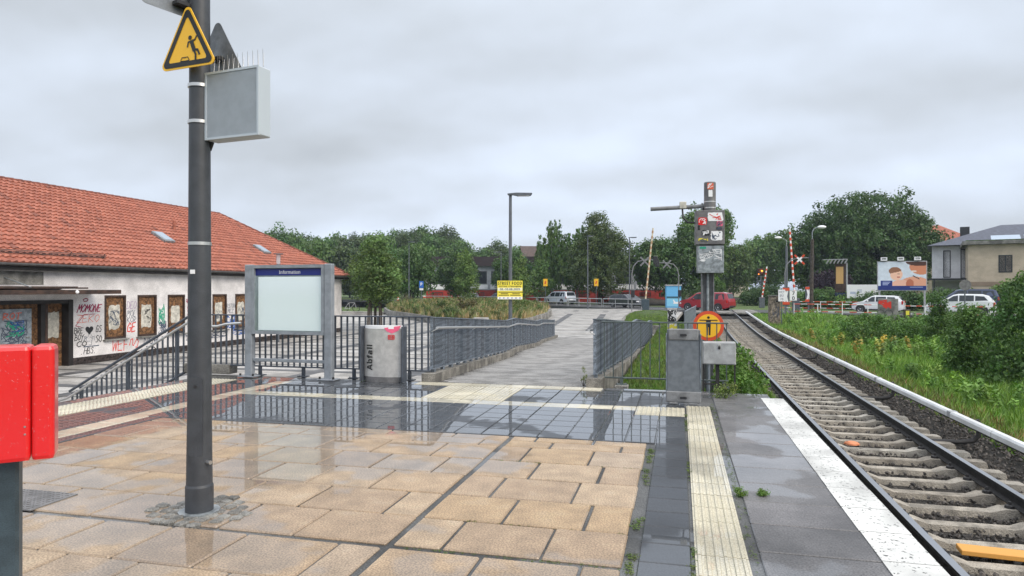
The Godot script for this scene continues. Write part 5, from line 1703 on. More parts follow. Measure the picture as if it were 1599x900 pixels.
	part(ib, "back_panel", bx(Vector3(1.235, 1.01, .02)), M.board_paint, Vector3(0, 1.255, -.03))
	part(ib, "notice_panel", bx(Vector3(1.17, .86, .012)), M.notice_paper, Vector3(.01, 1.19, -.008))
	part(ib, "header", bx(Vector3(1.235, .105, .012)), M.header_blue, Vector3(0, 1.695, .0))
	text(ib, "lettering", "Information", .052, M.sign_white, Vector3(.02, 1.693, .008), Basis())
	part(ib, "glass", bx(Vector3(1.235, .89, .006)), M.board_glass, Vector3(0, 1.195, .035))
	part(ib, "cross_bar", bx(Vector3(1.335, .05, .04), .005), M.board_paint, Vector3(0, .28, 0))
	# rubbish bin
	var bn := thing("rubbish_bin", "brushed steel rubbish bin with curved front and bag edge", "rubbish bin", Vector3(-4.42, 0, -9.50))
	var plan := PackedVector2Array()
	for i in 13:
		var a := PI * (0.14 + 0.72 * i / 12.0)
		plan.append(Vector2(cos(a) * .325 / cos(PI * .14), -.16 + (sin(a) - sin(PI * .14)) * .15))
	plan.append(Vector2(-.325, -.2)); plan.append(Vector2(.325, -.2))
	var upright := Basis(Vector3(1, 0, 0), Vector3(0, 0, 1), Vector3(0, 1, 0))
	var bm := MB.new(); bm.prism(plan, .74, Transform3D(upright, Vector3(0, .82, 0)))
	put(bn, "shell", bm, M.brushed_steel)
	var bs := MB.new()
	var plan2 := PackedVector2Array()
	for q in plan: plan2.append(q * .93)
	bs.prism(plan2, .08, Transform3D(upright, Vector3(0, .08, 0)))
	put(bn, "plinth", bs, M.box_grey)
	part(bn, "side_frame", bx(Vector3(.03, .85, .16), .006), M.railing_paint, Vector3(.345, .43, -.14))
	part(bn, "side_frame", bx(Vector3(.03, .85, .16), .006), M.railing_paint, Vector3(-.345, .43, -.14))
	var bag := MB.new()
	bag.prism(plan2, .05, Transform3D(upright, Vector3(0, .865, 0)))
	put(bn, "bag_edge", bag, M.white_plastic)
	var fold := MB.new()
	fold.prism(PackedVector2Array([Vector2(.05, .0), Vector2(.31, .035), Vector2(.27, -.04), Vector2(.17, -.085), Vector2(.09, -.05)]), .012, Transform3D(Basis(Vector3.UP, .22), Vector3(.0, .83, -.052)))
	put(bn, "pink_bag_fold", fold, M.pink_plastic)
	var fold2 := MB.new()
	fold2.prism(PackedVector2Array([Vector2(-.31, .03), Vector2(-.20, .02), Vector2(-.24, -.035), Vector2(-.29, -.03)]), .012, Transform3D(Basis(Vector3.UP, -.3), Vector3(.0, .83, -.06)))
	put(bn, "blue_bag_fold", fold2, M.blue_plastic)
	text(bn, "lettering", "Abfall", .10, M.sign_black, Vector3(-.20, .38, -.090), Basis(Vector3.UP, -.27) * Basis(Vector3(0, 0, 1), PI / 2), true)
	var lg := put(bn, "logo_frame", rect_frame(.10, .07, .010, .004), M.red_plastic, Vector3(.16, .69, -.080), Basis(Vector3.UP, .21))
	text(lg, "lettering", "DB", .04, M.red_plastic, Vector3(0, 0, 0), Basis(), true)
	# red ticket validator on its post
	var rv := thing("ticket_validator", "bright red box on a blue grey post in the near left corner", "ticket validator", Vector3(-2.62, 0, -2.2), deg_to_rad(42))
	part(rv, "post", bx(Vector3(.16, 1.16, .11), .012), M.post_blue_grey, Vector3(-.075, .58, -.06))
	part(rv, "base_plate", bx(Vector3(.26, .015, .22), .003), M.zinc, Vector3(-.075, .008, -.06))
	var rb := put(rv, "red_case", rbox(Vector3(.135, .46, .15), .018), M.red_enamel, Vector3(-.010, .965, .03))
	put(rv, "red_cover", rbox(Vector3(.078, .459, .149), .018), M.red_enamel, Vector3(.0985, .965, .03))
	for k in 2: put(rb, "screw", rod(Vector3(.05, -.12 + k * .03, .074), Vector3(.05, -.12 + k * .03, .078), .004, 6), M.bolt_steel)
	var dm := MB.new()
	for i in 70:
		var f := rng.randf_range(-.05, .13)
		dm.lathe([Vector2(.0022, 0), Vector2(.0015, .0012), Vector2(0, .0016)], 6, Transform3D(Basis(Vector3.RIGHT, PI / 2), Vector3(f, rng.randf_range(.76, 1.16), .1046)))
	put(rv, "rain_drops", dm, pane("drop_water", Color(.9, .9, .92), .15))
	# floor plate
	var mh := thing("manhole_cover", "dark chequered steel cover set in the tan paving", "manhole cover", Vector3(-4.32, .001, -3.66))
	part(mh, "plate", bx(Vector3(.56, .012, .36), .003), M.box_grey)
	var tr := MB.new()
	for i in 14:
		for j in 10:
			tr.box(Vector3(-.25 + i * .038, .0075, -.16 + j * .036), Vector3(.024, .004, .007), Basis(Vector3.UP, .8 if (i + j) % 2 == 0 else -.8))
	put(mh, "tread_pattern", tr, M.box_grey)
	# platform railing
	var pr := thing("platform_railing", "dark grey bar railing behind the information board and bin", "railing", Vector3(-8.05, 0, -9.92))
	bar_railing(pr, Vector3.ZERO, Vector3(4.28, 0, 0), .99, .15, .106, [0.03, 1.3, 2.1, 3.0, 3.95])
	put(pr, "handrail", tubes([[Vector3(-.02, .80, .1), Vector3(.55, .80, .1), Vector3(.72, .84, .1), Vector3(.98, .86, .06)]], .022), M.steel)
	var sr := thing("stair_railing", "sloping dark bar railing going down the stairs to the plaza", "railing", Vector3(-8.07, 0, -9.92))
	var bar := bx(Vector3(.012, .86, .035))
	var n := 24
	for i in n:
		var x := -.06 - i * .106
		part(sr, "bar", bar, M.railing_paint, Vector3(x, .97 + x * .548 - .47, 0))
	for q in [[.99, "top_rail"], [.08, "bottom_rail"]]:
		put(sr, q[1], tubes([[Vector3(.0, q[0], 0), Vector3(-2.56, q[0] - 1.40, 0)]], .024), M.railing_paint)
	for i in 3: part(sr, "post", bx(Vector3(.04, 1.05, .05)), M.railing_paint, Vector3(-.3 - i * 1.0, .42 - (.3 + i) * .548, 0))
	var shr := put(sr, "handrail", tubes([[Vector3(.0, .86, .09), Vector3(-2.5, .86 - 1.37, .09), Vector3(-2.85, -.62, .09)]], .022), M.steel)
	for i in 5: put(shr, "bracket", rod(Vector3(-.2 - i * .52, .84 - (.2 + i * .52) * .548, .09), Vector3(-.2 - i * .52, .78 - (.2 + i * .52) * .548, .0), .008, 5), M.railing_paint)
	# railing across the end of the platform
	var er := thing("end_railing", "thin green grey railing closing the platform end before the lawn", "railing", Vector3(-1.12, 0, -10.22))
	bar_railing(er, Vector3.ZERO, Vector3(1.78, 0, 0), .93, .10, .135, [0.28, 1.74], grainy("green_grey_paint", lin(.11, .14, .135), .2, .5, 1.0), .016)
	part(er, "footing", bx(Vector3(.2, .06, .2), .01), M.concrete, Vector3(.28, -.03, .02))
	# chequered gap bridging plate
	var cp := thing("boarding_ramp", "upright grey chequered metal boarding ramp with handle slots", "boarding ramp", Vector3(.045, .0, -8.66), -.04)
	var lean := Basis(Vector3.RIGHT, -.03)
	part(cp, "plate", bx(Vector3(.40, .90, .035), .008), M.tread_plate, Vector3(0, .47, 0), lean)
	var td := MB.new()
	for i in 17:
		for j in 38:
			td.box(Vector3(-.175 + i * .0219, .16 + j * .0158, .019), Vector3(.017, .004, .005), Basis(Vector3(0, 0, 1), .75 if (i + j) % 2 == 0 else -.75))
	put(cp, "tread_pattern", td, M.zinc, Vector3(0, 0, 0), lean)
	part(cp, "top_handle_plate", bx(Vector3(.36, .14, .04), .01), M.mast_grey, Vector3(.0, .86, .004))
	part(cp, "bottom_plate", bx(Vector3(.42, .14, .05), .01), M.mast_grey, Vector3(0, .09, .01))
	for y in [.855, .08]:
		part(cp, "handle_slot", flatplate(rounded(.085, .03, .014), .004), M.black_plastic, Vector3(0, y, .037))
	for s in [-1.0, 1.0]: part(cp, "side_rail", bx(Vector3(.014, .82, .05), .004), M.galvanised, Vector3(s * .205, .46, .0))
	for s in [-1.0, 1.0]: part(cp, "hinge", bx(Vector3(.10, .02, .06), .004), M.mast_grey, Vector3(s * .12, .012, .03))
	# key box on black legs
	var kb := thing("key_box", "light grey padlocked metal box on black legs at the platform end", "cabinet", Vector3(.53, 0, -9.86))
	part(kb, "case", bx(Vector3(.44, .31, .18), .008), M.rail_grey, Vector3(0, .535, 0))
	part(kb, "door", bx(Vector3(.42, .29, .012), .004), M.rail_grey, Vector3(0, .535, .095))
	var lk := part(kb, "padlock", bx(Vector3(.03, .045, .02), .008), M.black_plastic, Vector3(.0, .615, .112))
	put(lk, "shackle", tubes([[Vector3(-.01, .02, 0), Vector3(-.01, .045, 0), Vector3(.01, .045, 0), Vector3(.01, .02, 0)]], .004), M.steel)
	for x in [-.21, -.02, .21]: part(kb, "leg", bx(Vector3(.05 if x == -.02 else .02, .9, .04)), M.bracket_black, Vector3(x, -.07, 0))
	part(kb, "crossbar", bx(Vector3(.42, .02, .02)), M.bracket_black, Vector3(0, .10, .0))
	# no-entry disc
	var ds := thing("no_entry_sign", "round yellow sign with red rim and standing figure", "sign", Vector3(.42, -.9, -10.62), .0)
	put(ds, "post", rod(Vector3(0, 0, -.03), Vector3(0, 1.9, -.03), .028, 10), M.galvanised)
	part(ds, "red_rim", disc(.225, .006), M.sign_red, Vector3(0, 1.77, 0))
	part(ds, "yellow_face", disc(.175, .006), M.yellow_sign, Vector3(0, 1.77, .003))
	var fg := MB.new()
	var Y := Transform3D(Basis(), Vector3(0, 1.77, .011))
	fg.prism(circle2(.020, Vector2(0, .125)), .001, Y)
	fg.prism(PackedVector2Array([Vector2(-.035, .09), Vector2(.035, .09), Vector2(.032, -.02), Vector2(-.032, -.02)]), .001, Y)
	fg.prism(PackedVector2Array([Vector2(-.13, .092), Vector2(-.13, .078), Vector2(.13, .078), Vector2(.13, .092)]), .0012, Transform3D(Basis(), Vector3(0, 1.77, .0116)))
	fg.prism(PackedVector2Array([Vector2(-.032, -.02), Vector2(-.004, -.02), Vector2(-.006, -.14), Vector2(-.028, -.14)]), .001, Y)
	fg.prism(PackedVector2Array([Vector2(.004, -.02), Vector2(.032, -.02), Vector2(.028, -.14), Vector2(.006, -.14)]), .001, Y)
	put(ds, "pictogram", fg, M.sign_black)
	# control mast with stickers
	var ms := thing("control_mast", "grey steel mast with two sticker covered boxes and a side arm", "mast", Vector3(.45, -1.0, -11.75), .05)
	put(ms, "column", boxes([[Vector3(0, 1.9, 0), Vector3(.20, 3.9, .02)], [Vector3(-.092, 1.9, 0), Vector3(.016, 3.9, .16)], [Vector3(.092, 1.9, 0), Vector3(.016, 3.9, .16)]]), M.mast_grey)
	put(ms, "conduit", rod(Vector3(.0, 0, .05), Vector3(.0, 2.7, .05), .025, 8), M.zinc)
	var ub := part(ms, "upper_box", bx(Vector3(.46, .56, .24), .008), M.box_grey, Vector3(.02, 3.43, .12))
	var lb := part(ms, "lower_box", bx(Vector3(.42, .45, .20), .006), M.zinc, Vector3(.03, 2.91, .12))
	var cy := MB.new(); cy.lathe([Vector2(.095, 0), Vector2(.095, .46), Vector2(.088, .475), Vector2(0, .478)], 20)
	var top := put(ms, "top_cylinder", cy, M.box_grey, Vector3(.03, 3.71, .10))
	for y in [.05, .15]:
		var bnd := MB.new(); bnd.lathe([Vector2(.0, -.008), Vector2(.099, -.008), Vector2(.099, .008), Vector2(0, .008)], 20)
		put(top, "steel_band", bnd, M.steel, Vector3(0, y, 0))
	put(ms, "side_arm", rod(Vector3(-.93, 3.77, .05), Vector3(-.06, 3.80, .05), .034, 12), M.mast_grey)
	part(ms, "arm_junction_box", bx(Vector3(.11, .12, .10), .01), M.poster_white, Vector3(-.40, 3.82, .05))
	put(ms, "cable", tubes([[Vector3(-.41, 3.78, .06), Vector3(-.40, 3.62, .08), Vector3(-.33, 3.53, .1), Vector3(-.2, 3.52, .12)]], .015), M.black_plastic)
	var st := [[Vector2(-.12, .10), Vector2(.15, .13), M.red_plastic, 1], [Vector2(.08, .17), Vector2(.26, .15), M.sign_white, 2], [Vector2(.15, .06), Vector2(.10, .09), M.pink_plastic, 3], [Vector2(-.07, -.09), Vector2(.13, .10), M.sign_black, 4], [Vector2(.10, -.14), Vector2(.19, .16), M.sign_white, 5], [Vector2(-.11, -.20), Vector2(.16, .05), M.paint_yellow, 6], [Vector2(.14, -.02), Vector2(.09, .04), M.brown_wood, 7]]
	for s in st:
		var sk := put(ub, "sticker", torn(s[1].x, s[1].y, 200 + s[3]), s[2], Vector3(s[0].x, s[0].y, .125))
		scrawl(sk, Transform3D(Basis(), Vector3(-s[1].x * .35, -s[1].y * .35, .002)), s[1] * .7, 7, .010, M.paint_red if s[3] == 2 else (M.paint_white if s[3] in [1, 4] else M.paint_slate), 300 + s[3])
	part(ub, "key_flap", bx(Vector3(.035, .08, .02), .012), M.black_plastic, Vector3(-.175, .0, .125))
	scrawl(lb, Transform3D(Basis(), Vector3(-.17, -.02, .1025)), Vector2(.34, .18), 14, .008, M.paint_white, 310)
	part(lb, "sticker", bx(Vector3(.10, .035, .002)), M.paint_green, Vector3(-.12, .19, .101))
	part(lb, "sticker", bx(Vector3(.05, .03, .002)), M.sign_white, Vector3(-.12, -.02, .101))
	var s7 := put(top, "sticker", torn(.11, .11, 221), M.paint_orange, Vector3(0, .40, .096))
	scrawl(s7, Transform3D(Basis(), Vector3(-.04, -.04, .002)), Vector2(.08, .08), 6, .008, M.paint_white, 320)
	put(top, "sticker", torn(.07, .12, 222), M.sign_white, Vector3(.0, .28, .096))
	# graffitied cabinet on the lawn
	var gc := thing("switch_cabinet", "narrow white cabinet with black and yellow graffiti on the lawn", "cabinet", Vector3(-.30, -.55, -28.8))
	part(gc, "case", bx(Vector3(.36, 1.15, .3), .01), M.wall_white, Vector3(0, .575, 0))
	scrawl(gc, Transform3D(Basis(), Vector3(-.16, .6, .154)), Vector2(.32, .5), 22, .035, M.paint_black, 330)
	scrawl(gc, Transform3D(Basis(), Vector3(-.16, .15, .155)), Vector2(.32, .4), 14, .05, M.paint_yellow, 331)
	part(gc, "lid", bx(Vector3(.40, .04, .34), .01), M.rail_grey, Vector3(0, 1.17, 0))
	# galvanised bar fence along the track side of the lawn
	var tf := thing("track_fence", "galvanised bar fence running along the lawn towards the crossing", "fence", Vector3(.18, -.6, -26.5))
	var tbar := bx(Vector3(.012, 1.1, .07))
	for i in 110:
		part(tf, "bar", tbar, M.galvanised, Vector3(i * .0065, .62 - i * .0008, -i * .12), Basis(Vector3.UP, -.2))
	for y in [.1, 1.17]:
		put(tf, "rail", tubes([[Vector3(0, y, 0), Vector3(.72, y - .09, -13.2)]], .03), M.galvanised)

func circle2(r: float, c: Vector2, n := 16) -> PackedVector2Array:
	var p := PackedVector2Array()
	for i in n: p.append(c + Vector2(cos(TAU * i / n), sin(TAU * i / n)) * r)
	return p

func rbox(s: Vector3, r: float) -> MB:
	# box rounded on its upright and top edges
	var m := MB.new()
	var n := 6
	var prof := [Vector2(0, -s.y / 2), Vector2(1, -s.y / 2)]
	var rings := []
	for k in [[-s.y / 2 + .004, 0.004], [-s.y / 2 + r, 0.0], [s.y / 2 - r, 0.0], [s.y / 2 - r * .3, r * .3], [s.y / 2, r]]:
		var ring := []
		var poly := rounded(s.x - k[1] * 2, s.z - k[1] * 2, maxf(r - k[1], .004), n)
		for q in poly: ring.append(Vector3(q.x, k[0], q.y))
		rings.append(ring)
	for i in rings.size() - 1:
		var c: int = rings[i].size()
		for j in c:
			var a: Vector3 = rings[i][j]
			var b: Vector3 = rings[i][(j + 1) % c]
			var d: Vector3 = rings[i + 1][(j + 1) % c]
			var e: Vector3 = rings[i + 1][j]
			m.quad(a, b, d, e, Vector3(a.x + b.x, (0.0 if i < 2 else (a.y + d.y) * .5), a.z + b.z))
	for j in rings[0].size():
		var e: int = rings.size() - 1
		m.flat(Vector3(0, s.y / 2, 0), rings[e][j], rings[e][(j + 1) % rings[0].size()], Vector3.UP)
		m.flat(Vector3(0, -s.y / 2 + .004, 0), rings[0][j], rings[0][(j + 1) % rings[0].size()], Vector3.DOWN)
	return m

func tubes(lines: Array, r: float) -> MB:
	var m := MB.new()
	for l in lines: m.tube(l, r, 8)
	return m

func bar_railing(t: Node, a: Vector3, b: Vector3, top: float, bottom: float, step: float, posts: Array, m: Material = null, bar_w := .030) -> void:
	if m == null: m = M.railing_paint
	var d := (b - a).normalized()
	var n := int((b - a).length() / step)
	var yaw := atan2(-d.z, d.x)
	var bar := bx(Vector3(bar_w, top - bottom, .012))
	for i in n + 1:
		part(t, "bar", bar, m, a + d * (i * step + .02) + Vector3(0, (top + bottom) / 2, 0), Basis(Vector3.UP, yaw))
	var rl := bx(Vector3((b - a).length() + .04, .022, .045), .004)
	for y in [bottom, top]:
		part(t, "bottom_rail" if y < .5 else "top_rail", rl, m, (a + b) / 2 + Vector3(0, y, 0), Basis(Vector3.UP, yaw))
	for x in posts:
		var po := part(t, "post", bx(Vector3(.045, bottom + .04, .045)), m, a + d * x + Vector3(0, bottom / 2 - .01, 0), Basis(Vector3.UP, yaw))
		part(po, "foot_plate", bx(Vector3(.16, .015, .12)), m, Vector3(0, -bottom / 2 + .012, 0))
		for q in [-1.0, 1.0]: put(po, "bolt", rod(Vector3(q * .06, -bottom / 2, .03), Vector3(q * .06, -bottom / 2 + .04, .03), .010, 6), M.bolt_steel)

# ------------------------------------------------------------------ level crossing
func striped_boom(p: Node, called: String, a: Vector3, b: Vector3, r: float, n: int, first: Material, second: Material) -> void:
	var bm := put(p, called, tubes([[a, b]], r * .8), first)
	for i in n:
		var q0 := a.lerp(b, (i + 0.0) / n)
		var q1 := a.lerp(b, (i + 0.5) / n)
		put(bm, "stripe", rod(q0, q1, r, 8), second)

func build_crossing() -> void:
	# concrete panels between and beside the rails
	for k in 7:
		var z := -61.0 - k * 1.3
		for s in [[-.66, .66], [-2.6, -.86], [.86, 2.8]]:
			var m := bx(Vector3(s[1] - s[0] - .03, .14, 1.27), .01)
			var o := part(self, numbered("crossing_panel"), m, M.concrete, Vector3(track_x(z) + (s[0] + s[1]) / 2, -.62, z))
			o.set_meta("kind", "structure")
	var W: Material = M.sign_white
	var R: Material = M.sign_red
	# left side
	var bl := thing("barrier_gate", "raised pale barrier boom left of the crossing with its drive box", "barrier", Vector3(-3.0, -.7, -63.1))
	part(bl, "drive_box", bx(Vector3(.6, 1.2, .5), .03), M.post_blue_grey, Vector3(0, .6, 0))
	striped_boom(bl, "boom", Vector3(-.05, 1.0, 0), Vector3(.65, 7.7, 0), .085, 14, plain("cream_boom", lin(.62, .55, .40), .5), plain("boom_brown", lin(.40, .25, .14), .5))
	part(bl, "counterweight", bx(Vector3(.5, .7, .2), .03), M.post_blue_grey, Vector3(-.15, .9, .1))
	var lab := ["st andrews cross light on a curved arm left of the raised barrier", "st andrews cross light on a curved arm in front of the blue kiosk", "red tipped cross light on a curved arm right of the track"]
	var cross := [[Vector3(-4.4, -.7, -65.2), 1.0, M.mast_grey, M.mast_grey], [Vector3(-.1, -.7, -73.2), -1.0, M.mast_grey, M.mast_grey], [Vector3(9.1, -.7, -64.5), 1.0, W, R]]
	for i in 3:
		var c: Array = cross[i]
		var t := thing("crossing_light", lab[i], "crossing light", c[0], 0.0, "crossing lights on curved arms")
		put(t, "curved_arm", tubes([[Vector3(0, 0, 0), Vector3(0, 3.6, 0), Vector3(c[1] * .15, 4.3, 0), Vector3(c[1] * .55, 4.75, 0), Vector3(c[1] * 1.3, 4.9, 0), Vector3(c[1] * 2.1, 4.9, 0)]], .05), M.mast_grey)
		part(t, "signal_lamp_case", bx(Vector3(.42, .75, .25), .04), M.black_plastic, Vector3(c[1] * 2.2, 4.85, .05))
		var cr := Node3D.new(); cr.name = "cross"; t.add_child(cr); cr.position = Vector3(c[1] * 1.2, 4.75, .1)
		for s in [-1.0, 1.0]:
			var arm := part(cr, "arm", bx(Vector3(1.15, .15, .02)), c[2], Vector3(0, 0, s * .012), Basis(Vector3(0, 0, 1), s * .8))
			for e in [-1.0, 1.0]: part(arm, "tip", bx(Vector3(.30, .152, .024)), c[3], Vector3(e * .43, 0, 0))
		part(t, "low_lamp_case", bx(Vector3(.35, .7, .3), .04), M.black_plastic, Vector3(0.1, 1.7, .1))
	# right side barriers
	var br := thing("barrier_gate", "raised red and white barrier boom beside the old lamp pole", "barrier", Vector3(10.3, -.7, -67.0))
	part(br, "drive_box", bx(Vector3(.6, 1.3, .5), .03), M.lamp_grey, Vector3(0.1, .65, 0))
	striped_boom(br, "boom", Vector3(0, 1.2, .1), Vector3(-.45, 7.7, .1), .09, 12, W, R)
	var br2 := thing("barrier_gate", "farther raised red and white barrier boom left of the old lamp pole", "barrier", Vector3(9.1, -.7, -82.0))
	part(br2, "drive_box", bx(Vector3(.6, 1.2, .5), .03), M.lamp_grey, Vector3(0, .6, 0))
	striped_boom(br2, "boom", Vector3(0, 1.0, 0), Vector3(.55, 4.7, 0), .09, 8, W, R)
	var sg := thing("signal_mast", "railway signal showing an orange light beside the track curve", "signal", Vector3(12.2, -.6, -111.0))
	put(sg, "mast", rod(Vector3(0, 0, 0), Vector3(0, 4.0, 0), .08, 8), M.zinc)
	part(sg, "screen", bx(Vector3(.9, 1.1, .3), .04), M.black_plastic, Vector3(-.1, 4.7, 0))
	part(sg, "platform_grid", bx(Vector3(1.3, .08, .6)), M.zinc, Vector3(0, 3.3, .2))
	put(sg, "grid_frame", rect_frame(1.4, .9, .06, .06), M.zinc, Vector3(.1, 3.6, .4))
	var am := plain("signal_lamp", lin(1, .45, .1), .3); am.emission_enabled = true; am.emission = Color(1, .55, .2); am.emission_energy_multiplier = 1.5
	part(sg, "signal_light", disc(.11, .05, 16), am, Vector3(.12, 4.85, .16))
	part(sg, "signal_light", disc(.09, .05, 16), am, Vector3(-.35, 4.35, .16))
	var ol := OmniLight3D.new(); ol.name = "signal_glow"; ol.light_color = Color(1, .55, .2); ol.light_energy = 0.4; ol.omni_range = 60.0; ol.omni_attenuation = 2.0; ol.light_size = .15; ol.shadow_enabled = true
	sg.add_child(ol); ol.position = Vector3(.12, 4.85, .45)
	# boxes and signs right of the track
	var cb := thing("concrete_cabinet", "tall weathered concrete cabinet right of the track before the crossing", "cabinet", Vector3(6.35, -1.15, -49.9))
	part(cb, "case", bx(Vector3(.72, 2.1, .7), .02), grainy("old_concrete", lin(.46, .38, .29), .45, .9, 1.2, 1.0), Vector3(0, 1.05, 0))
	part(cb, "lid", bx(Vector3(.8, .06, .78), .01), M.concrete, Vector3(0, 2.13, 0))
	part(cb, "vent", bx(Vector3(.2, .12, .02)), M.black_plastic, Vector3(.15, 1.75, .36))
	scrawl(cb, Transform3D(Basis(), Vector3(-.3, .4, .355)), Vector2(.55, 1.1), 6, .02, M.paint_slate, 401)
	var h1 := thing("track_sign", "white plate lettered HET BU 78 beside the concrete cabinet", "sign", Vector3(6.75, -1.1, -49.3))
	put(h1, "post", rod(Vector3(0, 0, -.03), Vector3(0, 1.8, -.03), .03, 8), M.lamp_grey)
	part(h1, "plate", bx(Vector3(.44, .8, .01)), W, Vector3(0, 2.1, 0))
	for k in 3: text(h1, "lettering", ["HET", "BÜ", "78"][k], .15, M.paint_slate, Vector3(0, 2.33 - k * .24, .008))
	var h2 := thing("speed_sign", "white plate with black seven above zero by the striped barrier", "sign", Vector3(8.13, -1.0, -53.5))
	put(h2, "post", rod(Vector3(0, 0, -.03), Vector3(0, 1.6, -.03), .03, 8), M.lamp_grey)
	part(h2, "plate", bx(Vector3(.48, .72, .01)), W, Vector3(0, 1.95, 0))
	text(h2, "lettering", "7", .26, M.sign_black, Vector3(0, 2.12, .008), Basis(), true)
	text(h2, "lettering", "0", .26, M.sign_black, Vector3(0, 1.76, .008), Basis(), true)
	for i in 2:
		var t := thing("crossing_post", ["red and white cross post between the track signs", "red and white cross post behind the old lamp pole"][i], "sign", [Vector3(8.3, -.9, -58.2), Vector3(11.3, -.8, -66.0)][i], 0.0, "low cross posts")
		part(t, "back_plate", bx(Vector3(.5, 1.5, .02)), M.lamp_grey, Vector3(0, 1.75, -.02))
		put(t, "post", rod(Vector3(0, 0, -.05), Vector3(0, 1.5, -.05), .05, 8), M.lamp_grey)
		for s in [-1.0, 1.0]:
			part(t, "arm", bx(Vector3(.14, 1.3, .015)), W, Vector3(0, 1.75, .01 * s + .015), Basis(Vector3(0, 0, 1), s * .22))
		for y in [1.2, 2.32]: part(t, "red_band", bx(Vector3(.52, .22, .02)), R, Vector3(0, y, .04))
	var gb := thing("graffiti_cabinet", "grey roadside cabinet painted with a red scrawl and a bicycle", "cabinet", Vector3(14.9, -1.05, -55.2), -.2)
	part(gb, "case", bx(Vector3(1.3, 1.75, .6), .02), M.concrete, Vector3(0, .9, 0))
	scrawl(gb, Transform3D(Basis(), Vector3(-.6, 1.1, .305)), Vector2(.75, .55), 14, .09, M.paint_red, 402)
	for s in [-1.0, 1.0]:
		var ring := MB.new()
		var pts := []
		for i in 17: pts.append(Vector2(cos(TAU * i / 16), sin(TAU * i / 16)) * .24)
		stroke(ring, pts, .03, Transform3D(Basis(), Vector3(-.22 + s * .26, .72, .306)))
		put(gb, "painted_wheel", ring, M.paint_black)
	var fp := thing("bollard", "short black post with yellow reflector near the white suv", "bollard", Vector3(15.6, -1.0, -53.3))
	part(fp, "shaft", bx(Vector3(.4, 1.0, .3), .03), M.old_wood_pole, Vector3(0, .5, 0))
	part(fp, "reflector", bx(Vector3(.22, .3, .02)), M.paint_yellow, Vector3(0, .75, .16))
	# striped guard rails along the road
	var rails := [[Vector3(9.2, -.75, -60.2), Vector3(16.0, -.75, -57.6), "nearer red and white guard rail before the white hatchback"], [Vector3(9.4, -.72, -70.6), Vector3(16.5, -.72, -68.2), "farther red and white guard rail behind the old lamp pole"], [Vector3(16.6, -.8, -57.2), Vector3(21.5, -.8, -55.2), "red and white guard rail before the white suv"]]
	for r in rails:
		var a: Vector3 = r[0]
		var b: Vector3 = r[1]
		var t := thing("guard_rail", r[2], "guard rail", a, 0.0, "striped guard rails by the crossing")
		for y in [.35, .95]: striped_boom(t, "rail", Vector3(0, y, 0), b - a + Vector3(0, y, 0), .032, 7, W, R)
		for k in 5: put(t, "post", rod((b - a) * k / 4.0, (b - a) * k / 4.0 + Vector3(0, 1.0, 0), .035, 6), W)

# ------------------------------------------------------------------ street furniture, planter, signs
func lamp(label: String, at: Vector3, h: float, arm: Vector3, r: float, m: Material, group := "") -> void:
	var t := thing("street_lamp", label, "street lamp", at, 0.0, group)
	put(t, "pole", rod(Vector3.ZERO, Vector3(0, h, 0), r, 12, r * .7), m)
	var hm := MB.new()
	var d := arm.normalized()
	var yaw := atan2(-d.z, d.x)
	hm.prism(PackedVector2Array([Vector2(-.1, .02), Vector2(.25, .05), Vector2(arm.length(), .03), Vector2(arm.length() - .06, -.06), Vector2(.3, -.08), Vector2(.1, -.03), Vector2(-.1, -.03)]), .26, Transform3D(Basis(Vector3.UP, yaw), Basis(Vector3.UP, yaw) * Vector3(0, h, .13)))
	var hd := put(t, "lamp_head", hm, m)
	part(hd, "diffuser", bx(Vector3(arm.length() * .5, .02, .2)), M.white_plastic, Basis(Vector3.UP, yaw) * Vector3(arm.length() * .62, h - .075, 0), Basis(Vector3.UP, yaw))

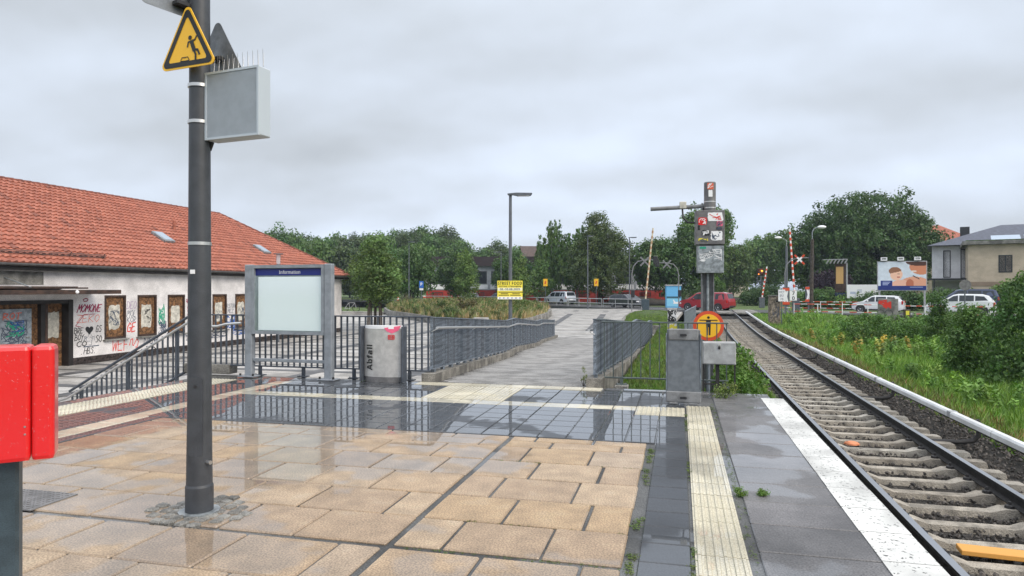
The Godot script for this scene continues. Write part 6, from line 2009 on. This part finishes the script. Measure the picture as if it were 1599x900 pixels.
func build_street() -> void:
	lamp("tall dark street lamp carrying the yellow festival sign", Vector3(-6.54, -1.2, -26.2), 6.4, Vector3(.86, 0, -.1), .085, M.lamp_grey)
	lamp("slim street lamp in front of the big linden", Vector3(-9.2, -.7, -69.8), 7.6, Vector3(.6, 0, .5), .07, M.lamp_grey, "far street lamps")
	lamp("slim street lamp right of the big linden", Vector3(-6.1, -.7, -86.0), 8.6, Vector3(.9, 0, .3), .08, M.lamp_grey, "far street lamps")
	lamp("slim street lamp standing left of the red school wall", Vector3(-31.5, -.7, -76.0), 7.8, Vector3(.9, 0, .3), .07, M.lamp_grey, "far street lamps")
	lamp("slim street lamp before the maple left of the festival sign", Vector3(-22.2, -.7, -84.0), 6.9, Vector3(-.9, 0, .3), .07, M.lamp_grey, "far street lamps")
	# old lamp on a wooden pole
	var ol := thing("wooden_lamp_pole", "old brown pole with a curved white lamp by the crossing", "street lamp", Vector3(10.9, -1.0, -62.4))
	put(ol, "pole", rod(Vector3.ZERO, Vector3(.1, 6.7, 0), .17, 10, .13), M.old_wood_pole)
	put(ol, "curved_arm", tubes([[Vector3(.1, 6.6, 0), Vector3(.1, 7.3, 0), Vector3(.25, 7.6, 0), Vector3(.6, 7.75, 0)]], .04), M.zinc)
	part(ol, "lamp_head", sphere_mesh(.24), M.white_plastic, Vector3(.85, 7.72, 0), Basis().scaled(Vector3(1.5, .6, .8)))
	var o2 := thing("wooden_lamp_pole", "farther lamp pole just left behind the raised striped barrier", "street lamp", Vector3(10.6, -.8, -74.0))
	put(o2, "pole", rod(Vector3.ZERO, Vector3(0, 6.6, 0), .12, 8), M.lamp_grey)
	put(o2, "curved_arm", tubes([[Vector3(0, 6.5, 0), Vector3(0, 7.2, 0), Vector3(-.5, 7.5, 0)]], .04), M.zinc)
	part(o2, "lamp_head", sphere_mesh(.22), M.white_plastic, Vector3(-.8, 7.5, 0), Basis().scaled(Vector3(1.6, .6, .8)))
	# small lantern by the station
	var ln := thing("lantern_post", "dark post with glass cylinder lantern in front of the red roof", "lantern", Vector3(-19.4, -1.2, -30.0))
	put(ln, "post", rod(Vector3.ZERO, Vector3(0, 3.7, 0), .06, 10), M.lamp_grey)
	var gm := MB.new(); gm.lathe([Vector2(.05, 0), Vector2(.10, .06), Vector2(.11, .5), Vector2(0, .5)], 12)
	put(ln, "glass_lantern", gm, pane("lantern_glass", Color(.8, .85, .88), .35), Vector3(0, 3.85, 0))
	put(ln, "collar", rod(Vector3(0, 3.68, 0), Vector3(0, 3.86, 0), .11, 10), M.lamp_grey)
	put(ln, "cap", rod(Vector3(0, 4.36, 0), Vector3(0, 4.40, 0), .24, 16), M.lamp_grey)
	# festival sign on the tall lamp
	var fs := thing("festival_sign", "yellow street food festival sign fixed to the tall lamp", "sign", Vector3(-6.52, 1.02, -26.05), deg_to_rad(10))
	part(fs, "board", bx(Vector3(1.0, .74, .02)), plain("sign_yellow", lin(.86, .72, .06), .5), Vector3(0, .37, 0))
	part(fs, "white_strip", bx(Vector3(.98, .10, .004)), M.sign_white, Vector3(0, .055, .012))
	part(fs, "date_strip", bx(Vector3(.98, .12, .004)), plain("sign_pale", lin(.82, .80, .55), .5), Vector3(0, .40, .012))
	text(fs, "lettering", "STREET FOOD", .125, M.paint_black, Vector3(0, .635, .012), Basis().scaled(Vector3(.86, 1, 1)), true)
	text(fs, "lettering", "FESTIVAL STRAUSBERG", .06, M.paint_black, Vector3(0, .51, .012), Basis().scaled(Vector3(.98, 1, 1)), true)
	text(fs, "lettering", "08.-10.08.2025", .075, M.paint_slate, Vector3(0, .40, .015), Basis().scaled(Vector3(1.15, 1, 1)), true)
	for k in 3:
		for j in 2: part(fs, "print_line", bx(Vector3([.5, .3, .42][k] , .028, .002)), M.brown_wood, Vector3(-.2 + j * .46 - k * .02, .285 - k * .06, .012))
	for k in 6: part(fs, "print_line", bx(Vector3(.05, .035, .002)), M.paint_slate, Vector3(-.4 + k * .16, .055, .0155))
	# raised planter
	var ring := [Vector2(-26.2, -56.4), Vector2(-20.0, -49.7), Vector2(-15.6, -44.6), Vector2(-12.6, -42.4), Vector2(-11.0, -43.4), Vector2(-10.2, -46.9), Vector2(-10.2, -55.1), Vector2(-11.6, -62.0), Vector2(-15.0, -66.0), Vector2(-22.0, -68.0), Vector2(-29.0, -66.0)]
	planter("planter", "concrete walled planter of dry grass and bushes in the plaza", ring, 0.5, 0.55, false)
	planter("lawn_planter", "curved concrete planter wall round a small lawn by the ramp", [Vector2(-3.1, -41.0), Vector2(-2.2, -40.4), Vector2(-.6, -40.4), Vector2(-.2, -46.0), Vector2(-.6, -58.0), Vector2(-3.4, -58.0), Vector2(-4.0, -52.0), Vector2(-3.8, -45.0)], 0.5, 0.25, true)
	# concrete bench behind the ramp
	var bc := thing("concrete_bench", "pale concrete block bench behind the ramp railing", "bench", Vector3(-11.9, -1.2, -40.2), .3)
	part(bc, "seat_block", bx(Vector3(.95, .5, .5), .02), M.plaza_light, Vector3(0, .62, 0))
	part(bc, "base_block", bx(Vector3(.8, .4, .4), .02), M.concrete, Vector3(0, .2, 0))
	# grey tube railing along the street
	var runs := [[Vector3(-3.9, -.66, -72.6), Vector3(-8.4, -.66, -77.0)], [Vector3(-8.6, -.66, -77.2), Vector3(-13.2, -.66, -82.2)], [Vector3(-13.4, -.66, -82.4), Vector3(-18.0, -.66, -86.8)], [Vector3(-18.2, -.66, -87.0), Vector3(-23.8, -.66, -91.4)], [Vector3(-24.0, -.66, -91.6), Vector3(-31.0, -.66, -96.6)], [Vector3(-31.3, -.66, -96.8), Vector3(-40, -.66, -101.5)]]
	var words := ["nearest the crossing", "in front of the black estate car", "in front of the silver van", "right behind the festival sign", "below the dark parked hatchback", "farthest along the planter"]
	for i in runs.size():
		var a: Vector3 = runs[i][0]
		var b: Vector3 = runs[i][1]
		var t := thing("street_railing", "grey tube railing section beside the road, " + words[i], "railing", a, 0.0, "grey tube railings beside the road")
		for y in [.5, 1.0]: put(t, "rail", tubes([[Vector3(0, y, 0), b - a + Vector3(0, y, 0)]], .05), M.rail_grey)
		for k in 4: put(t, "post", rod((b - a) * k / 3.0, (b - a) * k / 3.0 + Vector3(0, 1.0, 0), .045, 6), M.rail_grey)
	# signs
	for i in 2:
		var t := thing("bus_sign", ["yellow sign on a thin pole left of the silver van", "yellow sign on a thin pole right of the silver van"][i], "sign", [Vector3(-16.9, -.7, -86.5), Vector3(-10.5, -.7, -88.0)][i])
		put(t, "pole", rod(Vector3.ZERO, Vector3(0, 2.6, 0), .04, 6), M.lamp_grey)
		part(t, "plate", bx(Vector3(.55, .95, .04)), M.yellow_sign, Vector3(0, 3.0, 0))
		part(t, "symbol", bx(Vector3(.16, .4, .02)), M.sign_red, Vector3(.0, 3.0, .03), Basis(Vector3(0, 0, 1), -.3))
	var pk := thing("parking_sign", "blue and white parking sign on a pole before the maples", "sign", Vector3(-27.7, -.8, -70.4))
	put(pk, "pole", rod(Vector3.ZERO, Vector3(0, 3.1, 0), .035, 6), M.lamp_grey)
	part(pk, "plate", bx(Vector3(.5, .75, .03)), plain("sign_blue", lin(.03, .14, .5), .4), Vector3(0, 2.75, .04))
	part(pk, "lower_plate", bx(Vector3(.45, .22, .03)), M.sign_white, Vector3(0, 2.22, .04))
	text(pk, "lettering", "P", .34, M.sign_white, Vector3(0, 2.78, .06), Basis(), true)
	for i in 2:
		var c := thing("warning_beacon", ["red and white roadworks beacon left of the parking sign", "red and white roadworks beacon under the parking sign"][i], "beacon", [Vector3(-30.4, -.75, -70.2), Vector3(-27.2, -.75, -70.0)][i])
		part(c, "base", bx(Vector3(.5, .12, .4), .03), M.tyre, Vector3(0, .06, 0))
		part(c, "board", bx(Vector3(.26, 1.0, .05), .01), M.sign_white, Vector3(0, .95, 0))
		for k in 3: part(c, "stripe", bx(Vector3(.262, .16, .054)), M.sign_red, Vector3(0, .65 + k * .32, 0))
	# blue painted toilet cabin
	var tc := thing("blue_kiosk", "small blue painted kiosk with a swan on its side", "kiosk", Vector3(-.7, -.62, -77.0), .1)
	part(tc, "cabin", bx(Vector3(1.6, 2.4, 1.4), .03), plain("kiosk_blue", lin(.13, .42, .70), .6), Vector3(0, 1.2, 0))
	part(tc, "roof", bx(Vector3(1.75, .14, 1.55), .04), M.rail_grey, Vector3(0, 2.46, 0))
	part(tc, "painted_water", bx(Vector3(1.5, .9, .02)), plain("kiosk_water", lin(.22, .55, .75), .6), Vector3(0, .62, .705))
	part(tc, "painted_shore", bx(Vector3(1.5, .22, .022)), plain("kiosk_shore", lin(.03, .10, .14), .6), Vector3(0, 1.15, .706))
	var sw := MB.new()
	sw.prism(PackedVector2Array([Vector2(-.35, 0), Vector2(.25, 0), Vector2(.38, .16), Vector2(.15, .22), Vector2(-.12, .2), Vector2(-.26, .45), Vector2(-.40, .42), Vector2(-.34, .36), Vector2(-.28, .15)]), .006, Transform3D(Basis(), Vector3(.28, .45, .725)))
	put(tc, "painted_swan", sw, M.sign_white)
	# billboard: a parent bending over a laughing baby
	var bb := thing("billboard", "large advertising billboard showing a baby and a smiling adult", "billboard", Vector3(19.1, -.7, -66.6), deg_to_rad(-10))
	for s in [-1.0, 1.0]: part(bb, "post", bx(Vector3(.14, 2.2, .14)), M.rail_grey, Vector3(s * 1.75, 1.1, -.1))
	part(bb, "panel", bx(Vector3(3.86, 2.62, .12), .02), M.rail_grey, Vector3(0, 3.3, -.07))
	var pm := StandardMaterial3D.new()
	pm.resource_name = "poster_print"
	pm.albedo_texture = poster()
	pm.roughness = .5
	var q := MB.new()
	q.quad_uv(Vector3(-1.86, 4.55, 0), Vector3(1.86, 4.55, 0), Vector3(1.86, 2.05, 0), Vector3(-1.86, 2.05, 0), Vector3.BACK)
	put(bb, "poster", q, pm)
	for k in 3:
		var lt := put(bb, "floodlight", rect_frame(.5, .3, .07, .3), M.sign_white, Vector3(-1.4 + k * 1.3, 4.82, .2))
		part(lt, "reflector", bx(Vector3(.36, .1, .2)), M.rail_grey, Vector3(0, -.02, -.12))
	# info pillar and site board
	var ip := thing("info_pillar", "tall narrow orange and brown advertising stele under a slatted canopy", "stele", Vector3(16.5, -.7, -78.0), deg_to_rad(-15))
	part(ip, "body", bx(Vector3(1.0, 3.0, .4), .02), M.brown_wood, Vector3(0, 3.3, 0))
	part(ip, "base", bx(Vector3(1.05, 1.7, .42), .02), M.car_navy, Vector3(0, .9, 0))
	part(ip, "poster", bx(Vector3(.7, 1.8, .02)), plain("stele_print", lin(.55, .33, .12), .5), Vector3(-.05, 3.6, .21))
	part(ip, "side_column", bx(Vector3(.14, 4.9, .3)), M.rail_grey, Vector3(.62, 2.45, 0))
	for k in 6: part(ip, "canopy_slat", bx(Vector3(.08, .5, .9)), M.rail_grey, Vector3(-1.2 + k * .35, 5.05, .2), Basis(Vector3(0, 0, 1), -.5))
	part(ip, "canopy_bar", bx(Vector3(2.4, .07, .07)), M.rail_grey, Vector3(-.5, 5.28, .2))
	var wb := thing("site_board", "white board with pale blue drawings beside the stele", "board", Vector3(18.4, -.7, -76.5), deg_to_rad(-12))
	part(wb, "panel", bx(Vector3(3.1, 1.4, .06)), M.sign_white, Vector3(0, 1.9, 0))
	for s in [-1.0, 1.0]: part(wb, "post", bx(Vector3(.1, 1.3, .1)), M.rail_grey, Vector3(s * 1.3, .65, -.05))
	for k in 4: part(wb, "print_block", bx(Vector3(.5 - k * .07, .25 + .1 * (k % 2), .004)), plain("print_%d" % k, lin(.45 + .08 * k, .5 + .06 * k, .6), .5), Vector3(-1.0 + k * .62, 1.75 + .2 * (k % 2), .033))
	# round sign seen from behind
	var rs := thing("round_sign", "round grey sign back on a pole beside the white suv", "sign", Vector3(18.4, -1.2, -51.0))
	put(rs, "pole", rod(Vector3.ZERO, Vector3(0, 3.1, 0), .04, 8), M.lamp_grey)
	part(rs, "plate", disc(.36, .02, 24), M.box_grey, Vector3(0, 2.9, .05))
	# steps, bicycle stand and lorry left of the planter
	var sp := MB.new(); sp.box(Vector3(-29.0, -.95, -57.6), Vector3(6, .5, 2.4))
	var steps := setting("plaza_steps", sp.done(), M.concrete)
	for k in 4: part(steps, "step", bx(Vector3(6, .12, .4), .01), M.plaza_light_b, Vector3(-29.0, -.66 - k * .13, -56.6 + k * .38))
	var bk := thing("bicycle", "bicycle parked by the steps seen right of the information board", "bicycle", Vector3(-30.0, -.7, -58.2), .5)
	for s in [-1.0, 1.0]:
		var tm := MB.new()
		var pts := []
		for i in 17: pts.append(Vector3(s * .52 + cos(TAU * i / 16) * .33, .34 + sin(TAU * i / 16) * .33, 0))
		tm.tube(pts, .03, 5)
		put(bk, "wheel", tm, M.tyre)
	put(bk, "frame", tubes([[Vector3(-.52, .34, 0), Vector3(-.15, .85, 0), Vector3(.38, .85, 0), Vector3(.52, .34, 0)], [Vector3(-.15, .85, 0), Vector3(-.05, .3, 0), Vector3(.38, .8, 0)], [Vector3(-.52, .34, 0), Vector3(-.05, .3, 0)]], .025), M.rail_grey)
	put(bk, "handlebar", tubes([[Vector3(.35, 1.0, -.25), Vector3(.4, 1.02, 0), Vector3(.35, 1.0, .25)]], .02), M.black_plastic)
	part(bk, "saddle", bx(Vector3(.26, .06, .14), .02), M.black_plastic, Vector3(-.2, .93, 0))

func planter(called: String, label: String, ring: Array, h: float, hump: float, lawn: bool) -> void:
	var c := Vector2.ZERO
	for p in ring: c += p
	c /= ring.size()
	var t := thing(called, label, "planter", Vector3(c.x, -1.2, c.y))
	var wall := MB.new()
	var soil := MB.new()
	var poly := PackedVector2Array()
	var n := ring.size()
	var smooth := []
	for i in n:
		var a: Vector2 = ring[i]
		var b: Vector2 = ring[(i + 1) % n]
		smooth.append(a.lerp(b, .25)); smooth.append(a.lerp(b, .75))
	n = smooth.size()
	for i in n:
		var a: Vector2 = smooth[i]
		var b: Vector2 = smooth[(i + 1) % n]
		var ya := plaza_y(a.y) + 1.2
		var yb := plaza_y(b.y) + 1.2
		var ia := a.lerp(c, .3 / a.distance_to(c))
		var ib := b.lerp(c, .3 / b.distance_to(c))
		var A := Vector3(a.x - c.x, ya + h, a.y - c.y)
		var B := Vector3(b.x - c.x, yb + h, b.y - c.y)
		var IA := Vector3(ia.x - c.x, ya + h, ia.y - c.y)
		var IB := Vector3(ib.x - c.x, yb + h, ib.y - c.y)
		var dn := Vector3(0, -h - .2, 0)
		wall.quad(A, B, IB, IA, Vector3.UP); wall.quad(A, B, B + dn, A + dn, A + B); wall.quad(IA, IB, IB + dn * .4, IA + dn * .4, -(A + B))
		var sA := IA + Vector3(0, -.06, 0)
		var sB := IB + Vector3(0, -.06, 0)
		var mid := .5
		var mA := Vector3(sA.x * mid, sA.y + hump * .7, sA.z * mid)
		var mB := Vector3(sB.x * mid, sB.y + hump * .7, sB.z * mid)
		soil.quad(sA, sB, mB, mA, Vector3.UP); soil.flat(mA, mB, Vector3(0, plaza_y(c.y) + 1.2 + h + hump, 0), Vector3.UP)
		poly.append(Vector2(ia.x - c.x, ia.y - c.y))
	put(t, "wall", wall, M.concrete)
	put(t, "soil", soil, M.lawn_soil if lawn else M.soil)
	var lo := poly[0]
	var hi := poly[0]
	for p in poly: lo = lo.min(p); hi = hi.max(p)
	var at := func() -> Variant:
		var p := Vector2(rng.randf_range(lo.x, hi.x), rng.randf_range(lo.y, hi.y))
		if not Geometry2D.is_point_in_polygon(p, poly): return null
		var k := 0.0
		for i in poly.size():
			var q: Variant = Geometry2D.segment_intersects_segment(Vector2.ZERO, p * 100.0, poly[i], poly[(i + 1) % poly.size()])
			if q != null: k = p.length() / q.length()
		var y := h - .06 + hump * (lerpf(1.0, .7, k * 2.0) if k < .5 else lerpf(.7, 0.0, k * 2.0 - 1.0))
		return Vector3(p.x, plaza_y(p.y + c.y) + 1.2 + y - .02, p.y)
	if lawn:
		grass_patch(t, "lawn_grass", 2600, at, .10, .2, [Color(.15, .26, .04), Color(.19, .27, .06), Color(.12, .20, .04)], tuft)
	else:
		grass_patch(t, "dry_grass", 5200, at, .3, .75, [Color(.46, .34, .17), Color(.40, .29, .14), Color(.52, .43, .26), Color(.22, .27, .09), Color(.16, .25, .07)], tuft)
		grass_patch(t, "green_plants", 1500, at, .35, .7, [Color(.08, .13, .03), Color(.10, .16, .035), Color(.14, .16, .06)], weed)
		for i in 14:
			var q: Variant = at.call()
			if q == null: continue
			var s := rng.randf_range(.5, 1.0)
			crown_of(t, [[q + Vector3(0, s * .6, 0), Vector3(s, s * .75, s), 34]], .26, [Color(.06, .10, .022), Color(.10, .15, .03), Color(.085, .075, .03)][i % 3], i % 3, .3, "bush")

func poster() -> ImageTexture:
	var w := 248
	var h := 168
	var im := Image.create(w, h, false, Image.FORMAT_RGB8)
	var nz := FastNoiseLite.new(); nz.seed = 3; nz.frequency = .03
	var inside := func(x: float, y: float, cx: float, cy: float, rx: float, ry: float) -> bool: return pow((x - cx) / rx, 2) + pow((y - cy) / ry, 2) < 1.0
	for j in h:
		for i in w:
			var x := float(i)
			var y := float(j)
			var k := nz.get_noise_2d(x, y) * .05
			var c := Color(.80 + k, .84 + k, .87 + k)
			if inside.call(x, y, 190, 130, 75, 42): c = Color(.86, .62, .50)
			if inside.call(x, y, 120, 140, 55, 34): c = Color(.90, .70, .60)
			if inside.call(x, y, 165, 132, 20, 30): c = Color(.72, .42, .30)
			if inside.call(x, y, 95, 74, 32, 36): c = Color(.92, .74, .63)
			if inside.call(x, y, 88, 54, 32, 24) and y < 62 + (x - 90) * -.25: c = Color(.55, .38, .27)
			if inside.call(x, y, 106, 90, 9, 4): c = Color(.72, .38, .32)
			if inside.call(x, y, 106, 70, 6, 2): c = Color(.45, .32, .28)
			if inside.call(x, y, 225, 30, 62, 46): c = Color(.80, .52, .38)
			if inside.call(x, y, 215, 2, 70, 22): c = Color(.30, .18, .13)
			if inside.call(x, y, 186, 56, 14, 5): c = Color(.90, .85, .80)
			if absf(y - (88 + (x - 190) * .6)) < 2.5 and x > 180 and x < 214: c = Color(.15, .13, .13)
			if j > 142 or (i > 14 and i < 74 and j > 112): c = Color(.05, .16, .45)
			im.set_pixel(i, j, c)
	im.resize(70, 48, Image.INTERPOLATE_BILINEAR)
	im.resize(248, 168, Image.INTERPOLATE_CUBIC)
	im.fill_rect(Rect2i(0, 143, 248, 25), Color(.05, .16, .45))
	im.fill_rect(Rect2i(15, 113, 58, 40), Color(.05, .16, .45))
	for k in 3: im.fill_rect(Rect2i(24, 119 + k * 8, 40 - k * 6, 3), Color(.8, .85, .95))
	im.fill_rect(Rect2i(165, 149, 66, 3), Color(.7, .78, .9))
	return ImageTexture.create_from_image(im)

# ------------------------------------------------------------------ cars
# roof: [x, y] points of the upper outline from tail (-) to nose (+), in metres
func car(label: String, L: float, W: float, belt: float, roof: Array, glass: Array, wheels: Array, paint: Material, at: Vector3, turn: float, wr := .32) -> void:
	var t := thing("parked_car", label, "car", at, turn, "cars by the level crossing")
	var top := func(x: float) -> float:
		for i in roof.size() - 1:
			if x <= roof[i + 1][0]: return lerpf(roof[i][1], roof[i + 1][1], clampf((x - roof[i][0]) / (roof[i + 1][0] - roof[i][0]), 0, 1))
		return roof[-1][1]
	var H := 0.0
	for r in roof: H = maxf(H, r[1])
	var plan := func(x: float) -> float:
		var e := clampf((absf(x) / (L / 2) - .72) / .28, 0, 1)
		return 1.0 - .16 * e * e
	var hw := func(x: float, y: float) -> float:
		var k := clampf((y - belt) / (H - belt), 0, 1)
		var low := clampf((.42 - y) / .3, 0, 1)
		return W / 2 * plan.call(x) * (1.0 - .20 * k - .06 * low)
	var xs := []
	for r in roof: xs.append(r[0])
	for i in 15: xs.append(-L / 2 + L * i / 14.0)
	xs.sort()
	var m := MB.new()
	var prev := []
	for x in xs:
		var yt: float = top.call(x)
		var yb := .22 + .14 * pow(clampf((absf(x) / (L / 2) - .8) / .2, 0, 1), 2)
		var ring := []
		for y in [yb, .45, minf(belt, yt), minf(lerpf(belt, yt, .55), yt), yt - .035]:
			ring.append(Vector3(x, y, hw.call(x, y)))
		ring.append(Vector3(x, yt, hw.call(x, yt) * .86)); ring.append(Vector3(x, yt + .015, 0))
		for k in range(5, -1, -1): ring.append(ring[k] * Vector3(1, 1, -1))
		if prev.size():
			for k in ring.size() - 1:
				var mid: Vector3 = (ring[k] + ring[k + 1] + prev[k]) / 3.0
				m.quad(prev[k], ring[k], ring[k + 1], prev[k + 1], Vector3(0, (mid.y - .6) * .8 if absf(mid.z) < W * .4 else .1, mid.z))
		else:
			for k in range(1, ring.size() - 1): m.flat(ring[0], ring[k], ring[k + 1], Vector3.LEFT)
		prev = ring
	for k in range(1, prev.size() - 1): m.flat(prev[0], prev[k], prev[k + 1], Vector3.RIGHT)
	var body := put(t, "body", m, paint)
	# side windows
	for g in glass:
		for s in [-1.0, 1.0]:
			var q := MB.new()
			var p := []
			for k in 4:
				var x: float = g[k][0]
				var y: float = minf(g[k][1], top.call(x) - .07)
				p.append(Vector3(x, y, s * (hw.call(x, y) + .012)))
			var o := Vector3(0, .25, s)
			q.quad(p[0], p[1], p[2], p[3], o)
			for k in 4: q.quad(p[k], p[(k + 1) % 4], p[(k + 1) % 4] - Vector3(0, 0, s * .03), p[k] - Vector3(0, 0, s * .03), p[k] - (p[0] + p[2]) / 2)
			put(t, "side_window", q, M.car_glass)
	# windscreen and rear window follow the steep stretches of the outline
	for e in 2:
		var seg := []
		for i in roof.size() - 1:
			var dy: float = roof[i + 1][1] - roof[i][1]
			if absf(dy) > .28 and maxf(roof[i][1], roof[i + 1][1]) > belt + .25 and (dy < 0) == (e == 0): seg = [roof[i], roof[i + 1]]
		if seg.is_empty(): continue
		var a := Vector2(seg[0][0], seg[0][1])
		var b := Vector2(seg[1][0], seg[1][1])
		var nn := (b - a).orthogonal().normalized()
		if nn.y < 0: nn = -nn
		var q := MB.new()
		var p0 := a.lerp(b, .1)
		var p1 := a.lerp(b, .9)
		if minf(p0.y, p1.y) < belt - .02:
			if p0.y < p1.y: p0 = a.lerp(b, (belt - a.y) / (b.y - a.y))
			else: p1 = a.lerp(b, (belt - a.y) / (b.y - a.y))
		var z0: float = hw.call(p0.x, p0.y) * .84
		var z1: float = hw.call(p1.x, p1.y) * .84
		p0 += nn * .022; p1 += nn * .022
		q.quad(Vector3(p0.x, p0.y, -z0), Vector3(p0.x, p0.y, z0), Vector3(p1.x, p1.y, z1), Vector3(p1.x, p1.y, -z1), Vector3(nn.x, nn.y, 0))
		put(t, "windscreen" if e == 0 else "rear_window", q, M.car_glass)
	for s in [-1.0, 1.0]:
		for x in wheels:
			var side := Basis(Vector3.RIGHT, PI / 2 * s)
			var zz: float = s * (W / 2 * plan.call(x) - .04)
			var am := MB.new(); am.lathe([Vector2(wr + .07, -.02), Vector2(wr + .07, .052), Vector2(0, .052)], 20, Transform3D(side, Vector3(x, wr + .02, zz)))
			put(t, "wheel_arch", am, M.trim_black)
			var wm := MB.new(); wm.lathe([Vector2(wr - .05, -.16), Vector2(wr, -.12), Vector2(wr, .045), Vector2(wr - .03, .062), Vector2(wr - .10, .066)], 20)
			var wh := put(t, "wheel", wm, M.tyre, Vector3(x, wr, zz), side)
			var rm := MB.new(); rm.lathe([Vector2(wr - .10, .064), Vector2(wr - .13, .040), Vector2(.05, .055), Vector2(0, .06)], 14)
			put(wh, "rim", rm, M.rim)
		var hx: float = L / 2 * .93
		part(t, "headlight", bx(Vector3(.22, .14, .34), .04), M.lamp_clear, Vector3(hx, .68, s * (hw.call(hx, .68) - .13)))
		part(t, "tail_light", bx(Vector3(.14, .30, .16), .03), M.lamp_red, Vector3(-hx - .03, .88, s * (hw.call(-hx, .88) - .05)))
		part(t, "mirror", bx(Vector3(.12, .14, .16), .03), paint, Vector3(L * .18, belt + .06, s * (W / 2 + .06)))
		part(t, "sill_trim", bx(Vector3(L * .52, .10, .03)), M.trim_black, Vector3(0, .28, s * (W / 2 * .965)))
	part(t, "number_plate", bx(Vector3(.02, .11, .5)), M.sign_white, Vector3(-L / 2 - .012, .62, 0))
	part(t, "bumper", bx(Vector3(.12, .2, W * .74), .04), M.trim_black, Vector3(-L / 2 - .01, .42, 0))
	part(t, "bumper", bx(Vector3(.12, .2, W * .74), .04), M.trim_black, Vector3(L / 2 + .01, .42, 0))

func build_cars() -> void:
	var van := [[-2.5, .85], [-2.42, 1.1], [-2.2, 1.66], [-1.8, 1.74], [.3, 1.74], [.75, 1.66], [1.55, 1.08], [2.3, .92], [2.5, .7]]
	var vg := [[[-2.1, 1.08], [-1.2, 1.08], [-1.2, 1.58], [-2.0, 1.58]], [[-1.1, 1.06], [-.1, 1.06], [-.1, 1.6], [-1.1, 1.6]], [[0, 1.06], [1.25, 1.06], [.65, 1.58], [0, 1.6]]]
	var hatch := [[-1.98, .75], [-1.9, 1.0], [-1.55, 1.42], [-1.2, 1.48], [.2, 1.48], [.45, 1.42], [1.15, .98], [1.85, .82], [1.98, .6]]
	var hg := [[[-1.5, 1.0], [-.75, .98], [-.75, 1.36], [-1.3, 1.34]], [[-.67, .97], [.1, .96], [.1, 1.38], [-.67, 1.38]], [[.18, .96], [.95, .95], [.42, 1.34], [.18, 1.38]]]
	var est := [[-2.4, .72], [-2.34, 1.0], [-2.0, 1.38], [-1.6, 1.46], [.1, 1.46], [.4, 1.40], [1.15, .96], [2.2, .8], [2.4, .58]]
	var eg := [[[-1.95, 1.0], [-1.05, .98], [-1.05, 1.34], [-1.7, 1.32]], [[-.97, .97], [-.05, .96], [-.05, 1.36], [-.97, 1.36]], [[.03, .96], [.95, .94], [.36, 1.32], [.03, 1.36]]]
	var suv := [[-2.25, .85], [-2.15, 1.12], [-1.8, 1.52], [-1.4, 1.64], [.1, 1.66], [.45, 1.58], [1.2, 1.12], [2.1, .98], [2.25, .7]]
	var sg := [[[-1.75, 1.18], [-.95, 1.14], [-.95, 1.52], [-1.5, 1.48]], [[-.87, 1.13], [.05, 1.11], [.05, 1.55], [-.87, 1.55]], [[.13, 1.11], [1.0, 1.09], [.42, 1.50], [.13, 1.55]]]
	var y := -.598
	car("silver people carrier driving behind the grey tube railing", 5.0, 1.9, 1.05, van, vg, [-1.55, 1.5], M.car_silver, Vector3(-15.9, y, -91.6), deg_to_rad(180 - 42), .33)
	car("black estate car behind the raised barrier boom", 4.8, 1.82, .95, est, eg, [-1.4, 1.45], M.car_black, Vector3(-5.6, y, -76.2), deg_to_rad(-42), .32)
	car("dark red people carrier crossing the tracks behind the control mast", 4.9, 1.88, 1.05, van, vg, [-1.5, 1.5], M.car_red, Vector3(2.5, y, -67.0), deg_to_rad(180 - 26), .33)
	car("small white hatchback behind the striped guard rail", 3.96, 1.7, .95, hatch, hg, [-1.2, 1.28], M.car_white, Vector3(16.7, y, -64.6), deg_to_rad(180 - 22), .31)
	car("white suv half hidden by shrubs on the right", 4.5, 1.86, 1.1, suv, sg, [-1.35, 1.4], M.car_white, Vector3(21.0, y, -59.0), deg_to_rad(180 - 22), .36)
	car("dark slate hatchback parked left of the festival sign", 3.96, 1.7, .95, hatch, hg, [-1.2, 1.28], M.car_slate, Vector3(-26.0, y, -97.6), deg_to_rad(180 - 38), .31)
	car("pale silver car parked before the hornbeam on the left", 4.8, 1.82, .95, est, eg, [-1.4, 1.45], M.car_silver, Vector3(-33.2, y, -103.6), deg_to_rad(180 - 35), .32)
	car("navy van parked behind the white suv under the hedge", 5.0, 1.95, 1.1, van, vg, [-1.55, 1.5], M.car_navy, Vector3(25.5, -.3, -70.5), deg_to_rad(180 - 14), .34)
